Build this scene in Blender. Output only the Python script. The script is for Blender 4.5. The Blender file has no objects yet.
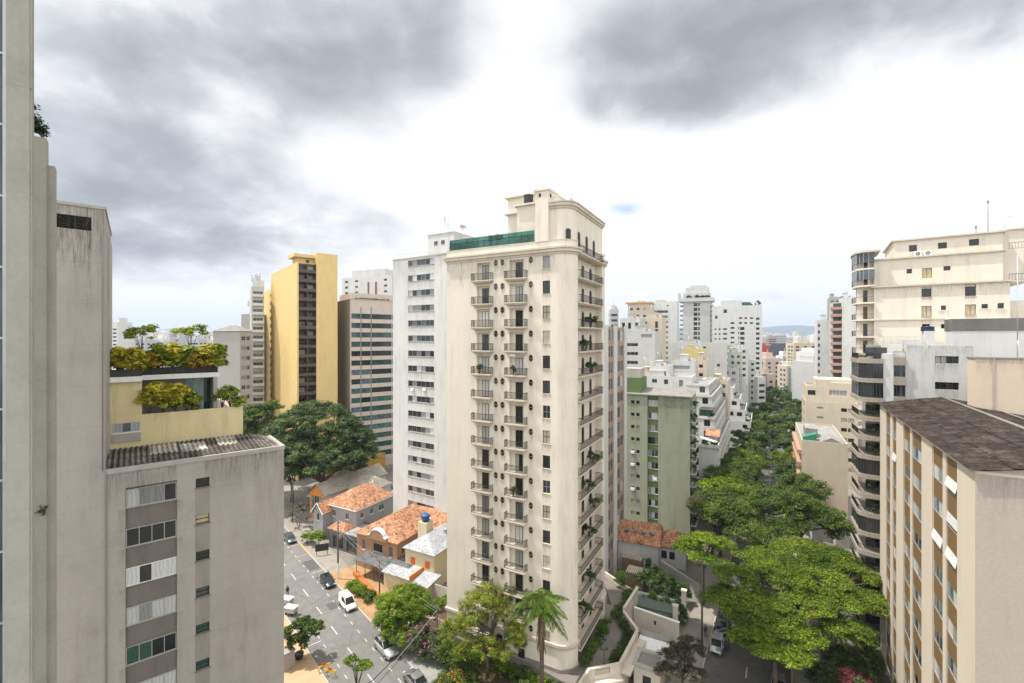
import bpy, bmesh, math, random
import numpy as np
from mathutils import Vector, Matrix
random.seed(7)
RNG = np.random.default_rng(11)
S = bpy.context.scene
COL = S.collection
R = math.radians
H = 44.0; F = 455.0; CX = 512.0; HY = 338.0      # camera height, focal length in pixels, principal point, horizon line

# ------------------------------------------------------------------ camera
cam_d = bpy.data.cameras.new('camera'); cam = bpy.data.objects.new('camera', cam_d); COL.objects.link(cam)
cam.location = (0, 0, H); cam.rotation_euler = (R(90), 0, 0)
cam_d.sensor_width = 36; cam_d.lens = 36 * F / 1024.0
cam_d.shift_y = -(341.5 - HY) / 1024.0
cam_d.clip_start = 0.1; cam_d.clip_end = 60000
S.camera = cam

# ------------------------------------------------------------------ sun, sky, exposure
SUN = Vector((-0.40, 0.05, 0.90)).normalized()
EXPOSURE = 0.24
sd = bpy.data.lights.new('sun', 'SUN'); sun = bpy.data.objects.new('sun', sd); COL.objects.link(sun)
sd.energy = 5.0; sd.angle = R(1.2); sd.color = (1.0, 0.955, 0.88)
sun.rotation_euler = (-SUN).to_track_quat('-Z', 'Y').to_euler(); sun.location = (0, 0, 200)
S.view_settings.view_transform = 'Standard'; S.view_settings.look = 'None'
S.view_settings.gamma = 1; S.view_settings.exposure = EXPOSURE; S.view_settings.use_curve_mapping = False
S.render.engine = 'CYCLES'
S.cycles.use_denoising = True
S.cycles.max_bounces = 6; S.cycles.diffuse_bounces = 3; S.cycles.glossy_bounces = 2
S.cycles.transmission_bounces = 3; S.cycles.transparent_max_bounces = 6
S.cycles.caustics_reflective = False; S.cycles.caustics_refractive = False

W = bpy.data.worlds.new('World'); S.world = W; W.use_nodes = True
def build_sky():
    nt = W.node_tree; nt.nodes.clear(); N = nt.nodes.new; L = nt.links.new
    out = N('ShaderNodeOutputWorld'); bg = N('ShaderNodeBackground'); bg.inputs['Strength'].default_value = 0.10
    L(bg.outputs[0], out.inputs[0])
    sky = N('ShaderNodeTexSky'); sky.sky_type = 'NISHITA'; sky.sun_disc = False
    sky.sun_elevation = math.asin(SUN.z); sky.sun_rotation = math.atan2(SUN.x, SUN.y)
    tc = N('ShaderNodeTexCoord')
    sep = N('ShaderNodeSeparateXYZ'); L(tc.outputs['Generated'], sep.inputs[0])
    def M(op, a, b=None, c=None, clamp=False):
        n = N('ShaderNodeMath'); n.operation = op; n.use_clamp = clamp
        for i, v in enumerate((a, b, c)):
            if v is None: continue
            if isinstance(v, (int, float)): n.inputs[i].default_value = v
            else: L(v, n.inputs[i])
        return n.outputs[0]
    zc = M('MAXIMUM', sep.outputs[2], 0.0)
    den = M('ADD', zc, 0.34)
    px = M('DIVIDE', sep.outputs[0], den); py = M('DIVIDE', sep.outputs[1], den)
    cmb = N('ShaderNodeCombineXYZ'); L(px, cmb.inputs[0]); L(py, cmb.inputs[1])
    def noise(scale, detail, rough, dist=0.0, off=(0, 0, 0), sc=(1, 1, 1)):
        mp = N('ShaderNodeMapping'); mp.inputs['Location'].default_value = off; mp.inputs['Scale'].default_value = sc
        L(cmb.outputs[0], mp.inputs[0])
        n = N('ShaderNodeTexNoise'); n.inputs['Scale'].default_value = scale; n.inputs['Detail'].default_value = detail
        n.inputs['Roughness'].default_value = rough; n.inputs['Distortion'].default_value = dist
        L(mp.outputs[0], n.inputs['Vector']); return n.outputs['Fac']
    n1 = noise(1.9, 6, 0.5, 0.15, (3.1, 1.7, 0))
    n2 = noise(5.0, 8, 0.55, 0.2, (0.3, 5.2, 0))
    # large cloud masses: directions of their centres and their angular spread
    def blob(dx, dz, sx, sz):
        # dx, dz are slopes x/y and z/y of the direction
        sx_ = M('DIVIDE', sep.outputs[0], M('MAXIMUM', sep.outputs[1], 0.05)); sz_ = M('DIVIDE', sep.outputs[2], M('MAXIMUM', sep.outputs[1], 0.05))
        a = M('DIVIDE', M('SUBTRACT', sx_, dx), sx); b = M('DIVIDE', M('SUBTRACT', sz_, dz), sz)
        d2 = M('ADD', M('MULTIPLY', a, a), M('MULTIPLY', b, b))
        return M('POWER', 2.718, M('MULTIPLY', d2, -1.0))
    total = None
    for (dx, dz, sx, sz, wgt) in CLOUDS:
        v = M('MULTIPLY', blob(dx, dz, sx, sz), wgt)
        total = v if total is None else M('ADD', total, v)
    front = M('MULTIPLY', sep.outputs[1], 4.0, clamp=True)
    base = M('MULTIPLY', total, front); amp = M('MULTIPLY_ADD', M('MAXIMUM', base, 0.0), 1.15, 0.42)
    dark = M('ADD', base, M('MULTIPLY', M('MULTIPLY', M('SUBTRACT', n1, 0.5), amp), 1.5))
    dark = M('ADD', dark, M('MULTIPLY', M('MULTIPLY', M('SUBTRACT', n2, 0.5), amp), 1.05))
    ramp = N('ShaderNodeValToRGB'); L(dark, ramp.inputs[0])
    el = ramp.color_ramp.elements
    el[0].position = 0.10; el[0].color = (1.0, 1.0, 1.0, 1)
    el[1].position = 0.95; el[1].color = (0.335, 0.35, 0.378, 1)
    for p, c in ((0.30, (0.80, 0.81, 0.83, 1)), (0.52, (0.55, 0.57, 0.605, 1)), (0.72, (0.42, 0.437, 0.468, 1))):
        e = el.new(p); e.color = c
    # cloud light: boost added overhead and out of view behind, to light camera-facing walls
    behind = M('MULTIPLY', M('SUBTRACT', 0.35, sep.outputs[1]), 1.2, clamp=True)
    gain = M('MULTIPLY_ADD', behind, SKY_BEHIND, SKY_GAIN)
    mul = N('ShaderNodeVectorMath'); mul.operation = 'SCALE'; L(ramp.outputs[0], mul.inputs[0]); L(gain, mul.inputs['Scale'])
    # openings in the cover, where the blue sky shows
    gap = blob(0.25, 0.285, 0.04, 0.012)
    gap = M('MULTIPLY', M('MULTIPLY', gap, 1.6), M('MULTIPLY_ADD', n2, 3.0, -0.9), clamp=True)
    gap = M('MULTIPLY', gap, front, clamp=True)
    mix = N('ShaderNodeMixRGB'); L(gap, mix.inputs[0]); L(mul.outputs[0], mix.inputs[1])
    sk = N('ShaderNodeVectorMath'); sk.operation = 'SCALE'; L(sky.outputs[0], sk.inputs[0]); sk.inputs['Scale'].default_value = 1.6
    L(sk.outputs[0], mix.inputs[2])
    # a little of the clear sky's colour shows through the whole cover
    mx = N('ShaderNodeMixRGB'); mx.inputs[0].default_value = 0.015; L(mix.outputs[0], mx.inputs[1]); L(sky.outputs[0], mx.inputs[2])
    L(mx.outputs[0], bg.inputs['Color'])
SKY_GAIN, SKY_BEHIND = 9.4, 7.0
CLOUDS = [(-0.80, 0.62, 0.50, 0.22, 0.55), (-0.95, 0.30, 0.48, 0.18, 0.58), (-0.62, 0.20, 0.34, 0.07, 0.40), (-0.36, 0.68, 0.32, 0.13, 0.55), (-0.33, 0.27, 0.16, 0.06, 0.20),
          (0.40, 0.62, 0.42, 0.21, 0.62), (0.95, 0.74, 0.55, 0.16, 0.62), (0.30, 0.50, 0.20, 0.08, 0.35),
          (-0.42, 0.40, 0.15, 0.10, -0.22), (0.0, 0.50, 0.14, 0.30, -0.40), (0.70, 0.36, 0.50, 0.14, -0.55), (0.15, 0.30, 0.30, 0.14, -0.35), (0.62, 0.09, 0.22, 0.02, 0.22), (-0.70, 0.08, 0.30, 0.04, -0.15)]
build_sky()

# ------------------------------------------------------------------ small maths
def X(px, Y): return (px - CX) / F * Y
def Z(py, Y): return H - (py - HY) / F * Y
def YZ(py, z): return (H - z) * F / (py - HY)               # distance of a point of height z seen at row py
def G(px, py, z=0.0):
    Y = YZ(py, z); return (X(px, Y), Y, z)
def hit(px, x0, y0, b):
    r = (px - CX) / F; s, c = math.sin(R(b)), math.cos(R(b))
    return (r * y0 - x0) / (s - r * c)
def srgb(r, g, b):
    f = lambda v: (v / 255 / 12.92) if v / 255 <= 0.04045 else ((v / 255 + 0.055) / 1.055) ** 2.4
    return (f(r), f(g), f(b), 1)

# ------------------------------------------------------------------ materials
MAT = {}
def newmat(name):
    m = bpy.data.materials.new(name); m.use_nodes = True; m.node_tree.nodes.clear(); return m
def principled(m):
    nt = m.node_tree; o = nt.nodes.new('ShaderNodeOutputMaterial'); p = nt.nodes.new('ShaderNodeBsdfPrincipled')
    nt.links.new(p.outputs[0], o.inputs[0]); return nt, p, o
def _noise(nt, scale, detail=6, rough=0.6, sc=(1, 1, 1), coord='Object'):
    tc = nt.nodes.new('ShaderNodeTexCoord'); mp = nt.nodes.new('ShaderNodeMapping'); mp.inputs['Scale'].default_value = sc
    n = nt.nodes.new('ShaderNodeTexNoise'); n.inputs['Scale'].default_value = scale; n.inputs['Detail'].default_value = detail; n.inputs['Roughness'].default_value = rough
    nt.links.new(tc.outputs[coord], mp.inputs[0]); nt.links.new(mp.outputs[0], n.inputs['Vector']); return n
def _ramp(nt, src, stops):
    r = nt.nodes.new('ShaderNodeValToRGB'); e = r.color_ramp.elements
    e[0].position, e[0].color = stops[0]; e[1].position, e[1].color = stops[-1]
    for p, c in stops[1:-1]:
        k = e.new(p); k.color = c
    nt.links.new(src, r.inputs[0]); return r
def _mul(nt, a, b, fac=1.0):
    m = nt.nodes.new('ShaderNodeMixRGB'); m.blend_type = 'MULTIPLY'; m.inputs[0].default_value = fac
    nt.links.new(a, m.inputs[1]); nt.links.new(b, m.inputs[2]); return m.outputs[0]
def g(v): return (v, v, v, 1)
def tint(c, k): return (min(1, c[0] * k), min(1, c[1] * k), min(1, c[2] * k), 1)
def plaster(name, c, var=0.10, streak=0.18, rough=0.85, bump=0.02, scale=0.35, courses=0.0):
    if name in MAT: return MAT[name]
    m = newmat(name); nt, p, o = principled(m)
    n1 = _noise(nt, scale, 8, 0.65)
    base = _ramp(nt, n1.outputs['Fac'], [(0.25, tint(c, 1 - var)), (0.5, c), (0.75, tint(c, 1 + var * 0.5))])
    n2 = _noise(nt, 1.0, 6, 0.7, (0.9, 0.9, 0.12))          # rain streaks
    st = _ramp(nt, n2.outputs['Fac'], [(0.28, (1 - streak * 0.9, 1 - streak * 0.93, 1 - streak, 1)), (0.46, g(1 - streak * 0.15)), (0.6, g(1))])
    col = _mul(nt, base.outputs[0], st.outputs[0])
    n3 = _noise(nt, 6.0, 4, 0.7)
    fine = _ramp(nt, n3.outputs['Fac'], [(0.3, g(0.93)), (0.7, g(1.05))])
    col = _mul(nt, col, fine.outputs[0])
    if courses:
        tc = nt.nodes.new('ShaderNodeTexCoord'); sp = nt.nodes.new('ShaderNodeSeparateXYZ'); nt.links.new(tc.outputs['Object'], sp.inputs[0])
        mm = nt.nodes.new('ShaderNodeMath'); mm.operation = 'MODULO'; mm.inputs[1].default_value = courses
        nt.links.new(sp.outputs[2], mm.inputs[0])
        lr = _ramp(nt, mm.outputs[0], [(0.0, g(0.86)), (0.035, g(0.88)), (0.05, g(1))])
        col = _mul(nt, col, lr.outputs[0])
    nt.links.new(col, p.inputs['Base Color']); p.inputs['Roughness'].default_value = rough; p.inputs['Specular IOR Level'].default_value = 0.12
    if bump:
        b = nt.nodes.new('ShaderNodeBump'); b.inputs['Strength'].default_value = 0.5; b.inputs['Distance'].default_value = bump
        nt.links.new(n3.outputs['Fac'], b.inputs['Height']); nt.links.new(b.outputs[0], p.inputs['Normal'])
    MAT[name] = m; return m
def plain(name, c, rough=0.6, metal=0.0, var=0.08, scale=3.0, spec=0.5):
    if name in MAT: return MAT[name]
    m = newmat(name); nt, p, o = principled(m)
    n = _noise(nt, scale, 5, 0.6)
    r = _ramp(nt, n.outputs['Fac'], [(0.3, tint(c, 1 - var)), (0.7, tint(c, 1 + var))])
    nt.links.new(r.outputs[0], p.inputs['Base Color']); p.inputs['Roughness'].default_value = rough; p.inputs['Metallic'].default_value = metal
    p.inputs['Specular IOR Level'].default_value = spec
    MAT[name] = m; return m
def glass(name, c, rough=0.06, var=0.5):
    if name in MAT: return MAT[name]
    m = newmat(name); nt, p, o = principled(m)
    oi = nt.nodes.new('ShaderNodeObjectInfo')
    r = _ramp(nt, oi.outputs['Random'], [(0.0, tint(c, 1 - var)), (0.5, c), (1.0, tint(c, 1 + var))])
    n = _noise(nt, 1.3, 3, 0.5, (1, 1, 0.5))
    n_ = _ramp(nt, n.outputs['Fac'], [(0.35, g(0.55)), (0.6, g(1.1))])
    nt.links.new(_mul(nt, r.outputs[0], n_.outputs[0]), p.inputs['Base Color']); p.inputs['Roughness'].default_value = rough
    p.inputs['IOR'].default_value = 1.5
    MAT[name] = m; return m
def curtain(name, c, rough=0.35):
    if name in MAT: return MAT[name]
    m = newmat(name); nt, p, o = principled(m)
    oi = nt.nodes.new('ShaderNodeObjectInfo')
    r = _ramp(nt, oi.outputs['Random'], [(0.0, tint(c, 0.6)), (0.5, c), (1.0, tint(c, 1.25))])
    tc = nt.nodes.new('ShaderNodeTexCoord'); w = nt.nodes.new('ShaderNodeTexWave'); w.inputs['Scale'].default_value = 1.3; w.inputs['Distortion'].default_value = 7.0; w.inputs['Detail Scale'].default_value = 0.6
    nt.links.new(tc.outputs['Object'], w.inputs['Vector'])
    wr = _ramp(nt, w.outputs['Fac'], [(0.0, g(0.8)), (1.0, g(1.05))])
    nt.links.new(_mul(nt, r.outputs[0], wr.outputs[0]), p.inputs['Base Color']); p.inputs['Roughness'].default_value = rough
    p.inputs['Coat Weight'].default_value = 0.6; p.inputs['Coat Roughness'].default_value = 0.05
    MAT[name] = m; return m
def roofsheet(name, c, c2, pitch=0.25, rough=0.85, axis='X', blot=0.5, lines=0.0):
    if name in MAT: return MAT[name]
    m = newmat(name); nt, p, o = principled(m)
    n1 = _noise(nt, 0.7, 8, 0.7)
    base = _ramp(nt, n1.outputs['Fac'], [(0.3, c2), (0.5, c), (0.72, tint(c, 2.4 if lines else 1.2))])
    n2 = _noise(nt, 2.6, 6, 0.75)
    bl = _ramp(nt, n2.outputs['Fac'], [(0.33, g(1 - blot)), (0.55, g(1))])
    col = _mul(nt, base.outputs[0], bl.outputs[0])
    nt.links.new(col, p.inputs['Base Color']); p.inputs['Roughness'].default_value = rough; p.inputs['Specular IOR Level'].default_value = 0.12
    b = nt.nodes.new('ShaderNodeBump'); b.inputs['Strength'].default_value = 0.8; b.inputs['Distance'].default_value = 0.05
    tc = nt.nodes.new('ShaderNodeTexCoord'); w = nt.nodes.new('ShaderNodeTexWave'); w.bands_direction = axis; w.inputs['Scale'].default_value = 0.314 / pitch; w.inputs['Distortion'].default_value = 0.6 if lines else 0
    nt.links.new(tc.outputs['Object'], w.inputs['Vector']); nt.links.new(w.outputs['Fac'], b.inputs['Height'])
    if lines: wr = _ramp(nt, w.outputs['Fac'], [(0.1, g(1 - lines)), (0.6, g(1))]); nt.links.new(_mul(nt, col, wr.outputs[0]), p.inputs['Base Color']); nt.links.new(b.outputs[0], p.inputs['Normal'])
    MAT[name] = m; return m
def tiles(name, c, c2):
    if name in MAT: return MAT[name]
    m = newmat(name); nt, p, o = principled(m)
    n0 = _noise(nt, 0.8, 6, 0.7)
    r0 = _ramp(nt, n0.outputs['Fac'], [(0.34, c2), (0.5, c), (0.7, tint(c, 1.25))])
    tc = nt.nodes.new('ShaderNodeTexCoord')
    v = nt.nodes.new('ShaderNodeTexVoronoi'); v.inputs['Scale'].default_value = 3.6; nt.links.new(tc.outputs['Object'], v.inputs['Vector'])
    hsv = nt.nodes.new('ShaderNodeSeparateColor'); nt.links.new(v.outputs['Color'], hsv.inputs[0])
    vr = _ramp(nt, hsv.outputs[0], [(0.0, g(0.5)), (0.4, g(0.92)), (1.0, g(1.3))])
    nt.links.new(_mul(nt, r0.outputs[0], vr.outputs[0]), p.inputs['Base Color']); p.inputs['Roughness'].default_value = 0.9; p.inputs['Specular IOR Level'].default_value = 0.12
    b = nt.nodes.new('ShaderNodeBump'); b.inputs['Distance'].default_value = 0.06; b.inputs['Strength'].default_value = 0.9
    w = nt.nodes.new('ShaderNodeTexWave'); w.inputs['Scale'].default_value = 1.2; nt.links.new(tc.outputs['Object'], w.inputs['Vector'])
    nt.links.new(w.outputs['Fac'], b.inputs['Height']); nt.links.new(b.outputs[0], p.inputs['Normal'])
    MAT[name] = m; return m
def leafmat(name, c1, c2, c3=None, trans=0.35, scale=0.35):
    if name in MAT: return MAT[name]
    m = newmat(name); nt, p, o = principled(m)
    n = _noise(nt, scale, 3, 0.5)
    r = _ramp(nt, n.outputs['Fac'], [(0.32, c1), (0.55, c2), (0.75, c3 or c2)])
    geo = nt.nodes.new('ShaderNodeNewGeometry')
    v = _ramp(nt, geo.outputs['Random Per Island'], [(0.0, g(0.45)), (0.6, g(1.0)), (1.0, g(1.5))])
    col = _mul(nt, r.outputs[0], v.outputs[0])
    nt.links.new(col, p.inputs['Base Color']); p.inputs['Roughness'].default_value = 0.55; p.inputs['Specular IOR Level'].default_value = 0.18
    t = nt.nodes.new('ShaderNodeBsdfTranslucent'); nt.links.new(col, t.inputs['Color'])
    mx = nt.nodes.new('ShaderNodeMixShader'); mx.inputs[0].default_value = trans
    nt.links.new(p.outputs[0], mx.inputs[1]); nt.links.new(t.outputs[0], mx.inputs[2]); nt.links.new(mx.outputs[0], o.inputs[0])
    MAT[name] = m; return m

# ------------------------------------------------------------------ mesh building
class MB:
    def __init__(s): s.v = []; s.f = []; s.m = []; s.smooth = []
    def quad(s, a, b, c, d, mi=0, sm=False):
        n = len(s.v); s.v += [a, b, c, d]; s.f.append((n, n + 1, n + 2, n + 3)); s.m.append(mi); s.smooth.append(sm)
    def poly(s, pts, mi=0):
        n = len(s.v); s.v += list(pts); s.f.append(tuple(range(n, n + len(pts)))); s.m.append(mi); s.smooth.append(False)
    def box(s, x0, x1, y0, y1, z0, z1, mi=0):
        n = len(s.v)
        s.v += [(x0, y0, z0), (x1, y0, z0), (x1, y1, z0), (x0, y1, z0), (x0, y0, z1), (x1, y0, z1), (x1, y1, z1), (x0, y1, z1)]
        for q in ((0, 3, 2, 1), (4, 5, 6, 7), (0, 1, 5, 4), (1, 2, 6, 5), (2, 3, 7, 6), (3, 0, 4, 7)):
            s.f.append(tuple(n + i for i in q)); s.m.append(mi); s.smooth.append(False)
    def prism(s, pts, z0, z1, mi=0, top=True, bottom=False, topmi=None):
        n = len(s.v); k = len(pts)
        s.v += [(p[0], p[1], z0) for p in pts] + [(p[0], p[1], z1) for p in pts]
        for i in range(k):
            j = (i + 1) % k
            s.f.append((n + i, n + j, n + k + j, n + k + i)); s.m.append(mi); s.smooth.append(False)
        if top: s.f.append(tuple(n + k + i for i in range(k))); s.m.append(mi if topmi is None else topmi); s.smooth.append(False)
        if bottom: s.f.append(tuple(n + k - 1 - i for i in range(k))); s.m.append(mi); s.smooth.append(False)
    def tube(s, pts, rads, seg=7, mi=0, cap=True, sm=True):
        pts = [Vector(p) for p in pts]
        if not isinstance(rads, (list, tuple)): rads = [rads] * len(pts)
        n = len(s.v); prev = None
        for i, p in enumerate(pts):
            d = (pts[min(i + 1, len(pts) - 1)] - pts[max(i - 1, 0)])
            d = d.normalized() if d.length > 1e-9 else Vector((0, 0, 1))
            a = d.orthogonal().normalized() if prev is None else (prev - d * prev.dot(d)).normalized()
            prev = a; b = d.cross(a)
            for k in range(seg):
                t = 2 * math.pi * k / seg
                s.v.append(tuple(p + (a * math.cos(t) + b * math.sin(t)) * rads[i]))
        for i in range(len(pts) - 1):
            for k in range(seg):
                k2 = (k + 1) % seg
                s.f.append((n + i * seg + k, n + i * seg + k2, n + (i + 1) * seg + k2, n + (i + 1) * seg + k)); s.m.append(mi); s.smooth.append(sm)
        if cap:
            s.f.append(tuple(n + seg - 1 - k for k in range(seg))); s.m.append(mi); s.smooth.append(False)
            s.f.append(tuple(n + (len(pts) - 1) * seg + k for k in range(seg))); s.m.append(mi); s.smooth.append(False)
    def lathe(s, prof, cx=0, cy=0, seg=16, mi=0, sm=True):
        n = len(s.v)
        for r, z in prof:
            for k in range(seg):
                t = 2 * math.pi * k / seg; s.v.append((cx + r * math.cos(t), cy + r * math.sin(t), z))
        for i in range(len(prof) - 1):
            for k in range(seg):
                k2 = (k + 1) % seg
                s.f.append((n + i * seg + k, n + i * seg + k2, n + (i + 1) * seg + k2, n + (i + 1) * seg + k)); s.m.append(mi); s.smooth.append(sm)
    def mesh(s, name, mats):
        me = bpy.data.meshes.new(name); me.from_pydata([tuple(v) for v in s.v], [], s.f)
        for m in (mats if isinstance(mats, (list, tuple)) else [mats]): me.materials.append(m)
        me.polygons.foreach_set('material_index', s.m); me.polygons.foreach_set('use_smooth', s.smooth); me.update(); return me
    def build(s, name, mats, parent=None, loc=(0, 0, 0), rz=0.0):
        return ob(name, s.mesh(name, mats), parent, loc, rz)
def ob(name, me, parent=None, loc=(0, 0, 0), rz=0.0):
    o = bpy.data.objects.new(name, me); COL.objects.link(o); o.location = loc
    if rz: o.rotation_euler = (0, 0, rz)
    if parent is not None: o.parent = parent
    return o
def tag(o, label=None, cat=None, group=None, kind=None):
    if label: o['label'] = label
    if cat: o['category'] = cat
    if group: o['group'] = group
    if kind: o['kind'] = kind
    return o
def thing(name, label, cat, loc=(0, 0, 0), rz=0.0, group=None):
    return tag(ob(name, None, None, loc, rz), label, cat, group)

# ------------------------------------------------------------------ foliage
def leaf_mesh(name, pts, nrm, size, mat):
    n = len(pts)
    r = RNG.normal(size=(n, 3)); t = np.cross(nrm, r); t /= np.linalg.norm(t, axis=1)[:, None] + 1e-9
    b = np.cross(nrm, t); sz = (size * (0.6 + 0.8 * RNG.random(n)))[:, None]
    v = np.empty((n, 4, 3)); v[:, 0] = pts - t * sz; v[:, 1] = pts - b * sz * 0.5; v[:, 2] = pts + t * sz; v[:, 3] = pts + b * sz * 0.5
    me = bpy.data.meshes.new(name); me.vertices.add(n * 4); me.vertices.foreach_set('co', v.reshape(-1))
    me.loops.add(n * 4); me.loops.foreach_set('vertex_index', np.arange(n * 4, dtype=np.int32))
    me.polygons.add(n); me.polygons.foreach_set('loop_start', np.arange(0, n * 4, 4, dtype=np.int32)); me.polygons.foreach_set('loop_total', np.full(n, 4, dtype=np.int32))
    me.materials.append(mat); me.update(calc_edges=True); return me
def unit(n):
    v = RNG.normal(size=(n, 3)); return v / np.linalg.norm(v, axis=1)[:, None]
def clumped(blobs, nclump, nleaf, cr, flat=0.5, inner=0.55, up=0.6):
    """Leaf positions and normals: clumps spread over the shells of ellipsoids, leaves spread through each clump."""
    vol = np.array([(b[3] * b[4] + b[3] * b[5] + b[4] * b[5]) for b in blobs]); cnt = np.maximum(3, (nclump * vol / vol.sum())).astype(int)
    C = []
    for b, k in zip(blobs, cnt):
        d = unit(k); d[:, 2] = np.where(d[:, 2] < -0.35, -d[:, 2], d[:, 2])
        rr = inner + (1 - inner) * RNG.random(k) ** 0.6
        C.append(np.array(b[:3]) + d * rr[:, None] * np.array(b[3:6]))
    C = np.concatenate(C); k = len(C)
    rad = cr * (0.55 + 0.9 * RNG.random(k))
    per = np.maximum(4, (nleaf * rad ** 2 / (rad ** 2).sum())).astype(int)
    idx = np.repeat(np.arange(k), per); n = len(idx)
    d = unit(n); r = RNG.random(n) ** 0.45
    off = d * r[:, None] * rad[idx][:, None]; off[:, 2] *= flat
    # upper side of every clump is fuller than the lower
    low = off[:, 2] < 0; off[low, 2] *= 0.5
    nr = d * 0.6 + np.array([0, 0, up]) + unit(n) * 0.55; nr /= np.linalg.norm(nr, axis=1)[:, None]
    return C[idx] + off, nr, C
def tree(name, label, base, h, blobs, mat, bark, nclump=120, nleaf=16000, cr=1.2, leaf=0.22, flat=0.5, trunk_r=0.3, fork=0.35, limbs=7, group=None, cat='tree', inner=0.55, lean=(0, 0)):
    t = thing(name, label, cat, base, 0, group)
    P, Nn, C = clumped(blobs, nclump, nleaf, cr, flat, inner)
    ob('crown', leaf_mesh('crown', P, Nn, leaf, mat), t)
    mb = MB(); zf = h * fork; fx, fy = lean
    pts = [(0, 0, -0.3), (fx * 0.3 + 0.05, fy * 0.3, zf * 0.5), (fx, fy, zf)]
    mb.tube(pts, [trunk_r * 1.25, trunk_r, trunk_r * 0.85], 8)
    sel = C[RNG.choice(len(C), min(limbs * 2, len(C)), replace=False)]
    for i, c in enumerate(sel[:limbs]):
        m = (fx + (c[0] - fx) * 0.45, fy + (c[1] - fy) * 0.45, zf + (c[2] - zf) * 0.6 + 0.3)
        mb.tube([(fx, fy, zf - 0.2), m, tuple(c)], [trunk_r * 0.6, trunk_r * 0.4, trunk_r * 0.12], 6)
        if i + limbs < len(sel):
            c2 = sel[i + limbs]; mb.tube([m, tuple((Vector(m) + Vector(c2)) / 2 + Vector((0, 0, 0.2))), tuple(c2)], [trunk_r * 0.32, trunk_r * 0.2, trunk_r * 0.08], 5)
    mb.build('trunk', bark, t)
    return t
def shrub(name, label, base, blobs, mat, nclump=30, nleaf=2500, cr=0.5, leaf=0.13, group=None, cat='shrub', flat=0.7, stem=True):
    t = thing(name, label, cat, base, 0, group)
    P, Nn, C = clumped(blobs, nclump, nleaf, cr, flat, 0.4)
    ob('foliage', leaf_mesh('foliage', P, Nn, leaf, mat), t)
    if stem:
        mb = MB()
        for c in C[RNG.choice(len(C), min(5, len(C)), replace=False)]: mb.tube([(0, 0, -0.1), (c[0] * 0.4, c[1] * 0.4, c[2] * 0.5), tuple(c)], [0.05, 0.035, 0.015], 5)
        mb.build('stem', MAT['bark'], t)
    return t
# ------------------------------------------------------------------ shared materials
bark = plain('bark', (0.11, 0.085, 0.06, 1), 0.9, var=0.35, scale=2)
PANE = {
    'dark': glass('glass_dark', (0.022, 0.026, 0.028, 1)),
    'mid': glass('glass_mid', (0.07, 0.085, 0.09, 1)),
    'green': glass('glass_green', (0.05, 0.13, 0.12, 1)),
    'blue': glass('glass_blue', (0.10, 0.16, 0.20, 1)),
    'curtain': curtain('curtain_white', (0.52, 0.53, 0.52, 1)),
    'grey': curtain('curtain_grey', (0.25, 0.26, 0.27, 1)),
    'cream': curtain('curtain_cream', (0.55, 0.50, 0.38, 1)),
    'teal': curtain('curtain_teal', (0.22, 0.40, 0.42, 1)),
    'forest': curtain('curtain_green', (0.02, 0.10, 0.07, 1)),
    'blind': plain('blind_white', (0.62, 0.62, 0.60, 1), 0.6),
    'tanblind': plain('blind_tan', (0.50, 0.42, 0.26, 1), 0.6),
}
m_alu = plain('aluminium', (0.42, 0.43, 0.44, 1), 0.4, 0.4)
m_white = plain('white_paint', (0.74, 0.74, 0.72, 1), 0.5)
m_dkframe = plain('dark_frame', (0.05, 0.048, 0.045, 1), 0.5)
m_iron = plain('iron', (0.018, 0.016, 0.015, 1), 0.6)
m_conc = plaster('concrete', (0.40, 0.38, 0.35, 1), 0.18, 0.3)
m_conc_dk = plaster('concrete_dark', (0.25, 0.235, 0.215, 1), 0.2, 0.3)
m_tar = plain('roof_felt', (0.30, 0.29, 0.27, 1), 0.95, var=0.3, scale=0.8)
m_pale_roof = plain('pale_roof', (0.26, 0.25, 0.23, 1), 0.95, var=0.2, scale=0.8)
m_metal_gal = plain('galvanised', (0.50, 0.52, 0.54, 1), 0.35, 0.6)
m_rail_glass = glass('rail_glass', (0.045, 0.17, 0.145, 1), 0.08, 0.5)
def see_through(m, f):
    nt = m.node_tree; o = [n for n in nt.nodes if n.type == 'OUTPUT_MATERIAL'][0]; p = [n for n in nt.nodes if n.type == 'BSDF_PRINCIPLED'][0]
    t = nt.nodes.new('ShaderNodeBsdfTransparent'); t.inputs[0].default_value = (0.55, 0.85, 0.78, 1); mx = nt.nodes.new('ShaderNodeMixShader'); mx.inputs[0].default_value = f
    nt.links.new(p.outputs[0], mx.inputs[1]); nt.links.new(t.outputs[0], mx.inputs[2]); nt.links.new(mx.outputs[0], o.inputs[0])
see_through(m_rail_glass, 0.45)

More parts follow.
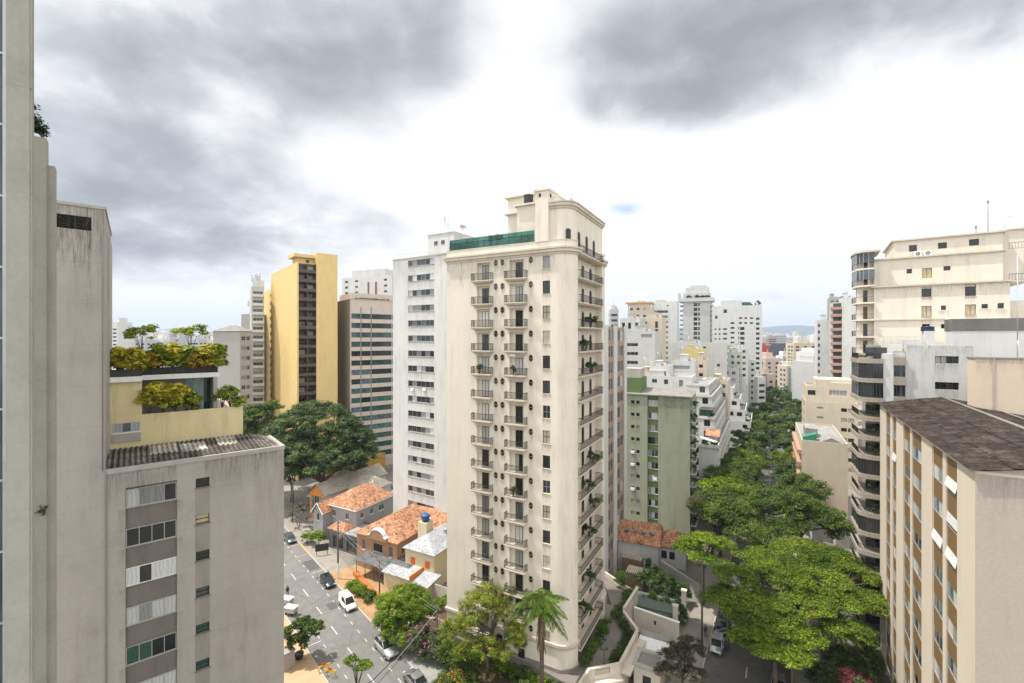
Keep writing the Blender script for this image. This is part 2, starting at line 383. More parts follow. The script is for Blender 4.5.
def offset(poly, d):
    """Polygon (anticlockwise) moved inward by d."""
    k = len(poly); out = []
    for i in range(k):
        p0, p1, p2 = Vector(poly[i - 1]), Vector(poly[i]), Vector(poly[(i + 1) % k])
        a = (p1 - p0).normalized(); b = (p2 - p1).normalized()
        na = Vector((-a.y, a.x)); nb = Vector((-b.y, b.x)); m = na + nb
        m = m / max(0.25, m.dot(na)) if m.length > 1e-6 else na
        if m.length > 2.5: m = m.normalized() * 2.5
        out.append((p1.x + m.x * d, p1.y + m.y * d))
    return out
def ring(mb, poly, z0, z1, out, inn=0.0, mi=0):
    """A band round a polygon, standing out by `out`."""
    a = offset(poly, -out); b = offset(poly, inn); k = len(poly)
    for i in range(k):
        j = (i + 1) % k
        mb.quad((*a[i], z0), (*a[j], z0), (*a[j], z1), (*a[i], z1), mi)
        mb.quad((*a[i], z1), (*a[j], z1), (*b[j], z1), (*b[i], z1), mi)
        mb.quad((*b[i], z0), (*b[j], z0), (*a[j], z0), (*a[i], z0), mi)
        mb.quad((*b[j], z0), (*b[i], z0), (*b[i], z1), (*b[j], z1), mi)
def arc(cx, cy, r, a0, a1, n):
    return [(cx + r * math.cos(R(a0 + (a1 - a0) * i / n)), cy + r * math.sin(R(a0 + (a1 - a0) * i / n))) for i in range(n + 1)]

WIN_CACHE = {}
def window_mesh(w, h, mull, frame, sill, inset, far, pane, bars=0):
    key = (round(w, 2), round(h, 2), mull, frame.name, sill.name if sill else None, round(inset, 2), far, pane if far else None, bars)
    if key in WIN_CACHE: return WIN_CACHE[key]
    mb = MB(); t = 0.05 if not far else 0.07; y0 = inset; y1 = inset + 0.06
    mats = [frame, sill or frame]
    mb.box(-w / 2, -w / 2 + t, y0, y1, 0, h); mb.box(w / 2 - t, w / 2, y0, y1, 0, h)
    mb.box(-w / 2 + t, w / 2 - t, y0, y1, 0, t); mb.box(-w / 2 + t, w / 2 - t, y0, y1, h - t, h)
    for k in range(mull):
        x = -w / 2 + w * (k + 1) / (mull + 1); mb.box(x - t * 0.45, x + t * 0.45, y0 - 0.004, y1, t, h - t)
    for k in range(bars):
        z = h * (k + 1) / (bars + 1); mb.box(-w / 2 + t, w / 2 - t, y0 - 0.002, y1, z - 0.025, z + 0.025)
    if sill: mb.box(-w / 2 - 0.08, w / 2 + 0.08, -0.07, inset, -0.07, 0.003, 1)
    if far:
        mats.append(PANE[pane]); mb.quad((-w / 2, y0 + 0.03, 0), (w / 2, y0 + 0.03, 0), (w / 2, y0 + 0.03, h), (-w / 2, y0 + 0.03, h), 2)
    me = mb.mesh('window', mats); WIN_CACHE[key] = me; return me
def pane_mesh(w, h, mull, inset, kinds):
    key = ('pane', round(w, 2), round(h, 2), mull, round(inset, 2), tuple(kinds))
    if key in WIN_CACHE: return WIN_CACHE[key]
    mb = MB(); mats = []
    n = mull + 1
    for k in range(n):
        kd = kinds[k % len(kinds)]
        if PANE[kd] not in mats: mats.append(PANE[kd])
        x0 = -w / 2 + w * k / n; x1 = x0 + w / n; y = inset + 0.035
        mb.box(x0 + 0.01, x1 - 0.01, y, y + 0.012, 0.02, h - 0.02, mats.index(PANE[kd]))
    me = mb.mesh('pane', mats); WIN_CACHE[key] = me; return me

class Bld:
    def __init__(s, name, label, cat='building', px=0, Y=0, side='r', b=118.2, px2=None, L=None, D=12, z0=0, z1=30, group=None):
        s.b = b; s.dx = math.sin(R(b)); s.dy = math.cos(R(b))
        x = X(px, Y)
        if px2 is not None: L = abs(hit(px2, x, Y, b))
        if side == 'r': x -= s.dx * L; Y -= s.dy * L
        s.x, s.y, s.L, s.D, s.z0, s.z1 = x, Y, L, D, z0, z1
        s.th = R(90 - b)
        s.root = thing(name, label, cat, (x, Y, z0), s.th, group)
        s.poly = [(0, 0), (L, 0), (L, D), (0, D)]
        s.holes = {}; s.wins = []; s.count = {}
    def P(s, lx, ly):
        return (s.x + s.dx * lx - s.dy * ly, s.y + s.dy * lx + s.dx * ly)
    def u(s, px, w=0.0):       # local x on the front face (moved out by w) seen at column px
        o = s.P(0, -w); return hit(px, o[0], o[1], s.b)
    def v(s, px, x=None):      # local y on the right-hand face
        o = s.P(s.L if x is None else x, 0); return hit(px, o[0], o[1], s.b - 90)
    def Yat(s, lx, ly=0.0): return s.P(lx, ly)[1]
    def z(s, py, lx, ly=0.0):  # local z of row py at a local place
        return Z(py, s.Yat(lx, ly)) - s.z0
    def seg(s, i):
        p, q = Vector(s.poly[i]), Vector(s.poly[(i + 1) % len(s.poly)]); d = (q - p).normalized()
        return p, d, Vector((d.y, -d.x)), (q - p).length
    def hole(s, i, u0, u1, z0, z1, d=None): s.holes.setdefault(i, []).append((u0, u1, z0, z1, d))
    def win(s, i, u, z, w, h, mull=1, frame=None, sill=None, inset=0.16, panes=('dark',), far=False, bars=0, hole=True, out=0.0, label=None):
        if hole: s.hole(i, u - w / 2, u + w / 2, z, z + h)
        s.wins.append((i, u, z, w, h, mull, frame or m_alu, sill, inset, panes, far, bars, out, label))
    def place(s, name, me, i, u, z, out=0.0, parent=None, label=None):
        p, d, n, L = s.seg(i); q = p + d * u + n * out
        o = ob(name, me, parent or s.root, (q.x, q.y, z), math.atan2(d.y, d.x))
        if label: o['label'] = label
        return o
    def wall(s, mat, depth=0.22, parapet=0.6, roof=None, segmat=None, mats=None, z1=None, rooflow=True):
        z1 = (s.z1 if z1 is None else z1) - s.z0
        mb = MB(); mats = [mat] + list(mats or [])
        for i in range(len(s.poly)):
            p, d, n, L = s.seg(i); mi = (segmat or {}).get(i, 0)
            hs = [h for h in s.holes.get(i, []) if h[1] - h[0] > 0.02]
            def pt(u, z, w=0.0): return (p.x + d.x * u + n.x * w, p.y + d.y * u + n.y * w, z)
            if not hs:
                mb.quad(pt(0, 0), pt(L, 0), pt(L, z1), pt(0, z1), mi); continue
            zs = sorted(set([0, z1] + [round(max(0, h[2]), 3) for h in hs] + [round(min(z1, h[3]), 3) for h in hs]))
            for a, b_ in zip(zs[:-1], zs[1:]):
                if b_ - a < 1e-4: continue
                mid = (a + b_) / 2
                row = sorted([(h[0], h[1]) for h in hs if h[2] < mid < h[3]])
                cur = 0.0
                for h0, h1 in row + [(L, L)]:
                    if h0 > cur + 1e-4: mb.quad(pt(cur, a), pt(h0, a), pt(h0, b_), pt(cur, b_), mi)
                    cur = max(cur, h1)
            for u0, u1, a, b_, dd in hs:
                dp = dd or depth
                if dd: mb.quad(pt(u0, a, -dp), pt(u1, a, -dp), pt(u1, b_, -dp), pt(u0, b_, -dp), mi)
                mb.quad(pt(u0, a, 0), pt(u0, a, -dp), pt(u0, b_, -dp), pt(u0, b_, 0), mi)
                mb.quad(pt(u1, a, -dp), pt(u1, a, 0), pt(u1, b_, 0), pt(u1, b_, -dp), mi)
                mb.quad(pt(u0, a, 0), pt(u1, a, 0), pt(u1, a, -dp), pt(u0, a, -dp), mi)
                mb.quad(pt(u0, b_, -dp), pt(u1, b_, -dp), pt(u1, b_, 0), pt(u0, b_, 0), mi)
        if parapet > 0:
            inn = offset(s.poly, 0.18); k = len(inn)
            for i in range(k):
                j = (i + 1) % k
                mb.quad((*s.poly[i], z1), (*s.poly[j], z1), (*inn[j], z1), (*inn[i], z1))
                mb.quad((*inn[j], z1 - parapet), (*inn[i], z1 - parapet), (*inn[i], z1), (*inn[j], z1))
            rp = inn
        else: rp = s.poly
        s.wallob = mb.build('wall', mats, s.root)
        r = MB(); r.poly([(*q, z1 - parapet + (0.003 if parapet <= 0 else 0)) for q in rp]); r.build('roof', roof or m_tar, s.root)
        s.flush()
    def flush(s):
        """Place the windows: the hundred that show largest as parts, the rest merged."""
        def size(wn):
            p, d, n, L = s.seg(wn[0]); q = p + d * wn[1]; wx, wy = s.P(q.x, q.y); return wn[3] * wn[4] / (wx * wx + wy * wy)
        ws = sorted(s.wins, key=size, reverse=True); s.wins = []
        for k, (i, u, z, w, h, mull, frame, sill, inset, panes, far, bars, out, label) in enumerate(ws):
            pk = panes if isinstance(panes, (list, tuple)) else (panes,)
            if far:
                me = window_mesh(w, h, mull, frame, sill, inset, True, random.choice(pk), bars); s.place('window', me, i, u, z, out, label=label)
            else:
                o = s.place('window', window_mesh(w, h, mull, frame, sill, inset, False, None, bars), i, u, z, out, label=label)
                ob('pane', pane_mesh(w, h, mull, inset, [random.choice(pk) for _ in range(mull + 1)]), o)
    def band(s, name, z0, z1, out, mat, inn=0.02):
        mb = MB(); ring(mb, s.poly, z0 - s.z0, z1 - s.z0, out, inn); return mb.build(name, mat, s.root)
    def part(s, name, mb, mats): return mb.build(name, mats, s.root)
def chk(b, *pts):
    for (lx, ly, lz) in pts:
        x, y = b.P(lx, ly); print(b.root.name, 'px %.0f py %.0f Y %.1f' % (CX + F * x / y, HY + F * (H - (lz + b.z0)) / y, y))

def railing(L, h=1.0, step=0.14, r=0.02, post=0.03, D=0.0, glassp=False, mb=None, bot=0.12):
    """A straight run of iron railing along +x from 0 to L; with D > 0 also returns back along +y at both ends."""
    mb = mb or MB()
    def run(a, b):
        a, b = Vector(a), Vector(b); n = max(2, int((b - a).length / step))
        ax = (b - a).normalized(); sd_ = Vector((-ax.y, ax.x, 0)) 
        for zz, rr in ((h, 0.03), (bot, 0.02)):
            p0, p1 = a + Vector((0, 0, zz)), b + Vector((0, 0, zz)); mb.tube([p0, p1], rr * 1.25, 4, sm=False)
        for k in range(n + 1):
            q = a.lerp(b, k / n); mb.tube([q + Vector((0, 0, bot if 0 < k < n else 0)), q + Vector((0, 0, h))], r if 0 < k < n else post, 3, cap=False, sm=False)
    run((0, 0, 0), (L, 0, 0))
    if D > 0: run((0, D, 0), (0, 0, 0)); run((L, 0, 0), (L, D, 0))
    return mb
def potplant(mb_pts, c, r, n, size=0.10):
    d = unit(n); q = np.array(c) + d * (RNG.random(n) ** 0.5)[:, None] * r; q[:, 2] = np.maximum(q[:, 2], c[2] - r * 0.6)
    nr = d * 0.5 + unit(n) * 0.6 + np.array([0, 0, 0.5]); nr /= np.linalg.norm(nr, axis=1)[:, None]; mb_pts.append((q, nr))
def _stain_mat():
    m = newmat('rain_stain'); nt, p, o = principled(m); p.inputs['Base Color'].default_value = (0.10, 0.085, 0.065, 1); p.inputs['Roughness'].default_value = 0.9; p.inputs['Specular IOR Level'].default_value = 0.1
    at = nt.nodes.new('ShaderNodeAttribute'); at.attribute_name = 'fade'
    n = _noise(nt, 3.0, 5, 0.65, (3.0, 3.0, 0.22)); r = _ramp(nt, n.outputs['Fac'], [(0.40, g(0)), (0.70, g(0.42))])
    mu = nt.nodes.new('ShaderNodeMath'); mu.operation = 'MULTIPLY'; nt.links.new(r.outputs[0], mu.inputs[0]); nt.links.new(at.outputs['Fac'], mu.inputs[1])
    t = nt.nodes.new('ShaderNodeBsdfTransparent'); mx = nt.nodes.new('ShaderNodeMixShader'); nt.links.new(mu.outputs[0], mx.inputs[0]); nt.links.new(t.outputs[0], mx.inputs[1]); nt.links.new(p.outputs[0], mx.inputs[2]); nt.links.new(mx.outputs[0], o.inputs[0]); return m
m_stain = _stain_mat()
def stains(b, lst, out=0.006):
    """Rain streaks added to the wall mesh: (segment, u of the middle, z of the top, width, length, strength)."""
    mb = MB(); fade = []
    for i, u, z, w, h, k in lst:
        p, d, n, L = b.seg(i); u0, u1 = max(0.02, u - w / 2), min(L - 0.02, u + w / 2)
        if u1 <= u0 or z - h < 0: continue
        f_ = lambda uu, zz: (p.x + d.x * uu + n.x * out, p.y + d.y * uu + n.y * out, zz)
        mb.quad(f_(u0, z - h), f_(u1, z - h), f_(u1, z), f_(u0, z)); fade += [0, 0, k, k]
    me = b.wallob.data; bm = bmesh.new(); bm.from_mesh(me); ly = bm.verts.layers.float.new('fade'); mi = len(me.materials); me.materials.append(m_stain)
    vs = [bm.verts.new(v) for v in mb.v]
    for v, k in zip(vs, fade): v[ly] = k
    for f in mb.f: bm.faces.new([vs[q] for q in f]).material_index = mi
    bm.to_mesh(me); bm.free()
ORD = ['top', 'second', 'third', 'fourth', 'fifth', 'sixth', 'seventh', 'eighth', 'ninth', 'tenth', 'eleventh', 'twelfth', 'thirteenth', 'fourteenth', 'fifteenth', 'sixteenth', 'seventeenth']
# ------------------------------------------------------------------ the cream tower on the corner
m_cream = plaster('cream_render', (0.71, 0.655, 0.55, 1), 0.10, 0.20, scale=0.12)
m_creamtrim = plaster('cream_trim', (0.58, 0.52, 0.42, 1), 0.12, 0.25)
def cream_tower():
    b = Bld('apartment_tower', 'tall cream tower with rounded corner, round portholes and a green glass roof terrace', 'apartment building', 572, 54.85, 'r', 118.2, px2=447, D=14.6, z0=3.0, z1=56.0)
    L = b.L; r = 2.08
    b.poly = [(0, 0)] + arc(L - r, r, r, -90, 0, 10) + [(L - 1.0, r), (L - 1.0, 12.1), (L, 12.1)] + arc(L - 1.25, 13.35, 1.25, 0, 90, 6) + [(0, 14.6)]
    SEGR = 12
    z0 = b.z0
    rail1 = None
    def balcony_mesh(w, proj):
        mb = MB()
        mb.box(-w / 2, w / 2, -proj, 0.02, -0.12, 0.0); mb.box(-w / 2 + 0.1, w / 2 - 0.1, -proj + 0.1, 0.02, -0.22, -0.12)
        mb.box(-w / 2 + 0.25, w / 2 - 0.25, -proj + 0.28, 0.02, -0.32, -0.22); return mb.mesh('balcony', m_creamtrim)
    def rail_mesh(w, proj):
        mb = railing(w - 0.16, 0.95, 0.13, 0.02, D=proj - 0.1); mb.v = [(x - w / 2 + 0.08, y - proj + 0.08, z) for x, y, z in mb.v]; return mb.mesh('railing', m_iron)
    cols = []
    for (a, c, d0, d1, s0, s1) in ((477, 490, 482.3, 488.8, 471.5, 491.5), (509.5, 523.8, 515.7, 522.8, 504.5, 526)):
        u0, u1 = b.u(a), b.u(c); du0, du1 = b.u(d0, -0.5), b.u(d1, -0.5); w = b.u(s1, 0.5) - b.u(s0, 0.5); uc = (b.u(s0, 0.5) + b.u(s1, 0.5)) / 2
        cols.append((u0, u1, du0, du1, uc, balcony_mesh(w, 0.8), rail_mesh(w, 0.8)))
    # oval portholes: a proud ring and the pane inside it
    mb = MB(); n = 16; a0, c0 = 0.33, 0.50
    for k in range(n):
        t0, t1 = 2 * math.pi * k / n, 2 * math.pi * (k + 1) / n
        e = lambda t, q, y: (a0 * q * math.cos(t), y, c0 * q * math.sin(t))
        mb.quad(e(t0, 1, 0), e(t1, 1, 0), e(t1, 1, -0.07), e(t0, 1, -0.07)); mb.quad(e(t0, 1, -0.07), e(t1, 1, -0.07), e(t1, 0.86, -0.07), e(t0, 0.86, -0.07)); mb.quad(e(t0, 0.86, -0.07), e(t1, 0.86, -0.07), e(t1, 0.86, -0.004), e(t0, 0.86, -0.004))
    mb.box(-0.2, 0.2, -0.05, -0.03, -0.015, 0.015); port = mb.mesh('porthole', m_creamtrim)
    mb = MB(); mb.poly([(a0 * 0.86 * math.cos(2 * math.pi * k / n), -0.006, c0 * 0.86 * math.sin(2 * math.pi * k / n)) for k in range(n)]); ppane = mb.mesh('pane', PANE['dark'])
    mb = MB(); aw, ah = 0.45, 1.7
    arch = [(-aw, 0), (aw, 0)] + [(aw * math.cos(R(t)), ah + aw * math.sin(R(t))) for t in range(0, 181, 20)]
    for k in range(len(arch)):
        p, q = arch[k], arch[(k + 1) % len(arch)]; s_ = 0.84
        pi, qi = (p[0] * s_, 0.05 + p[1] * 0.95), (q[0] * s_, 0.05 + q[1] * 0.95)
        mb.quad((p[0], -0.05, p[1]), (q[0], -0.05, q[1]), (qi[0], -0.05, qi[1]), (pi[0], -0.05, pi[1])); mb.quad((q[0], -0.05, q[1]), (p[0], -0.05, p[1]), (p[0], 0, p[1]), (q[0], 0, q[1]))
    mb.box(-0.03, 0.03, -0.055, -0.01, 0.05, ah + 0.3)
    adoor = mb.mesh('arched_door', m_dkframe)
    mb = MB(); mb.poly([(x * 0.85, -0.008, 0.05 + z * 0.95) for x, z in arch]); apane = mb.mesh('pane', PANE['dark'])
    # side balcony: long slab with moulded edge
    v0, v1 = 0.15, 9.75
    mb = MB(); mb.box(v0, v1, -1.35, 0.0, -0.15, 0.0); mb.box(v0 + 0.15, v1 - 0.15, -1.15, 0.0, -0.28, -0.15); sbal = mb.mesh('balcony', m_creamtrim)
    mb = railing(v1 - v0 - 0.2, 0.95, 0.2, 0.022, D=1.1); mb.v = [(x + v0 + 0.1, y - 1.28, z) for x, y, z in mb.v]; srail = mb.mesh('railing', m_iron)
    uw = b.u(546.3)
    plants_f, plants_r = {(4, 0), (4, 1), (9, 1), (15, 0)}, {4, 5, 9, 10, 11, 12, 14, 15, 3}
    doors = [['dark'], ['curtain'], ['grey'], ['dark'], ['mid'], ['dark'], ['curtain', 'dark'], ['dark']]
    pots = []
    for i in range(17):
        zf = 51.62 - 3.1 * i - z0
        if i < 16:
            b.win(0, uw, 52.6 - 3.1 * i - z0, 1.02, 1.62, 1, m_iron if i % 3 else m_alu, m_creamtrim, 0.14, random.choice((['dark'], ['dark', 'grey'], ['curtain', 'grey'], ['mid'], ['cream'], ['dark'])), bars=1)
            for ci, (u0, u1, du0, du1, uc, bm_, rm_) in enumerate(cols):
                b.hole(0, u0, u1, zf, zf + 2.42, 0.5)
                b.win(0, (du0 + du1) / 2, zf + 0.02, du1 - du0, 2.15, 1, m_dkframe, None, 0.0, random.choice(doors), hole=False, out=-0.46)
                o = b.place('balcony', bm_, 0, uc, zf); ob('railing', rm_, o)
                if (i, ci) in plants_f: pots.append((b.P(uc - 0.3, -0.45), zf + z0 + 0.02, 0.5, 'front', i, ci))
            for p in (496, 502.6, 531):
                o = b.place('porthole', port, 0, b.u(p), 53.85 - 3.1 * i - z0, 0.002); ob('pane', ppane, o)
        zr = 54.7 - 3.1 * i - z0
        o = b.place('balcony', sbal, SEGR, 0, zr); ob('railing', srail, o)
        if i:
            for vv in (1.6, 4.6, 7.8):
                o = b.place('arched_door', adoor, SEGR, vv, zr + 0.02, 0.003); ob('pane', apane, o)
        if i in plants_r: pots.append((b.P(L - 0.1, r + 2.2 + (i * 2.7) % 5), zr + z0 + 0.02, 0.7, 'side', i, 0))
    b.wall(m_cream, parapet=0.9, roof=m_pale_roof)
    b.band('cornice', 54.35, 54.62, 0.12, m_creamtrim); b.band('cornice', 54.62, 55.0, 0.34, m_creamtrim); b.band('cornice', 55.0, 55.22, 0.48, m_creamtrim)
    b.band('belt', 6.1, 6.45, 0.22, m_creamtrim); b.band('belt', 5.75, 5.95, 0.10, m_creamtrim); b.band('plinth', 3.0, 3.5, 0.16, m_conc_dk)
    b.band('belt', 56.0, 56.12, 0.05, m_creamtrim, 0.22)
    st = [(0, L * t, 54.3 - z0, L * 0.16, 2.2 + 2.5 * random.random(), 0.8) for t in (0.07, 0.2, 0.35, 0.5, 0.62, 0.8)]
    for i in range(16):
        zw = 52.5 - 3.1 * i - z0; st.append((0, uw, zw, 1.2, 1.1 + random.random() * 0.7, 0.9))
        for c_ in cols: st.append((0, c_[4], 51.28 - 3.1 * i - z0, 2.4, 0.65, 0.8))
        for p in (496, 502.6, 531): st.append((0, b.u(p), 53.35 - 3.1 * i - z0, 0.6, 0.7 + random.random(), 0.8))
    stains(b, st)
    # green glass rail on the terrace parapet
    u0, u1 = 0.25, b.u(534.6, -0.3); mb = MB(); zb = 56.1 - z0; g_ = MB(); n = 14
    for k in range(n):
        a, c = u0 + (u1 - u0) * k / n, u0 + (u1 - u0) * (k + 1) / n
        g_.box(a + 0.02, c - 0.02, 0.29, 0.31, zb + 0.05, zb + 1.55); mb.box(a - 0.025, a + 0.025, 0.32, 0.37, zb, zb + 1.5)
    mb.box(u0, u1, 0.19, 0.23, zb + 0.95, zb + 1.0)
    for k in range(int((u1 - u0) / 0.16)): mb.box(u0 + k * 0.16, u0 + k * 0.16 + 0.02, 0.20, 0.22, zb, zb + 0.95)
    gr = b.part('terrace_rail', mb, m_iron); g_.build('glass_panel', m_rail_glass, gr)
    g2 = MB(); g2.box(0.24, 0.26, 0.4, 9, zb + 0.05, zb + 1.5); g2.build('glass_panel', m_rail_glass, gr)
    # penthouse
    xa = b.u(548.5, -0.3); top = 60.75 - z0; zb = 55.05 - z0
    ph = [(xa, 0.35)] + arc(L - r, r, r - 0.3, -90, 0, 10) + [(L - 0.3, 13.2), (xa, 13.2)]
    mb = MB(); mb.prism(ph, zb, top); b.part('penthouse', mb, m_cream)
    mb = MB(); ring(mb, ph, top - 0.75, top - 0.45, 0.15, 0.02); ring(mb, ph, top - 0.45, top - 0.05, 0.32, 0.02); ring(mb, ph, top - 0.05, top + 0.08, 0.42, 0.3); b.part('cornice', mb, m_creamtrim)
    mb = MB(); mb.box(xa + 2.2, L - 1.6, 3.0, 12.0, top, top + 0.9); mb.box(xa + 2.0, L - 1.4, 2.8, 12.2, top + 0.9, top + 1.05); b.part('roof_house', mb, m_creamtrim)
    mb = railing(L - xa - 0.6, 0.9, 0.8, 0.015); mb.v = [(x + xa + 0.3, y + 0.9, z + top) for x, y, z in mb.v]; b.part('roof_rail', mb, m_metal_gal)
    xc0, xc1 = b.u(535.2, 0.1), b.u(548.2, 0.1); ct = b.z(190, xc1, 0)
    mb = MB(); mb.box(xc0, xc1, -0.12, 1.3, 56.0 - z0, ct); mb.box(xc0 - 0.14, xc1 + 0.14, -0.26, 1.44, ct, ct + 0.28)
    mb.box(xc0 + 0.5, xc0 + 0.8, -0.14, -0.11, ct - 0.75, ct - 0.3, 1); mb.box(xc1 - 0.01, xc1 + 0.02, 0.4, 0.9, ct - 0.75, ct - 0.3, 1); b.part('chimney', mb, [m_cream, m_iron])
    xb0, xb1 = b.u(517, -1.6), b.u(536, -1.6); zt = b.z(207, xb0, 1.6)
    mb = MB(); mb.box(xb0, xc0 + 0.02, 1.6, 8, zb, zt); mb.box(xb0 - 0.35, xc0 + 0.03, 1.25, 8.2, zt, zt + 0.22); b.part('penthouse', mb, m_cream)
    xd0 = b.u(508, -4); zt2 = b.z(199, xd0, 4)
    mb = MB(); mb.box(xd0, xb0 + 4, 4.0, 11, zb, zt2); mb.box(xd0 - 0.4, xb0 + 4.1, 3.6, 11.3, zt2, zt2 + 0.25); mb.box(xd0 - 0.4, xb0 + 0.5, 3.5, 11, zt2 - 2.3, zt2 - 2.08); b.part('penthouse', mb, m_cream)
    for vv in (3.2, 6.2, 9.2):
        o = ob('arched_door', adoor, b.root, (L - 0.297, vv, 55.05 - z0 + 0.3), R(90)); ob('pane', apane, o)
    o = ob('arched_door', adoor, b.root, (L - 0.77, 0.77, 56.2 - z0), R(45)); ob('pane', apane, o); o.scale = (0.75, 0.75, 0.6)
    # roof tank, antenna, plants on the terrace
    tx, ty = b.P(b.u(526.5, -1.8), 2.4); tz = zt + 0.22 + z0
    mb = MB(); mb.prism([(0.62 * math.cos(R(a)), 0.62 * math.sin(R(a))) for a in range(0, 360, 24)], 0, 1.25); mb.lathe([(0.66, 1.25), (0.66, 1.33), (0.3, 1.45), (0, 1.47)], seg=15)
    t = mb.build('water_tank', plain('tank_black', (0.02, 0.02, 0.022, 1), 0.5), None, (tx, ty, tz)); tag(t, 'black water tank on the flat roof beside the cream chimney', 'water tank')
    ax, ay = b.P(b.u(554, -1), 1.3); mb = MB(); mb.tube([(0, 0, 0), (0, 0, 3.2)], 0.03, 5); mb.tube([(-0.3, 0, 2.6), (0.3, 0, 2.6)], 0.015, 4)
    tag(mb.build('antenna', m_metal_gal, None, (ax, ay, top + z0)), 'thin mast antenna on the penthouse roof of the cream tower', 'antenna')
    for q, pxx in enumerate((492, 499)):
        x, y = b.P(b.u(pxx, -1.2), 1.2)
        shrub('potted_plant', ['spiky plant behind the green glass rail, left of the pair', 'leafy plant behind the green glass rail, nearer the penthouse'][q], (x, y, 55.1), [(0, 0, 2.2, 0.45, 0.45, 0.7)], leafmat('leaf_pot', (0.05, 0.09, 0.02, 1), (0.08, 0.14, 0.03, 1)), 10, 260, 0.3, 0.12, 'plants on the cream tower terrace', 'plant')
    lm = leafmat('leaf_balcony', (0.035, 0.07, 0.015, 1), (0.07, 0.13, 0.025, 1), (0.12, 0.18, 0.04, 1))
    for (xy, z, s_, side, i, ci) in pots:
        if side == 'front': lab = 'pot plant on the %s balcony down, %s column of the cream front' % (ORD[i], ['left', 'right'][ci])
        else: lab = 'leafy plants along the %s side balcony down from the cream cornice' % ORD[i]
        bl = [(0, 0, 0.75, 0.35, 0.35, 0.5)] if side == 'front' else [(-0.5 * b.dy * k * -1, 0.5 * b.dx * k, 0.75 + 0.25 * random.random(), 0.5, 0.5, 0.55) for k in range(-2, 4) if (i + k) % 3]
        shrub('potted_plant', lab, (*xy, z), bl, lm, 10 * len(bl), 260 * len(bl), 0.25, 0.10, 'plants on the balconies of the cream tower', 'plant')
    x, y = b.P(b.u(513.3), -0.16); mb = MB(); mb.box(-0.4, 0.4, -0.16, 0.14, 0, 0.55); mb.lathe([(0.2, -0.17), (0.2, -0.165), (0.03, -0.165)], seg=10)
    t = mb.build('air_conditioner', m_white, None, (x, y, 51.62 - 3.1 * 3 - 0.7), b.th); tag(t, 'small white air conditioner box under a front balcony of the cream tower', 'air conditioner')
    # ground floor arched openings of the front
    for p in (462, 500, 522):
        o = b.place('arched_door', adoor, 0, b.u(p), 0.3, 0.16); ob('pane', apane, o)
    return b
cream = cream_tower()

# ------------------------------------------------------------------ the white slab behind it, left
m_whitewall = plaster('white_render', (0.60, 0.60, 0.585, 1), 0.10, 0.30, scale=0.2)
def white_slab():
    b = Bld('white_apartment_slab', 'white slab block with one column of ribbon windows, left behind the cream tower', 'apartment building', 452, 92, 'r', 122, px2=393, D=14, z0=0, z1=0)
    b.z1 = b.z(260, 0) ; z0 = 0
    u0, u1 = b.u(408), b.u(434)
    for i in range(19):
        zc = b.z(262 + 15.25 * 1.0 * i * 1.0, b.u(421)) 
        b.win(0, (u0 + u1) / 2, zc - 0.65, u1 - u0, 1.25, 5, m_alu, m_conc, 0.14, ['dark', 'mid', 'curtain', 'grey', 'dark', 'grey'], bars=0)
    b.wall(m_whitewall, parapet=0.7, roof=m_pale_roof)
    b.band('coping', b.z1 - 0.18, b.z1 + 0.05, 0.06, m_conc, 0.2)
    stains(b, [(0, (u0 + u1) / 2, b.z(262 + 15.25 * i, b.u(421)) - 0.72, u1 - u0 + 0.3, 1.0 + random.random(), 1.0) for i in range(18)] + [(0, b.L * t, b.z1 - 0.2, b.L * 0.2, 3 + 5 * random.random(), 0.8) for t in (0.1, 0.3, 0.5, 0.7, 0.9)])
    a0, a1 = b.u(428, -0.6), b.L; zt = b.z(236, a0, 0.6)
    mb = MB(); mb.box(a0, a1, 0.6, 9, b.z1 - 0.7, zt); mb.box(a0 - 0.15, a1, 0.45, 9.2, zt, zt + 0.2); b.part('roof_house', mb, m_whitewall)
    for p in (436, 443):
        o = ob('window', window_mesh(1.0, 0.9, 1, m_alu, None, 0.0, True, 'dark'), b.root, (b.u(p, -0.6), 0.53, zt - 2.2))
    mb = railing(a0 - 0.5, 1.0, 0.9, 0.02); mb.v = [(x + 0.3, y + 0.3, z + b.z1) for x, y, z in mb.v]; b.part('roof_rail', mb, m_metal_gal)
    mb = MB(); mb.tube([(0, 0, 0), (0, 0, 5.5)], [0.09, 0.04], 5)
    for k, zz in enumerate((2.2, 3.0, 3.6)): mb.tube([(-0.6 + 0.1 * k, 0, zz), (0.6 - 0.1 * k, 0, zz)], 0.03, 4); mb.box(-0.75, -0.55, -0.1, 0.1, zz - 0.4, zz + 0.4)
    x, y = b.P(b.u(448, -2), 2); tag(mb.build('antenna', m_metal_gal, None, (x, y, zt)), 'lattice radio antenna on top of the white slab block', 'antenna')
    mb = MB(); mb.lathe([(0.0, 0), (0.5, 0.12), (0.8, 0.34)], seg=14); mb.tube([(0, 0, -0.6), (0, 0, 0)], 0.06, 5)
    x, y = b.P(b.u(463, -2), 2); t = mb.build('satellite_dish', m_conc, None, (x, y, zt + 0.8)); t.rotation_euler = (R(50), 0, R(30)); tag(t, 'grey satellite dish on the roof of the white slab block', 'satellite dish')
    for p in (413, 425):
        x, y = b.P(b.u(p), -0.2); mb = MB(); mb.box(-0.4, 0.4, -0.2, 0.17, 0, 0.55); mb.lathe([(0.2, 0.0), (0.2, 0.004)], seg=6)
        t = mb.build('air_conditioner', m_white, None, (x, y, b.z(262 + 15.25 * 8 + 7, b.u(p))), b.th); tag(t, 'air conditioner box under a ribbon window of the white slab, %s one' % ('left' if p < 420 else 'right'), 'air conditioner', 'air conditioners on the white slab')
    return b
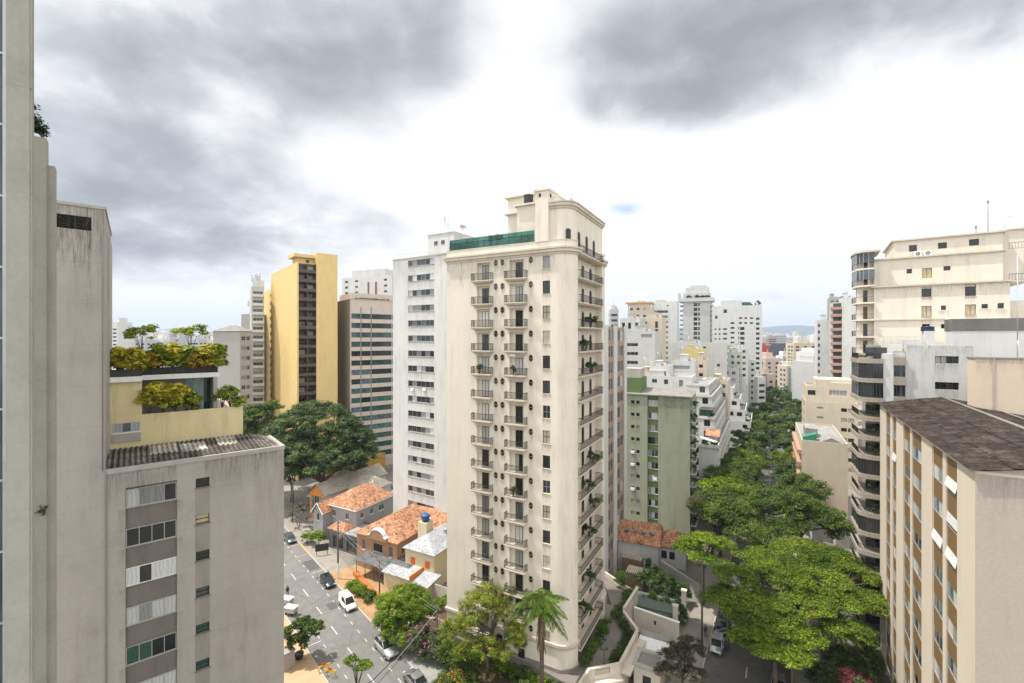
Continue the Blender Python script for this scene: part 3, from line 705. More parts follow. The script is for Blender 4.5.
white_slab()

# ------------------------------------------------------------------ grey concrete block, left foreground
m_grey = plaster('grey_concrete', (0.395, 0.37, 0.33, 1), 0.2, 0.24, courses=2.9, scale=0.22)
m_greydk = plaster('grey_band', (0.185, 0.17, 0.15, 1), 0.2, 0.3)
m_corr = roofsheet('corrugated_dark', (0.17, 0.15, 0.13, 1), (0.09, 0.08, 0.07, 1), 0.34, lines=0.55)
m_corr_pale = roofsheet('corrugated_pale', (0.50, 0.46, 0.40, 1), (0.36, 0.33, 0.28, 1), 0.34, lines=0.35)
def corrugated(mb, x0, x1, y0, z0, y1, z1, pitch=0.34, amp=0.07, mi=0):
    n = max(4, int((x1 - x0) / pitch * 4))
    for k in range(n):
        a, c = x0 + (x1 - x0) * k / n, x0 + (x1 - x0) * (k + 1) / n; ha, hc = amp * math.sin(2 * math.pi * a / pitch), amp * math.sin(2 * math.pi * c / pitch)
        mb.quad((a, y0, z0 + ha), (c, y0, z0 + hc), (c, y1, z1 + hc), (a, y1, z1 + ha), mi)
def grey_block():
    b = Bld('concrete_apartment_block', 'grey concrete block with a dark window strip and a taller windowless wing', 'apartment building', 284, 40.1, 'r', 50.3, px2=105, D=5.4, z0=0, z1=0)
    b.z1 = Z(446, 40.1); L = b.L
    u0, u1 = b.u(125.5), b.u(177); ztop = b.z(484, (u0 + u1) / 2)
    nd = 0.14
    # dark recessed strip: one hole with its own back, windows and spandrels inside it
    b.hole(0, u0, u1, 0, ztop, nd)
    pk = [['curtain', 'grey', 'grey', 'dark'], ['dark', 'dark', 'dark', 'dark'], ['curtain', 'dark', 'curtain', 'curtain'], ['curtain', 'grey', 'curtain', 'curtain'], ['forest', 'forest', 'dark', 'dark'], ['mid', 'curtain', 'curtain', 'curtain'], ['grey', 'dark', 'curtain', 'dark']] + [['dark', 'grey', 'curtain', 'mid']] * 6
    spc = 2.9; zc0 = b.z(495.5, b.u(151))
    for i in range(11):
        zb = zc0 - 0.62 - spc * i
        if zb < 0.5: break
        o = b.place('window', window_mesh(u1 - u0 - 0.06, 1.32, 3, m_alu if i != 2 else m_white, m_conc, -0.07, False, None), 0, (u0 + u1) / 2, zb, -nd + 0.004)
        ob('pane', pane_mesh(u1 - u0 - 0.06, 1.32, 3, -0.07, pk[i]), o)
        b.win(0, b.u(202.7), b.z(482, b.u(202.7)) - 0.4 - spc * i, 0.92, 0.74, 0, m_iron, m_greydk, 0.12, [['dark'], ['tanblind'], ['dark'], ['mid'], ['forest'], ['green'], ['grey']][i % 7], bars=1)
    b.wall(m_grey, parapet=0.0, roof=m_conc)
    mb = MB(); mb.quad((u0 + 0.002, nd - 0.004, 0), (u1 - 0.002, nd - 0.004, 0), (u1 - 0.002, nd - 0.004, ztop), (u0 + 0.002, nd - 0.004, ztop)); b.part('window_strip', mb, m_greydk)
    mb = MB(); us = b.u(202.7); zs0 = b.z(482, us) - 0.4
    for i in range(10): mb.box(us - 0.5, us + 0.5, -0.004, 0.01, zs0 - spc * i - spc + 0.76, zs0 - spc * i - 0.08)
    b.part('wall_panel', mb, plaster('grey_panel', (0.31, 0.29, 0.255, 1), 0.2, 0.35))
    mb = MB(); mb.box(0, L + 0.06, -0.06, 0.22, b.z1 - 0.28, b.z1 + 0.06); mb.box(L - 0.2, L + 0.06, 0.22, 5.4, b.z1 - 0.28, b.z1 + 0.06); b.part('coping', mb, m_conc)
    mb = MB(); corrugated(mb, 0.1, L - 1.8, 0.3, b.z1 + 0.05, 5.3, b.z1 + 0.5)
    n = 24
    mb.quad((L - 1.8, 0.3, b.z1 + 0.05), (L - 0.3, 0.4, b.z1 + 0.05), (L - 0.3, 5.2, b.z1 + 0.05), (L - 1.8, 5.3, b.z1 + 0.5))
    rf = b.part('roof', mb, m_corr)
    mb = MB()
    for (a, c, y0, y1) in ((2.6, 4.4, 2.4, 5.0), (4.6, 6.4, 2.0, 4.4), (7.2, 8.6, 2.6, 5.1)):
        f_ = lambda y: b.z1 + 0.05 + 0.45 * (y - 0.3) / 5.0
        corrugated(mb, a, c, y0, f_(y0) + 0.02, y1, f_(y1) + 0.02)
    mb.build('roof_sheet', m_corr_pale, rf)
    stains(b, [(0, L * t, b.z1 - 0.3, L * 0.2, 2 + 3 * random.random(), 0.9) for t in (0.08, 0.25, 0.6, 0.75, 0.9)] + [(0, (u0 + u1) / 2 + (u1 - u0) * t, zc0 - 0.7 - spc * i + 0.0, 0.5, 1.2, 0.8) for i in range(10) for t in (-0.54, 0.54)])
    # taller wing
    H2 = 53.3; xl = -9.0
    mb = MB(); pts = [(xl, 0), (-0.002, 0), (-0.002, 11), (xl, 11)]
    vx0, vx1 = b.u(53.2), b.u(91.5); vz0, vz1 = b.z(231, vx1), b.z(217.5, vx1)
    w2 = Bld.__new__(Bld); w2.__dict__.update(b.__dict__); w2.holes = {}; w2.wins = []; w2.poly = pts; w2.z1 = H2
    w2.hole(0, vx0 - xl, vx1 - xl, vz0, vz1, 0.35)
    w2.hole(0, 2.0, 3.5, vz0, vz1, 0.35)
    w2.wall(m_grey, parapet=0.5, roof=m_conc); w2.wallob['label'] = 'taller windowless concrete wing'
    stains(w2, [(0, 9.0 + xx, H2 - 0.15, 0.9, 3 + 6 * random.random(), 1.0) for xx in (-1.2, -0.5, -2.2, -2.9)] + [(0, (vx0 + vx1) / 2 + 9.0, vz0, 1.9, 3.2, 1.2)])
    w2.band('coping', H2 - 0.12, H2 + 0.08, 0.07, m_conc, 0.2)
    mb = MB()
    for k in range(7): z = vz0 + (vz1 - vz0) * (k + 0.3) / 7; mb.quad((vx0, 0.06, z), (vx1, 0.06, z), (vx1, 0.22, z + 0.14), (vx0, 0.22, z + 0.14))
    mb.box(vx0 + 1.05, vx0 + 1.1, 0.03, 0.2, vz0, vz1); b.part('vent_grille', mb, m_iron)
    mb = MB(); mb.box(-3.2, 0.1, 4.2, 10.5, b.z1 - 0.3, H2 - 1.2); b.part('wall', mb, m_conc)
    mb = MB(); mb.tube([(0.06, -0.04, 0.5), (0.06, -0.04, b.z1)], 0.05, 6); mb.tube([(-0.12, -0.05, b.z1), (-0.12, -0.05, H2 - 0.3)], 0.03, 5)
    b.part('pipe', mb, m_conc_dk)
    return b
greyb = grey_block()

# ------------------------------------------------------------------ nearest concrete piers at the left edge
def near_piers():
    m = plaster('pier_concrete', (0.35, 0.34, 0.295, 1), 0.18, 0.2, scale=0.5, bump=0.01)
    b = Bld('concrete_tower', 'near concrete tower edge at the left with two piers and a window slit', 'apartment building', 32, 13, 'r', 50.3, px2=6, D=0.35, z0=0, z1=62); L = b.L
    mb = MB(); mb.box(0, L - 0.05, 0, 0.35, 0, 62); mb.box(L - 0.05, L, 0.03, 0.36, 0, 62)
    for z in range(3, 62, 3): mb.box(-0.003, L + 0.003, -0.004, 0.2, z + 0.12, z + 0.13)
    mb.box(-6, L - 1.0, 0.46, 4.3, 0, 62); b.part('pier', mb, m)
    c = Bld('pier', '', '', 49.5, 21, 'r', 50.3, px2=30, D=0.6, z0=0, z1=53.2); rt = c.root
    mb = MB(); p0 = [c.P(0, 0), c.P(c.L - 0.1, 0), c.P(c.L - 0.1, 0.7), c.P(0, 0.7)]; p1 = [c.P(c.L - 0.1, 0.12), c.P(c.L + 0.16, 0.12), c.P(c.L + 0.16, 0.8), c.P(c.L - 0.1, 0.8)]
    inv = Matrix.Translation((b.x, b.y, 0)) @ Matrix.Rotation(b.th, 4, 'Z'); inv = inv.inverted()
    q = lambda pts: [tuple((inv @ Vector((x, y, 0)))[:2]) for x, y in pts]
    mb.prism(q(p0), 0, 53.2); mb.prism(q(p1), 0, 52.0); mb.prism(q([c.P(-3, 0.9), c.P(c.L - 0.6, 0.9), c.P(c.L - 0.6, 6), c.P(-3, 6)]), 0, 53.1); b.part('pier', mb, m); bpy.data.objects.remove(rt)
    mb = MB(); mb.box(-3.5, -0.002, 0.25, 0.44, 0, 62); b.part('window_wall', mb, PANE['blue'])
    mb = MB()
    for z in range(2, 62, 2): mb.box(-3.5, -0.003, 0.2, 0.3, z - 0.03, z + 0.03)
    mb.box(-0.08, -0.003, 0.1, 0.249, 0, 62); b.part('window_frame', mb, m_alu)
    lm = leafmat('leaf_dark', (0.02, 0.04, 0.012, 1), (0.035, 0.065, 0.02, 1))
    x, y = c.P(c.L * 0.55, 0.5); shrub('rooftop_shrub', 'dark bushy plant on top of the near concrete pier, against the sky', (x, y, 53.2), [(-0.3, 0, 0.6, 0.22, 0.25, 0.75), (-0.1, 0, 0.35, 0.16, 0.2, 0.4), (-0.5, -0.1, 1.5, 0.13, 0.2, 0.35)], lm, 30, 900, 0.25, 0.07)
    x, y = c.P(c.L * 0.7, -0.02); shrub('wall_weed', 'sprig of weed growing from a crack in the concrete pier', (x, y, Z(513, y)), [(0, -0.1, 0.1, 0.18, 0.08, 0.3), (0.25, -0.05, 0.25, 0.15, 0.08, 0.1)], leafmat('leaf_balcony', (0, 0, 0, 1), (0, 0, 0, 1)), 8, 70, 0.1, 0.05, cat='weed')
near_piers()
# ------------------------------------------------------------------ yellow penthouse behind the grey block
m_yel = plaster('yellow_render', (0.68, 0.58, 0.33, 1), 0.12, 0.25)
m_yelgrn = leafmat('leaf_yellow', (0.28, 0.33, 0.035, 1), (0.55, 0.48, 0.045, 1), (0.66, 0.45, 0.04, 1), scale=1.1)
m_lime = leafmat('leaf_lime', (0.13, 0.19, 0.02, 1), (0.28, 0.34, 0.04, 1), (0.40, 0.42, 0.06, 1), scale=0.8)
m_orangeleaf = leafmat('leaf_orange', (0.22, 0.22, 0.02, 1), (0.46, 0.30, 0.025, 1), (0.36, 0.34, 0.03, 1), scale=1.2)
def yellow_penthouse():
    b = Bld('yellow_penthouse', 'yellow building with planted roof terrace behind the grey concrete block', 'apartment building', 243, 42.9, 'r', 50.3, px2=100, D=13, z0=0, z1=0)
    L = b.L; b.z1 = Z(406, 42.9)
    b.wall(m_yel, parapet=0.5, roof=m_conc)
    ul = b.u(142); zt = b.z(381, ul)
    mb = MB(); mb.box(0, ul, 0.004, 12.6, b.z1 - 0.6, zt - 0.004); b.part('wall', mb, m_yel)
    us = b.u(220, -1.0)
    mb = MB(); mb.box(-0.2, ul, -0.3, 12.5, zt, zt + 0.42); mb.box(ul, us, 0.9, 12.5, zt, zt + 0.42); b.part('roof', mb, m_white)
    # recessed glazed room under the slab
    mb = MB(); mb.box(ul, us - 0.5, 3.2, 12, b.z1 - 0.5, zt - 0.002); mb.box(us - 0.55, us - 0.25, 0.7, 3.2, b.z1 - 0.5, zt - 0.003); b.part('wall', mb, m_conc)
    g0, g1 = b.u(186, -3.0), b.u(211, -3.0)
    for k in range(3):
        a, c = g0 + (g1 - g0) * k / 3, g0 + (g1 - g0) * (k + 1) / 3
        o = ob('window', window_mesh(c - a - 0.02, zt - b.z1 + 0.35, 0, m_white, None, 0.0, False, None), b.root, ((a + c) / 2, 3.1, b.z1 - 0.45)); ob('pane', pane_mesh(c - a - 0.02, zt - b.z1 + 0.35, 0, 0, [['teal', 'teal', 'green'][k]]), o)
    zw = b.z(432, b.u(128))
    o = b.place('window', window_mesh(b.u(140) - b.u(113), 0.8, 2, m_alu, m_white, -0.05, False, None), 0, (b.u(140) + b.u(113)) / 2, zw, 0.0); ob('pane', pane_mesh(b.u(140) - b.u(113), 0.8, 2, -0.05, ['grey', 'mid', 'grey']), o)
    mb = MB(); mb.box(b.u(112), b.u(141), -0.12, -0.0, zw - 0.75, zw - 0.15); b.part('sill', mb, m_conc)
    # planters on the slab
    mb = MB(); mb.box(0, ul, -0.2, 1.1, zt + 0.42, zt + 0.98); mb.box(ul + 0.003, us - 0.2, 1.0, 2.2, zt + 0.42, zt + 0.98); b.part('planter', mb, plain('planter_dark', (0.035, 0.033, 0.03, 1), 0.7))
    mb = railing(us - 0.2, 1.15, 0.4, 0.015); mb.v = [(x, y + 0.93, z + zt + 0.42) for x, y, z in mb.v]; b.part('railing', mb, m_iron)
    def P3(px, w, z): lx = b.u(px, -w); x, y = b.P(lx, w); return (x, y, z)
    zz = zt + 0.6
    spec = [(118, 0.5, 1.7, m_yelgrn), (131, 0.6, 1.6, m_yelgrn), (146, 1.4, 1.3, m_orangeleaf), (159, 1.5, 1.9, m_lime), (172, 1.5, 2.0, m_yelgrn), (184, 1.5, 1.8, m_lime), (196, 1.4, 1.4, m_orangeleaf), (206, 1.5, 1.9, m_yelgrn), (214, 1.5, 2.0, m_lime)]
    where = ['at the left end', 'second from the left', 'below the small left tree', 'right of the small left tree', 'in the middle', 'left of the orange clump', 'orange and low, right of the middle', 'second from the right end', 'at the right end']
    for i, (p, w, h, m) in enumerate(spec):
        shrub('terrace_shrub', 'leafy shrub in the yellow penthouse roof planter, %s' % where[i], P3(p, w, zz), [(0, 0, 0.5 * h, 1.1, 0.8, 0.62 * h), (0.3, -0.2, 0.8 * h, 0.7, 0.6, 0.5 * h)], m, 46, 1500, 0.4, 0.27, 'shrubs in the roof planter of the yellow penthouse')
    for i, (p, w, h) in enumerate(((142, 2.0, 4.4), (191, 4.2, 4.6))):
        tree('terrace_tree', ['small round tree in the roof garden, left of two, tallest over the planter', 'small round tree in the roof garden, right of two, set back'][i], P3(p, w, zz - 0.4), h, [(0, 0, h - 0.8, 1.3, 1.2, 0.6), (0.5, 0.1, h - 0.3, 0.8, 0.8, 0.4), (-0.7, 0, h - 0.6, 0.8, 0.8, 0.45)], m_lime, bark, 34, 1000, 0.36, 0.13, 0.6, 0.05, 0.5, 5, 'trees on the yellow penthouse')
    zz = b.z1 - 0.4
    for i, (p, w, h, m) in enumerate(((150, 0.3, 2.9, m_yelgrn), (163, 0.3, 3.0, m_yelgrn), (176, 0.3, 2.8, m_yelgrn), (186, 0.4, 1.9, m_lime))):
        shrub('terrace_shrub', 'yellow leafed shrub standing on the lower terrace below the white slab, %s' % ['leftmost', 'tallest one', 'right of the tallest', 'beside the glass doors'][i], P3(p, w, zz), [(0, 0, 0.45 * h, 1.0, 0.6, 0.5 * h), (0.3, -0.1, 0.72 * h, 0.75, 0.5, 0.3 * h)], m, 44, 1600, 0.4, 0.27, 'shrubs on the lower terrace')
    for i, (p, w, h) in enumerate(((222, 0.8, 2.2), (231, 1.2, 2.6), (237, 0.5, 1.3))):
        shrub('terrace_shrub', 'lime bush at the right end of the yellow terrace, %s' % ['under the slab edge', 'the tall one', 'low by the corner'][i], P3(p, w, zz), [(0, 0, 0.5 * h, 0.65, 0.6, 0.5 * h)], m_lime, 24, 900, 0.3, 0.13, 'bushes at the right end of the terrace')
yellow_penthouse()

# ------------------------------------------------------------------ generic block with window columns
def block(name, label, px, Y, side, b, px2, D, ztop, wall, front=(), right=(), parapet=0.7, floor=3.0, first=1.6, nmax=40, roof=None, group=None, cat='apartment building', zmin=1.0, z0=0.0, coping=None, frame=None):
    """front / right: lists of (px0, px1, height, mullions, panes, sill) window columns repeated on every floor, given by the columns of pixels they span."""
    B = Bld(name, label, cat, px, Y, side, b, px2=px2, D=D, z0=z0, z1=ztop, group=group)
    for seg, lst in ((0, front), (1, right)):
        for w in lst:
            p0, p1, h, mull, panes = w[:5]; sill = w[5] if len(w) > 5 else None; fl = w[6] if len(w) > 6 else floor; fs = w[7] if len(w) > 7 else first
            if seg == 0: a, c = B.u(p0), B.u(p1)
            else: a, c = B.v(p0), B.v(p1)
            k = 0; z = ztop - z0 - fs - h
            while z > zmin and k < nmax:
                B.win(seg, (a + c) / 2, z, max(0.3, abs(c - a)), h, mull, frame or m_alu, sill, 0.18, panes, far=True); z -= fl; k += 1
    B.wall(wall, parapet=parapet, roof=roof)
    rb = random.Random(label); mb = MB(); x = B.L * rb.uniform(0.15, 0.55); zt = B.z1 - z0 - parapet; w_ = min(B.L * 0.3, 4.5); hh = rb.uniform(1.6, 3.0); y_ = min(D * 0.3, 3.0)
    if parapet > 0.3 and 'terrace' not in label:
        mb.box(x, x + w_, y_, y_ + min(D * 0.5, 5), zt, zt + hh); mb.box(x - 0.15, x + w_ + 0.15, y_ - 0.15, y_ + min(D * 0.5, 5) + 0.15, zt + hh, zt + hh + 0.15); B.part('roof_house', mb, wall)
        mb = MB(); xt = min(B.L - 1.0, x + w_ + 1.2); mb.lathe([(0.85, 0), (0.8, 1.3), (0.0, 1.5)], xt, y_ + 1, 12); mb.v = [(a, b_, c + zt) for a, b_, c in mb.v]; B.part('roof_tank', mb, m_conc)
        mb = MB(); mb.tube([(x + 0.6, y_ + 0.5, zt + hh), (x + 0.6, y_ + 0.5, zt + hh + rb.uniform(2, 4))], 0.06, 4); B.part('mast', mb, m_metal_gal)
    if coping: B.band('coping', ztop - 0.15, ztop + 0.06, 0.08, coping, 0.2)
    return B
m_brick_tan = plaster('office_beige', (0.56, 0.49, 0.42, 1), 0.08, 0.12)
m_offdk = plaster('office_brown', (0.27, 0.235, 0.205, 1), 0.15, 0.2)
m_yellow = plaster('tower_yellow', (0.70, 0.52, 0.235, 1), 0.08, 0.16)
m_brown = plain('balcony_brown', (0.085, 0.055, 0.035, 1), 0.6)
m_greywall = plaster('far_grey', (0.36, 0.34, 0.325, 1), 0.08, 0.12)
m_midgrey = plaster('mid_grey_white', (0.50, 0.50, 0.485, 1), 0.10, 0.22)
m_beige = plaster('beige_render', (0.56, 0.49, 0.385, 1), 0.08, 0.16)
m_peach = plaster('peach_render', (0.62, 0.515, 0.40, 1), 0.05, 0.08)

# yellow tower
def yellow_tower():
    Y = 140; b = Bld('yellow_tower', 'tall yellow tower with a dark recessed column of brown balconies', 'apartment building', 297, Y, 'l', 50.3, px2=337.5, D=10, z0=0, z1=0)
    L = b.L; zr = Z(254, Y + 6); ua = b.u(316.3); zl = Z(262, Y)
    o = b.P(0, 0); b.D = D = hit(271, o[0], o[1], b.b - 90); b.z1 = zl
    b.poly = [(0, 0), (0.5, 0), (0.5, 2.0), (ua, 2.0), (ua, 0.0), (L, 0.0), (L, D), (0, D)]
    w = ua - 0.5; fl = 2.93
    mb = MB(); mb.box(-w / 2 + 0.03, w / 2 - 0.03, -1.9, 0, -0.18, 0); mb.box(-w / 2 + 0.03, w / 2 - 0.03, -1.95, -1.8, 0, 0.85); mb.box(-0.1, 0.1, -1.85, 0, 0, 2.7); bal = mb.mesh('balcony', m_brown)
    k = 0; z = zl - 2.9; lm = leafmat('leaf_balcony', (0, 0, 0, 1), (0, 0, 0, 1))
    while z > 2:
        b.win(2, w * 0.25, z + 0.1, w * 0.40, 2.1, 1, m_dkframe, None, 0.1, ['dark', 'mid', 'tanblind'], True); b.win(2, w * 0.75, z + 0.1, w * 0.40, 2.1, 1, m_dkframe, None, 0.1, ['dark', 'mid', 'grey'], True)
        b.place('balcony', bal, 2, w / 2, z, 0)
        if k in (6, 8):
            x, y = b.P(0.5 + w * 0.25, 0.1); shrub('potted_plant', 'green plants on a brown balcony of the yellow tower, %s' % ('upper of two' if k == 6 else 'lower of two'), (x, y, z), [(0, 0, 1.1, 0.7, 0.4, 0.5)], lm, 8, 180, 0.3, 0.14, 'plants on the yellow tower', 'plant')
        z -= fl; k += 1
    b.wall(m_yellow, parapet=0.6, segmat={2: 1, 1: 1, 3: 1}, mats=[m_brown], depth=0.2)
    mb = MB(); mb.box(ua, L, 0.003, D - 1, zl - 0.01, zr); b.part('wall', mb, m_yellow)
    mb = MB(); mb.box(0.7, ua + 0.5, 2.5, 8, zl - 0.6, zl + 1.9); mb.box(-0.6, ua + 0.5, 1.2, 8.5, zl + 1.9, zl + 2.9); mb.box(ua - 2.4, ua - 1.4, 2.46, 2.55, zl + 0.4, zl + 1.4, 1); b.part('roof_house', mb, [m_yellow, m_dkframe])
    # set-back wing further along the side, with small windows
    w2 = Bld.__new__(Bld); w2.__dict__.update(b.__dict__); w2.holes = {}; w2.wins = []
    o = b.P(1.6, 0); ye = hit(263.5, o[0], o[1], b.b - 90); w2.poly = [(1.6, D + 0.003), (6, D + 0.003), (6, ye), (1.6, ye)]; w2.z1 = b.z(288, 1.6, D + 2)
    z = w2.z1 - 3.0
    while z > 6: w2.win(3, (ye - D) * 0.6, z, 1.6, 1.3, 0, m_dkframe, None, 0.15, ['dark', 'mid'], True); z -= fl
    w2.wall(m_yellow, parapet=0.5)
    mb = MB(); mb.tube([(0, 0, 0), (0, 0, 6)], 0.06, 5); x, y = b.P(b.u(312, -5), 5); tag(mb.build('antenna', m_metal_gal, None, (x, y, zr)), 'single mast antenna on the roof of the yellow tower', 'antenna')
yellow_tower()

# office with green ribbon windows
def office():
    b = Bld('office_building', 'beige office building with rows of green ribbon windows and a dark side', 'office building', 350, 150, 'l', 52, px2=404, D=16, z0=0, z1=0)
    b.z1 = Z(299, 150)
    zf = b.z(314 - 5.5 + 1, b.u(370)); fl = 3.12
    k = 0; z = b.z(319, b.u(365)) 
    edges = [351, 361.0, 371.2, 392, 404]
    while z > 3:
        for a, c in zip(edges[:-1], edges[1:]):
            u0, u1 = b.u(a) + 0.12, b.u(c) - 0.12
            b.win(0, (u0 + u1) / 2, z, u1 - u0, 1.75, 2 if c - a < 12 else 4, m_dkframe, None, 0.2, random.choice((['green', 'dark'], ['green'], ['dark', 'blue'], ['green', 'blue'], ['dark'])), True)
        z -= fl; k += 1
    d0, d1 = 2.0, 13.0
    z = b.z(319, 0)
    while z > 3:
        for v in (3, 7, 11): b.win(3, v, z, 2.4, 1.6, 1, m_dkframe, None, 0.15, ['dark'], True)
        z -= fl
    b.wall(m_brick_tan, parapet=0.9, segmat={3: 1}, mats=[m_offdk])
    mb = MB()
    for p in (361.0, 371.2): u = b.u(p); mb.box(u - 0.13, u + 0.13, -0.12, -0.003, 2, b.z1 - 2.5)
    mb.box(-0.12, 0.0, -0.12, 16, 0, b.z1 - 0.8); b.part('fin', mb, m_offdk)
    mb = MB(); mb.box(1.0, b.L, 1.2, 14, b.z1 - 0.9, b.z1 + 2.2); mb.box(-0.2, b.L, -0.2, 0.3, b.z1, b.z1 + 0.15); b.part('roof_house', mb, m_brick_tan)
    lm = leafmat('leaf_balcony', (0, 0, 0, 1), (0, 0, 0, 1))
    x, y = b.P(b.u(372), 0.7); d = Vector((b.dx, b.dy))
    shrub('roof_hedge', 'strip of green planting along the roof edge of the office building', (x, y, b.z1 - 0.3), [(d.x * k, d.y * k, 0.5, 0.9, 0.6, 0.4) for k in np.arange(-5.5, 7, 1.2)], lm, 60, 1100, 0.35, 0.16, cat='hedge')
office()

def far_named():
    # white stepped tower behind the office
    B = block('white_tower', 'white tower with stepped top and red brown strips rising behind the office', 392, 232, 'r', 112, 342, 20, Z(275, 232), m_whitewall, front=[(345, 348, 1.2, 0, ['dark']), (355, 358, 1.0, 0, ['dark']), (384, 387, 1.2, 0, ['dark'])])
    mb = MB(); u0, u1 = B.u(351), B.u(384); mb.box(u0, u1, 1, 14, B.z1 - 0.7, Z(269, 236)); mb.box(B.u(367.5), B.u(369.5), -0.1, -0.003, 20, B.z1 - 2); mb.box(B.u(375), B.u(377.5), -0.1, -0.003, 20, B.z1 - 3); B.part('wall', mb, m_whitewall)
    mb = MB(); 
    for p, q in ((367.5, 369.3), (375, 377)): mb.box(B.u(p) + 0.1, B.u(q), -0.16, -0.11, 22, B.z1 - 3)
    B.part('panel', mb, plain('panel_red', (0.22, 0.07, 0.05, 1), 0.6))
    mb = MB(); mb.tube([(0, 0, 0), (0, 0, 9)], 0.12, 4); x, y = B.P(B.u(364), 3); tag(mb.build('antenna', m_metal_gal, None, (x, y, B.z1 - 0.7)), 'mast antenna on the white stepped tower behind the office', 'antenna')
    # grey block
    B = block('grey_tower', 'plain grey tower with hipped roof far left, between the terrace garden and the yellow tower', 240, 138, 'r', 112, 213, 4.2, Z(331, 138), m_greywall, right=[(241.5, 245.5, 1.3, 1, ['dark', 'mid', 'grey']), (246.5, 250, 1.3, 1, ['dark', 'mid'])], parapet=0.0, roof=m_conc)
    L, D, zt = B.L, B.D, B.z1; mb = MB(); c1, c2 = (L * 0.45, D * 0.5, zt + 1.9), (L * 0.6, D * 0.5, zt + 1.9)
    e = 0.4; q = [(-e, -e, zt), (L + e, -e, zt), (L + e, D + e, zt), (-e, D + e, zt)]
    mb.poly([q[0], q[1], c2, c1]); mb.poly([q[1], q[2], c2]); mb.poly([q[2], q[3], c1, c2]); mb.poly([q[3], q[0], c1]); B.part('roof', mb, m_conc_dk)
    # white balcony tower left of the yellow one
    B = block('balcony_tower', 'slim white tower of stacked balconies just left of the yellow tower', 264, 160, 'r', 58, 251.5, 14, Z(287, 160), m_midgrey, front=[(253, 263, 1.7, 2, ['dark', 'mid', 'grey', 'blue'])], floor=3.1)
    mb = MB(); z = B.z1 - 3.3 - 0.3
    sl = MB(); sl.box(0.2, B.L, -1.2, -0.003, 0, 0.25); sl.box(0.2, B.L, -1.2, -1.1, 0.25, 0.95); me = sl.mesh('balcony', m_whitewall)
    while z > 5: ob('balcony', me, B.root, (0, 0, z)); z -= 3.1
    mb = MB(); mb.box(1, 4, 2, 8, B.z1 - 0.7, B.z1 + 2.5)
    B.part('roof_house', mb, m_whitewall)
    for i, (p, h) in enumerate(((254, 5), (259, 6))):
        mb = MB(); mb.tube([(0, 0, 0), (0, 0, h)], 0.12, 4)
        for k in range(3): mb.box(-0.7, -0.3, -0.2, 0.2, h * 0.5 + k * 0.9, h * 0.5 + k * 0.9 + 0.7); mb.box(0.3, 0.7, -0.2, 0.2, h * 0.5 + k * 0.9, h * 0.5 + k * 0.9 + 0.7)
        x, y = B.P(B.u(p), 4); tag(mb.build('antenna', m_metal_gal, None, (x, y, B.z1 - 0.5)), 'phone antenna cluster on the slim balcony tower, %s of two' % ['left', 'right'][i], 'antenna', 'phone antennas on the balcony tower')
    mb = MB(); mb.box(-3, 3, 0, 8, 0, Z(314, 175)); x = X(247, 175); t = mb.build('stair_tower', m_greywall, None, (x, 175, 0), R(-20)); tag(t, 'narrow grey lift tower with antenna, right behind the plain grey tower', 'building')
    mb = MB(); mb.tube([(0, 0, 0), (0, 0, 5.5)], 0.12, 4); mb.box(-0.9, -0.4, -0.2, 0.2, 3, 5.3); mb.box(0.4, 0.9, -0.2, 0.2, 3, 5.3); tag(mb.build('antenna', m_metal_gal, None, (x, 177, Z(314, 175))), 'phone antenna on the narrow grey lift tower', 'antenna')
far_named()

# ------------------------------------------------------------------ striped tower right behind the cream one
m_tanpanel = plain('tan_panel', (0.33, 0.24, 0.165, 1), 0.7)
def striped():
    b = Bld('striped_tower', 'tower with white fins between tan panels and tall windows, just right of the cream tower', 'apartment building', 604, 79, 'r', 118.2, px2=590, D=16, z0=0, z1=0)
    b.D = D = b.v(626); b.poly = [(0, 0), (b.L, 0), (b.L, D), (0, D)]
    b.z1 = b.z(327, b.L, 6); zt = b.z1; fl = 2.95; L = b.L
    for a, c in ((608, 613), (617, 623.3)):
        v0, v1 = b.v(a), b.v(c); z = zt - 2.6; k = 0; wd = (v1 - v0) / 2
        while z > 1:
            for h_ in (0, 1): b.win(1, v0 + wd * (h_ + 0.5), z, wd - 0.25, 2.05, 1, m_alu, None, 0.1, random.choice((['dark'], ['grey', 'dark'], ['dark', 'mid'], ['blue', 'curtain'])), True)
            z -= fl; k += 1
    b.wall(m_tanpanel, parapet=0.5, roof=m_conc)
    mb = MB()
    for a, c in ((604.5, 607.6), (613.4, 616.6), (623.8, 626.2)): mb.box(L + 0.003, L + 0.14, b.v(a), b.v(c), 0, zt + 0.3)
    b.part('fin', mb, m_whitewall)
striped()

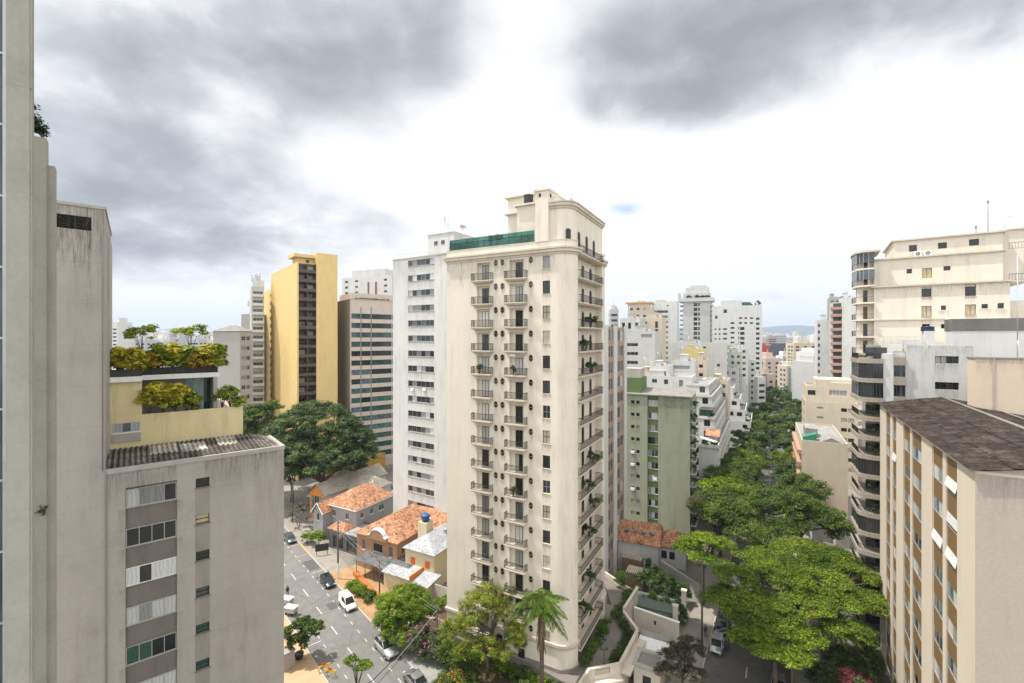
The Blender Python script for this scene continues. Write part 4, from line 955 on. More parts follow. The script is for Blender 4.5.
# ------------------------------------------------------------------ green building
m_green = plaster('green_render', (0.31, 0.33, 0.245, 1), 0.10, 0.3)
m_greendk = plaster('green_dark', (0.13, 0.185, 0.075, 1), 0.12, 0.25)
def green_building():
    b = Bld('green_apartment_block', 'green block with dark green window column and plant grown corner', 'apartment building', 690, 101, 'r', 117, px2=622, D=14, z0=0, z1=0)
    b.z1 = Z(397, 101); L = b.L; zt = b.z1; fl = 2.88
    ua, ub = b.u(647.5), b.u(658)
    b.poly = [(0, 0), (ua, 0), (ua, 0.5), (ub, 0.5), (ub, 0.0), (L, 0.0), (L, 14), (0, 14)]
    w = ub - ua; i = 0; z = zt - 2.75
    while z > 2:
        b.win(2, w / 2, z, w - 0.1, 1.55, 2, m_white if i % 3 else m_dkframe, m_conc, 0.1, ['dark', 'grey', 'mid', 'curtain'], False)
        for p in (632.8, 637.9): b.win(0, b.u(p), z + 0.45, 0.8, 0.8, 0, m_dkframe, None, 0.12, ['dark', 'dark', 'grey'], False)
        if i in (4, 5, 7) or i in (6,):
            x, y = b.P(b.u(632.8 if i != 6 else 655), -0.2 if i != 6 else 0.3); mb = MB(); mb.box(-0.42, 0.42, -0.22, 0.17, 0, 0.6); mb.lathe([(0.22, 0), (0.22, 0.002)], seg=6)
            t = mb.build('air_conditioner', m_white, None, (x, y, z + 0.35), b.th); tag(t, 'white air conditioner on the green facade, %s' % {4: 'topmost of the small window column', 5: 'second of the small window column', 7: 'lowest of the small window column', 6: 'in the dark window strip'}[i], 'air conditioner', 'air conditioners on the green block')
        i += 1; z -= fl
    z = zt - 2.7; bm_ = MB(); bm_.box(-2.6, 2.6, -1.3, 0, -0.2, 0); bm_.box(-2.6, 2.6, -1.3, -1.2, 0, 0.8); me = bm_.mesh('balcony', m_midgrey)
    lm = leafmat('leaf_mid', (0.02, 0.045, 0.012, 1), (0.05, 0.09, 0.02, 1), (0.09, 0.13, 0.03, 1)); k = 0
    while z > 2:
        b.win(5, 2.2, z, 2.6, 2.1, 1, m_alu, None, 0.15, ['dark'], True); b.place('balcony', me, 5, 3.0, z)
        if k < 11:
            x, y = b.P(L + 0.9, 1.0); shrub('balcony_plant', 'trailing green plants on the corner balcony of the green block, %s from the top' % ORD[k].replace('top', 'first'), (x, y, z + 0.3), [(0, 0, 0.6, 0.7, 0.8, 1.0)], lm, 14, 420, 0.35, 0.14, 'plants on the corner balconies of the green block', 'plant')
        z -= fl; k += 1
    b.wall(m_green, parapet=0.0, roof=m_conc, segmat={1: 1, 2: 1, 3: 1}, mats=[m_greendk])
    stains(b, [(4, (L - ub) * t, zt - 0.1, 2.4, 3 + 6 * random.random(), 1.0) for t in (0.15, 0.4, 0.65, 0.88)] + [(0, b.u(635.4), zt - 2.4 - fl * k, 2.2, 1.3, 1.0) for k in range(9)])
    mb = MB(); x0, x1 = b.u(659), L
    for (a, c, zz) in ((-0.3, b.u(652), 0.0),):
        pass
    zr = zt + 0.1; mb.poly([(-0.3, -0.4, zr), (L + 0.5, -0.4, zr), (L - 1.5, 6, zr + 1.0), (2, 6, zr + 1.0)]); mb.poly([(L + 0.5, -0.4, zr), (L + 0.5, 13, zr), (L - 1.5, 6, zr + 1.0)]); mb.box(-0.3, L + 0.5, -0.4, -0.2, zr - 0.25, zr - 0.003); b.part('roof', mb, m_conc_dk)
    x1 = b.u(641); mb = MB(); mb.box(0, x1, 0.6, 7, zt + 0.12, b.z(378, x1, 0.6)); b.part('stair_tower', mb, m_greendk)
    mb = MB(); mb.box(0.2, x1 - 0.3, 1.4, 6, b.z(378, x1, 0.6), b.z(369, x1, 0.6)); b.part('roof_tank', mb, m_conc)
green_building()

# ------------------------------------------------------------------ white stepped buildings along the right street
def stepped_white():
    lm = leafmat('leaf_balcony', (0, 0, 0, 1), (0, 0, 0, 1))
    b = Bld('terraced_apartment_block', 'white block stepping back in planted terraces with an orange tile canopy', 'apartment building', 718, 112, 'r', 119, px2=676, D=46, z0=0, z1=0)
    b.z1 = Z(446, 112); L = b.L; fl = 2.9
    z = b.z1 - 2.4; i = 0
    while z > 2:
        b.win(0, b.u(694), z, 2.2, 1.6, 1, m_dkframe, None, 0.15, ['dark', 'mid'], True)
        for v in np.arange(2.0, 45, 4.4): b.win(1, v, z, 2.4, 1.7, 1, m_dkframe, m_whitewall, 0.2, ['dark', 'mid', 'grey'], True)
        z -= fl; i += 1
    b.wall(m_whitewall, parapet=0.8, roof=m_pale_roof); b.band('cornice', b.z1 - 0.9, b.z1 - 0.6, 0.18, m_conc)
    # upper storeys, each set back
    levels = [(7.0, 1.4, b.z(417, L - 1.4, 7.0)), (14, 2.6, b.z(395, L - 2.6, 14)), (20, 4.0, b.z(384, L - 4.0, 20))]
    z0 = b.z1 - 0.8
    for k, (fr, sd_, zt) in enumerate(levels):
        w = Bld.__new__(Bld); w.__dict__.update(b.__dict__); w.holes = {}; w.wins = []; w.z1 = zt; w.z0 = 0
        w.poly = [(0, fr), (L - sd_, fr), (L - sd_, 45), (0, 45)]
        zz = zt - 2.6
        while zz > z0 - 0.5:
            for p in (3.0, 6.0, 8.0):
                if p < L - sd_ - 0.8: w.win(0, L - sd_ - p + 1.2, zz, 1.5, 1.7, 1, m_dkframe, None, 0.15, ['dark', 'mid'], True)
            for v in np.arange(1.8, 36, 3.4):
                if v < 36: w.win(1, v, zz, 2.0, 1.7, 1, m_dkframe, None, 0.15, ['dark', 'mid', 'grey'], True)
            zz -= fl
        w.wall(m_whitewall, parapet=0.7, roof=m_pale_roof); w.band('cornice', zt - 0.8, zt - 0.55, 0.15, m_conc)
        z0 = zt - 0.7
    # canopy of tiles, pergola, plants
    mb = MB(); z = b.z1 + 1.5; mb.quad((L - 3.4, 4.0, z), (L + 0.1, 4.0, z), (L + 0.1, 6.9, z + 1.3), (L - 3.4, 6.9, z + 1.3)); mb.quad((L - 3.4, 6.9, z + 1.2), (L + 0.1, 6.9, z + 1.2), (L + 0.1, 4.0, z - 0.1), (L - 3.4, 4.0, z - 0.1)); mb.quad((L - 3.4, 4.0, z - 0.1), (L + 0.1, 4.0, z - 0.1), (L + 0.1, 4.0, z), (L - 3.4, 4.0, z))
    for y in (4.2, 5.4): mb.box(L - 0.2, L - 0.05, y, y + 0.15, b.z1 - 0.7, z - 0.16)
    b.part('canopy', mb, tiles('tile_orange', (0.42, 0.215, 0.125, 1), (0.23, 0.12, 0.08, 1)))
    mb = MB(); mb.quad((L - 4.2, 0.3, z), (L - 0.4, 0.3, z - 0.9), (L - 0.4, 2.7, z - 0.9), (L - 4.2, 2.7, z)); mb.quad((L - 4.2, 2.7, z - 0.05), (L - 0.4, 2.7, z - 0.95), (L - 0.4, 0.3, z - 0.95), (L - 4.2, 0.3, z - 0.05)); b.part('awning', mb, m_white)
    mb = MB(); zt = levels[0][2]; mb.box(L - 5.2, L - 1.9, 7.6, 9.6, zt - 0.6, zt + 1.2); b.part('green_panel', mb, PANE['green'])
    mb = MB(); mb.box(L - 5.4, L - 1.7, 8.0, 14.0, zt + 1.4, zt + 1.55); b.part('pergola_roof', mb, m_dkframe)
    for i, (x, y, z) in enumerate(((L - 1.0, 0.8, b.z1 - 0.7), (L - 3.2, 0.9, b.z1 - 0.7), (L - 2.4, 7.8, levels[0][2] - 0.6))):
        xx, yy = b.P(x, y); shrub('terrace_shrub', 'green planting on a terrace of the stepped white block, %s' % ['at the corner below the awning', 'along the front below the awning', 'beside the glass screen'][i], (xx, yy, z), [(0, 0, 0.8, 0.9, 0.9, 0.8)], lm, 20, 700, 0.35, 0.14, 'shrubs on the stepped white block')
    # second stepped block further up the street
    c = Bld('terraced_apartment_block', 'second stepped white block further up the street, sloping terraces with bushes', 'apartment building', 751, 172, 'r', 119, px2=690, D=24, z0=0, z1=0)
    c.z1 = Z(422, 172); L = c.L; z = c.z1 - 2.6
    while z > 4:
        for v in (2, 6, 10, 14, 18): c.win(1, v, z, 2.6, 1.6, 1, m_dkframe, None, 0.2, ['dark', 'mid', 'grey'], True)
        c.win(0, L - 2.0, z, 1.6, 1.4, 1, m_dkframe, None, 0.15, ['dark'], True); z -= 2.9
    c.wall(m_whitewall, parapet=0.8, roof=m_pale_roof)
    for k, (fr, sd_, zt) in enumerate(((2.5, 2.0, c.z(410, L - 2, 2.5)), (5.5, 4.0, c.z(399, L - 4, 5.5)), (8.5, 6.5, c.z(388, L - 6.5, 8.5)))):
        w = Bld.__new__(Bld); w.__dict__.update(c.__dict__); w.holes = {}; w.wins = []; w.z1 = zt; w.poly = [(0, fr), (L - sd_, fr), (L - sd_, 24), (0, 24)]
        for p in (2.0, 5.0, 8.5, 12): w.win(0, L - sd_ - p, zt - 2.6, 1.8, 1.6, 1, m_dkframe, None, 0.15, ['dark', 'mid'], True)
        for v in (2.5, 6.5, 10.5): w.win(1, v, zt - 2.6, 2.2, 1.6, 1, m_dkframe, None, 0.15, ['dark', 'mid'], True)
        w.wall(m_whitewall, parapet=0.7, roof=m_pale_roof)
        x, y = c.P(L - sd_ + 0.8, fr + 2); shrub('terrace_shrub', 'bushes on the %s terrace of the second stepped white block' % ['lowest', 'middle', 'highest'][k], (x, y, zt - 3.5), [(0, 0, 0.8, 0.9, 1.2, 0.8), (-0.6, 1.8, 0.8, 0.9, 1.2, 0.7)], lm, 20, 500, 0.4, 0.16, 'bushes on the second stepped block')
    mb = MB(); zt = c.z1; mb.quad((L - 5, 3.0, zt + 1.9), (L - 0.6, 3.0, zt + 0.4), (L - 0.6, 12.0, zt + 0.4), (L - 5, 12.0, zt + 1.9)); c.part('awning', mb, m_white)
stepped_white()

def roofscape():
    W_ = m_whitewall
    block('white_apartment_block', 'long low white block with a blank parapet in front of the garden topped tower', 727, 196, 'r', 116, 672, 18, Z(343, 196), m_midgrey, front=[(703, 706, 0.9, 0, ['dark']), (717, 720, 1.3, 1, ['dark'], None, 9.0, 9)], right=[(728, 733, 1.6, 1, ['dark', 'grey'])], nmax=4)
    block('yellow_roof_house', 'small pale yellow roof house among the white roofs', 705, 186, 'r', 116, 683, 8, Z(349, 186), plaster('pale_yellow', (0.62, 0.52, 0.25, 1), 0.06, 0.1), zmin=28, cat='building')
    block('white_apartment_block', 'white block right behind the green building', 692, 134, 'r', 116, 640, 14, Z(377, 134), W_, front=[(652, 657, 1.2, 1, ['green', 'dark']), (664, 668, 1.5, 1, ['dark', 'grey']), (679, 683, 2.0, 1, ['grey'])], nmax=2, first=1.0)
    block('white_roof_house', 'white roof house with a wide pale balcony on the roofs behind the green building', 694, 150, 'r', 116, 668, 8, Z(361, 150), W_, front=[(671, 690, 1.2, 3, ['grey', 'curtain'])], nmax=2, zmin=25, cat='building')
    block('beige_roof_house', 'beige roof house at the right end of the white roofs, below the yellow one', 707, 158, 'r', 116, 690, 10, Z(360, 158), m_beige, front=[(693, 696, 1.2, 0, ['dark']), (699, 703, 1.2, 0, ['dark'])], nmax=2, zmin=20, cat='building')
    block('white_apartment_block', 'pale block with ribbon windows below the black and white striped one', 655, 150, 'r', 116, 622, 14, Z(331, 150), m_midgrey, front=[(627, 638, 1.1, 2, ['grey', 'dark']), (641, 652, 1.2, 2, ['curtain', 'grey'], None, 12, 1.0)], first=4.0, nmax=6)
    block('cream_block', 'cream block with a dark vertical slot, left of the white ribbon windowed slab', 662, 175, 'r', 116, 639, 12, Z(317, 175), m_beige, front=[(645, 647, 1.0, 0, ['dark']), (655, 658, 2.6, 0, ['dark'])], nmax=10)
    block('striped_block', 'low block with dark vertical window bands between pale piers', 640, 165, 'r', 116, 620, 12, Z(318, 165), m_midgrey, front=[(622, 625, 2.3, 0, ['dark']), (628, 631, 2.3, 0, ['dark']), (635, 638.5, 1.6, 0, ['dark', 'tanblind'])], nmax=5)
    # white slab with ribbons and its cream neighbour
    B = block('white_slab', 'white slab tower with ribbon windows, right of the cream topped block', 677, 262, 'r', 114, 649, 18, Z(301, 262), W_, front=[(653, 668, 1.5, 3, ['dark', 'grey'], None, 3.0, 5.2), (667, 668.5, 1, 0, ['dark'], None, 99, 2)], nmax=22)
    B = block('cream_block', 'cream topped block with overhanging roof, left of the white ribbon slab', 651, 250, 'r', 114, 628, 14, Z(303, 250), m_beige, front=[(630, 633, 1.4, 0, ['dark']), (636.5, 639.5, 1.4, 0, ['dark']), (643, 646, 1.4, 0, ['grey', 'dark'])], floor=4.0, first=2.4, nmax=9)
    mb = MB(); mb.box(-1.4, B.L + 0.3, -0.9, 14, B.z1, B.z1 + 0.7); B.part('roof', mb, plaster('roof_ochre', (0.55, 0.37, 0.18, 1), 0.1, 0.2))
    # tower with gardened crown
    Y = 300; B = Bld('garden_tower', 'tall pale tower with a wide planted crown of terraces at its top', 'apartment building', 710, Y, 'r', 118, px2=683, D=18, z0=0, z1=Z(301, Y))
    L = B.L; z = B.z1 - 3.2; sl = MB(); sl.box(-2.2, 0.2, 2, 6, 0, 1.1); me = sl.mesh('balcony', m_conc_dk); sl = MB(); sl.box(L - 0.1, L + 1.2, 1, 14, 0, 1.0); me2 = sl.mesh('balcony', m_midgrey)
    while z > 30:
        B.win(0, B.u(695.5), z, 2.4, 2.2, 0, m_dkframe, None, 0.8, ['dark', 'mid'], True); B.win(0, B.u(699), z, 1.0, 2.2, 0, m_dkframe, None, 0.4, ['dark'], True)
        ob('balcony', me, B.root, (0, 0, z)); ob('balcony', me2, B.root, (0, 0, z)); z -= 3.2
    B.wall(m_midgrey, parapet=0.8, roof=m_conc)
    za, zb = B.z1, Z(292, Y); mb = MB(); mb.box(-3.0, L + 1.8, -1.6, 15, za, za + 1.2); mb.box(-3.0, L + 1.8, -1.6, -1.3, za + 1.2, za + 2.4); mb.box(-3, -2.7, -1.3, 15, za + 1.2, za + 2.4); mb.box(L + 1.5, L + 1.8, -1.3, 15, za + 1.2, za + 2.4); mb.box(0, L - 0.5, 1.5, 13, za + 1.2, zb); mb.box(-3, -2, -1.6, 4, za + 2.4, zb); mb.box(1.5, L - 1.5, 3, 12, zb, Z(285, Y) - 0.8); mb.box(4, L - 3, 4, 11, Z(285, Y) - 0.8, Z(284, Y)); B.part('crown_storey', mb, m_midgrey)
    lm = leafmat('leaf_mid', (0, 0, 0, 1), (0, 0, 0, 1))
    for i, p in enumerate((689, 697, 702, 707)):
        x, y = B.P(B.u(p), -0.6); shrub('roof_shrub', 'dark bush in the crown of the garden topped tower, %s' % ['leftmost', 'second from the left', 'third from the left', 'rightmost'][i], (x, y, za + 1.6), [(0, 0, 1.2, 1.7, 0.9, 1.2)], lm, 16, 320, 0.8, 0.35, 'bushes on the garden topped tower')
    # big white slab with green roof room
    Y = 275; B = Bld('white_slab', 'big white slab with scattered square windows and a green roof room', 'apartment building', 762, Y, 'r', 113, px2=712.5, D=15, z0=0, z1=Z(305, Y)); L = B.L
    fl = 3.0
    def col(p0, p1, h, z0_, n, panes, m=0):
        for k in range(n):
            z = B.z(z0_, B.u((p0 + p1) / 2)) - fl * k
            if z > 3: B.win(0, (B.u(p0) + B.u(p1)) / 2, z, B.u(p1) - B.u(p0), h, m, m_dkframe, None, 0.2, panes, True)
    col(714.5, 716.3, 1.0, 330, 14, ['dark']); col(718.8, 720.6, 1.0, 330, 14, ['dark']); col(723, 727, 1.1, 330, 14, ['dark']); col(730.5, 734.5, 1.1, 324, 24, ['dark']); col(738.3, 739.2, 1.6, 329.5, 22, ['dark']); col(740.2, 744.5, 1.8, 330, 22, ['dark', 'mid'], 1)
    col(739, 742, 1.1, 319, 2, ['dark']); col(744.5, 747, 1.1, 319, 2, ['dark', 'grey']); col(750, 753, 1.1, 319, 2, ['dark', 'grey']); col(756, 759.5, 1.5, 320, 26, ['dark', 'mid'], 1); col(715, 717.5, 2.0, 318.8, 1, ['dark']); col(723.5, 727, 2.2, 313, 1, ['dark'])
    for v in (3, 8, 12):
        z = B.z1 - 4
        while z > 6: B.win(1, v, z, 2.4, 1.8, 1, m_dkframe, None, 0.2, ['dark', 'mid', 'tanblind'], True); z -= 3
    B.wall(W_, parapet=0.7, roof=m_conc)
    mb = MB(); mb.box(B.u(721.5), B.u(742), 0.5, 12, B.z1 - 0.7, Z(299.5, Y)); B.part('roof_house', mb, W_)
    mb = MB(); x0, x1 = B.u(742.5), B.u(753.5); zt = Z(301.5, Y); mb.box(x0, x1 - 2, 0.6, 10, B.z1 - 0.6, zt); mb.quad((x1 - 2, 0.6, B.z1 - 0.6), (x1 + 0.6, 0.6, B.z1 - 0.6), (x1 - 2, 0.6, zt), (x1 - 2, 0.6, zt)); mb.quad((x1 - 2, 0.6, zt), (x1 + 0.6, 0.6, B.z1 - 0.6), (x1 + 0.6, 10, B.z1 - 0.6), (x1 - 2, 10, zt)); B.part('green_room', mb, plain('roof_green', (0.02, 0.10, 0.075, 1), 0.4))
    x, y = B.P(B.u(758), 2); shrub('roof_shrub', 'bush at the right roof corner of the big white slab', (x, y, B.z1 - 0.7), [(0, 0, 1.8, 1.6, 1.2, 1.6)], lm, 14, 300, 0.7, 0.32)
    block('green_grey_block', 'low grey green block with balconies in front of the big white slab', 742, 215, 'r', 116, 728, 12, Z(352, 215), plaster('grey_green', (0.42, 0.45, 0.38, 1), 0.08, 0.2), front=[(731, 734, 1.3, 1, ['dark']), (737, 740, 1.3, 1, ['dark'])], nmax=5)
    block('grey_block', 'narrow grey block right of the low grey green one', 755, 240, 'r', 116, 742, 16, Z(360, 240), m_midgrey, front=[(744, 747, 1.3, 0, ['dark']), (751, 754, 1.3, 0, ['dark'])], nmax=9)
roofscape()
def infill():
    S_ = [('white_apartment_block', 'white stepped block between the green building and the yellow roof house, with a green awning', 712, 146, 686, 12, 386, m_whitewall), ('beige_roof_house', 'beige tiled penthouse row above the stepped white block', 728, 158, 706, 12, 380, m_beige),
          ('white_apartment_block', 'white block with three window columns below the big white slab', 738, 200, 716, 12, 368, m_midgrey), ('white_roof_house', 'low white roof house at the right end of the long low white block', 748, 230, 728, 10, 347, m_whitewall),
          ('cream_block', 'low cream block tucked under the cream block with the dark slot', 650, 142, 632, 10, 372, m_beige), ('white_roof_house', 'small white roof house behind the dark green stair tower', 668, 140, 650, 9, 366, m_whitewall)]
    for n_, lab, p1, Y, p0, D, py, m in S_:
        w = p1 - p0; block(n_, lab, p1, Y, 'r', 119, p0, D, Z(py, Y), m, front=[(p0 + w * a, p0 + w * (a + 0.16), 1.4, 1, ['dark', 'grey', 'mid', 'green']) for a in (0.12, 0.42, 0.72)], nmax=5, cat='building')
infill()
# ------------------------------------------------------------------ right foreground: brown and cream block with a corrugated roof
m_rcream = plaster('right_cream', (0.60, 0.53, 0.43, 1), 0.05, 0.10, scale=0.2)
m_rpink = plaster('right_pink', (0.42, 0.37, 0.325, 1), 0.05, 0.08, scale=0.2)
m_brownpanel = plaster('brown_panel', (0.20, 0.125, 0.058, 1), 0.15, 0.12, rough=0.5)
m_roofdark = roofsheet('roof_brown', (0.052, 0.041, 0.034, 1), (0.020, 0.016, 0.014, 1), 0.36, blot=0.75, lines=0.45)
def brown_block():
    # the long face runs from far (left) to near (right)
    Yn = 32.0; b = Bld('brown_panel_block', 'cream block with brown window panels and a dark corrugated roof, right foreground', 'apartment building', 975, Yn, 'r', 211.2, px2=880, D=14, z0=0, z1=Z(471, Yn))
    L = b.L; zt = b.z1; fl = 2.93
    cols = [(885.8, 889.8), (892.2, 896.2), (903, 909.6), (911.6, 921.5), (932, 942), (945.5, 957)]
    uu = [(b.u(a), b.u(c)) for a, c in cols]
    for (u0, u1) in ((uu[0][0], uu[1][1]), (uu[2][0], uu[3][1]), (uu[4][0], uu[5][1])): b.hole(0, u0, u1, 0.4, zt - 0.35, 0.22)
    b.wall(m_rcream, parapet=0.0, roof=m_conc, segmat={1: 1}, mats=[m_rpink])
    stains(b, [(1, v, zt - 0.2, 1.6, 1.5 + 2.5 * random.random(), 0.4) for v in (0.9, 2.2, 3.6, 5, 6.5, 8)])
    for ci, (u0, u1) in enumerate(uu):
        w = u1 - u0; k = 0; z = zt - 0.35
        mb = MB(); mb.box(-w / 2, w / 2, -0.09, 0.0, 0, 1.66); mb.box(-w / 2, w / 2, -0.12, -0.09, 1.61, 1.66); sp = mb.mesh('spandrel', m_brownpanel)
        h = fl - 1.66
        while z > 1.5:
            hh = 1.5 if k else 1.35
            o = b.place('spandrel', sp, 0, (u0 + u1) / 2, z - 1.66, -0.215)
            zb = z - fl
            st = random.random(); pk = ['blue', 'curtain'] if st < 0.35 else ['curtain', 'grey'] if st < 0.6 else ['mid', 'blue'] if st < 0.85 else ['dark', 'mid']
            if zb > 0.4:
                o = b.place('window', window_mesh(w - 0.02, h, 1, m_alu, None, 0.02, False, None), 0, (u0 + u1) / 2, zb, -0.12)
                ob('pane', pane_mesh(w - 0.02, h, 1, 0.02, pk), o)
                if (ci, k) in ((5, 0), (4, 2), (5, 2), (1, 1), (5, 1)):
                    n = 2 if ci in (4, 5) and k == 2 else 1
                    for q in range(n):
                        ww = (w - 0.1) / n; mb = MB(); mb.box(-ww / 2 + 0.02, ww / 2 - 0.02, -0.03, 0.0, -h * 0.62, 0)
                        s_ = mb.build('sash', PANE['blind'], o, (-w / 2 + 0.05 + ww * (q + 0.5), -0.02, h - 0.05)); s_.rotation_euler = (R(-13 if k != 1 or ci == 1 else -5), 0, 0)
            z -= fl; k += 1
    # slim pale mullion between the two columns of each pair
    mb = MB()
    for a, c in ((0, 1), (2, 3), (4, 5)): mb.box(uu[a][1] + 0.03, uu[c][0] - 0.03, 0.03, 0.2, 0.4, zt - 0.353)
    b.part('mullion', mb, m_rcream)
    # thin yellow straps across the brown panels
    # roof: corrugated, ridge parallel to the long face
    mb = MB(); e = 0.35; D = 14; zr = zt + 1.25
    n = int((L + 2 * e) / 0.09)
    for k in range(n):
        a, c = -e + (L + 2 * e) * k / n, -e + (L + 2 * e) * (k + 1) / n; ha, hc = 0.035 * math.sin(2 * math.pi * a / 0.36), 0.035 * math.sin(2 * math.pi * c / 0.36)
        steps = [(-e, 0.0), (1.85, 0.36), (1.84, 0.42), (4.1, 0.78), (4.09, 0.84), (6.6, 1.2)]
        for (y0, z0), (y1, z1) in zip(steps[:-1], steps[1:]): mb.quad((a, y0, zt + 0.1 + z0 + ha), (c, y0, zt + 0.1 + z0 + hc), (c, y1, zt + 0.1 + z1 + hc), (a, y1, zt + 0.1 + z1 + ha))
        mb.quad((a, 6.6, zt + 1.3 + ha), (c, 6.6, zt + 1.3 + hc), (c, D + e, zt + 0.1 + hc), (a, D + e, zt + 0.1 + ha))
    rf = b.part('roof', mb, m_roofdark)
    mb = MB(); mb.tube([(-e, 6.6, zt + 1.36), (L + e, 6.6, zt + 1.36)], 0.14, 8); mb.build('ridge_cap', m_conc_dk, rf)
    mb = MB(); mb.box(L - 0.003, L + 0.06, -0.05, D, zt - 0.16, zt + 0.05); mb.box(-0.1, L + 0.06, -0.07, -0.003, zt - 0.16, zt + 0.05); b.part('coping', mb, m_rcream)
    mb = MB(); mb.poly([(L + 0.001, 0.2, zt), (L + 0.001, D - 0.2, zt), (L + 0.001, 6.6, zt + 1.22)]); b.part('gable', mb, m_rpink)
    mb = MB()
    mb.tube([(2, 9.4, zt + 1.1), (L * 0.55, 9.2, zt + 1.15), (L * 0.6, 8.0, zt + 1.3), (L - 4, 7.8, zt + 1.35)], 0.05, 6); b.part('pipe', mb, m_conc)
brown_block()

# ------------------------------------------------------------------ peach wall behind its roof
def peach():
    b = Bld('peach_building', 'plain peach rendered block above the dark corrugated roof', 'apartment building', 975, 54, 'l', 118.2, px2=1090, D=2.2, z0=0, z1=Z(358, 54))
    b.wall(m_peach, parapet=0.35, roof=m_conc)
    b.band('coping', b.z1 - 0.1, b.z1 + 0.06, 0.08, m_conc_dk, 0.2); stains(b, [(0, v, b.z1 - 0.1, 1.5, 1.5 + 2 * random.random(), 0.6) for v in (0.8, 2.0, 3.3, 4.6, 6, 7.5)])
    u = b.u(993.5); mb = MB(); mb.tube([(u, -0.06, 20), (u, -0.06, b.z1 - 0.05)], 0.06, 6); b.part('pipe', mb, m_conc_dk)
    for i, (p, h) in enumerate(((1018, 2.4),)):
        mb = MB(); mb.tube([(0, 0, 0), (0, 0, h)], 0.03, 5); x, y = b.P(b.u(p, -1), 1.0); tag(mb.build('antenna', m_metal_gal, None, (x, y, b.z1 - 0.3)), 'short antenna pole on the peach block', 'antenna')
    m = MB(); m.tube([(0, 0, 0), (0, 0, 12.5)], [0.06, 0.04], 6); m.tube([(-0.4, 0, 9), (0.4, 0, 9)], 0.02, 4); m.tube([(-0.4, 0, 10.5), (0.4, 0, 10.5)], 0.02, 4); x, y = b.P(b.u(1017.5, -2), 2.0)
    tag(m.build('mast', m_metal_gal, None, (x, y, b.z1 - 0.3)), 'tall thin radio mast rising in front of the cream terraced block, right edge', 'antenna')
peach()

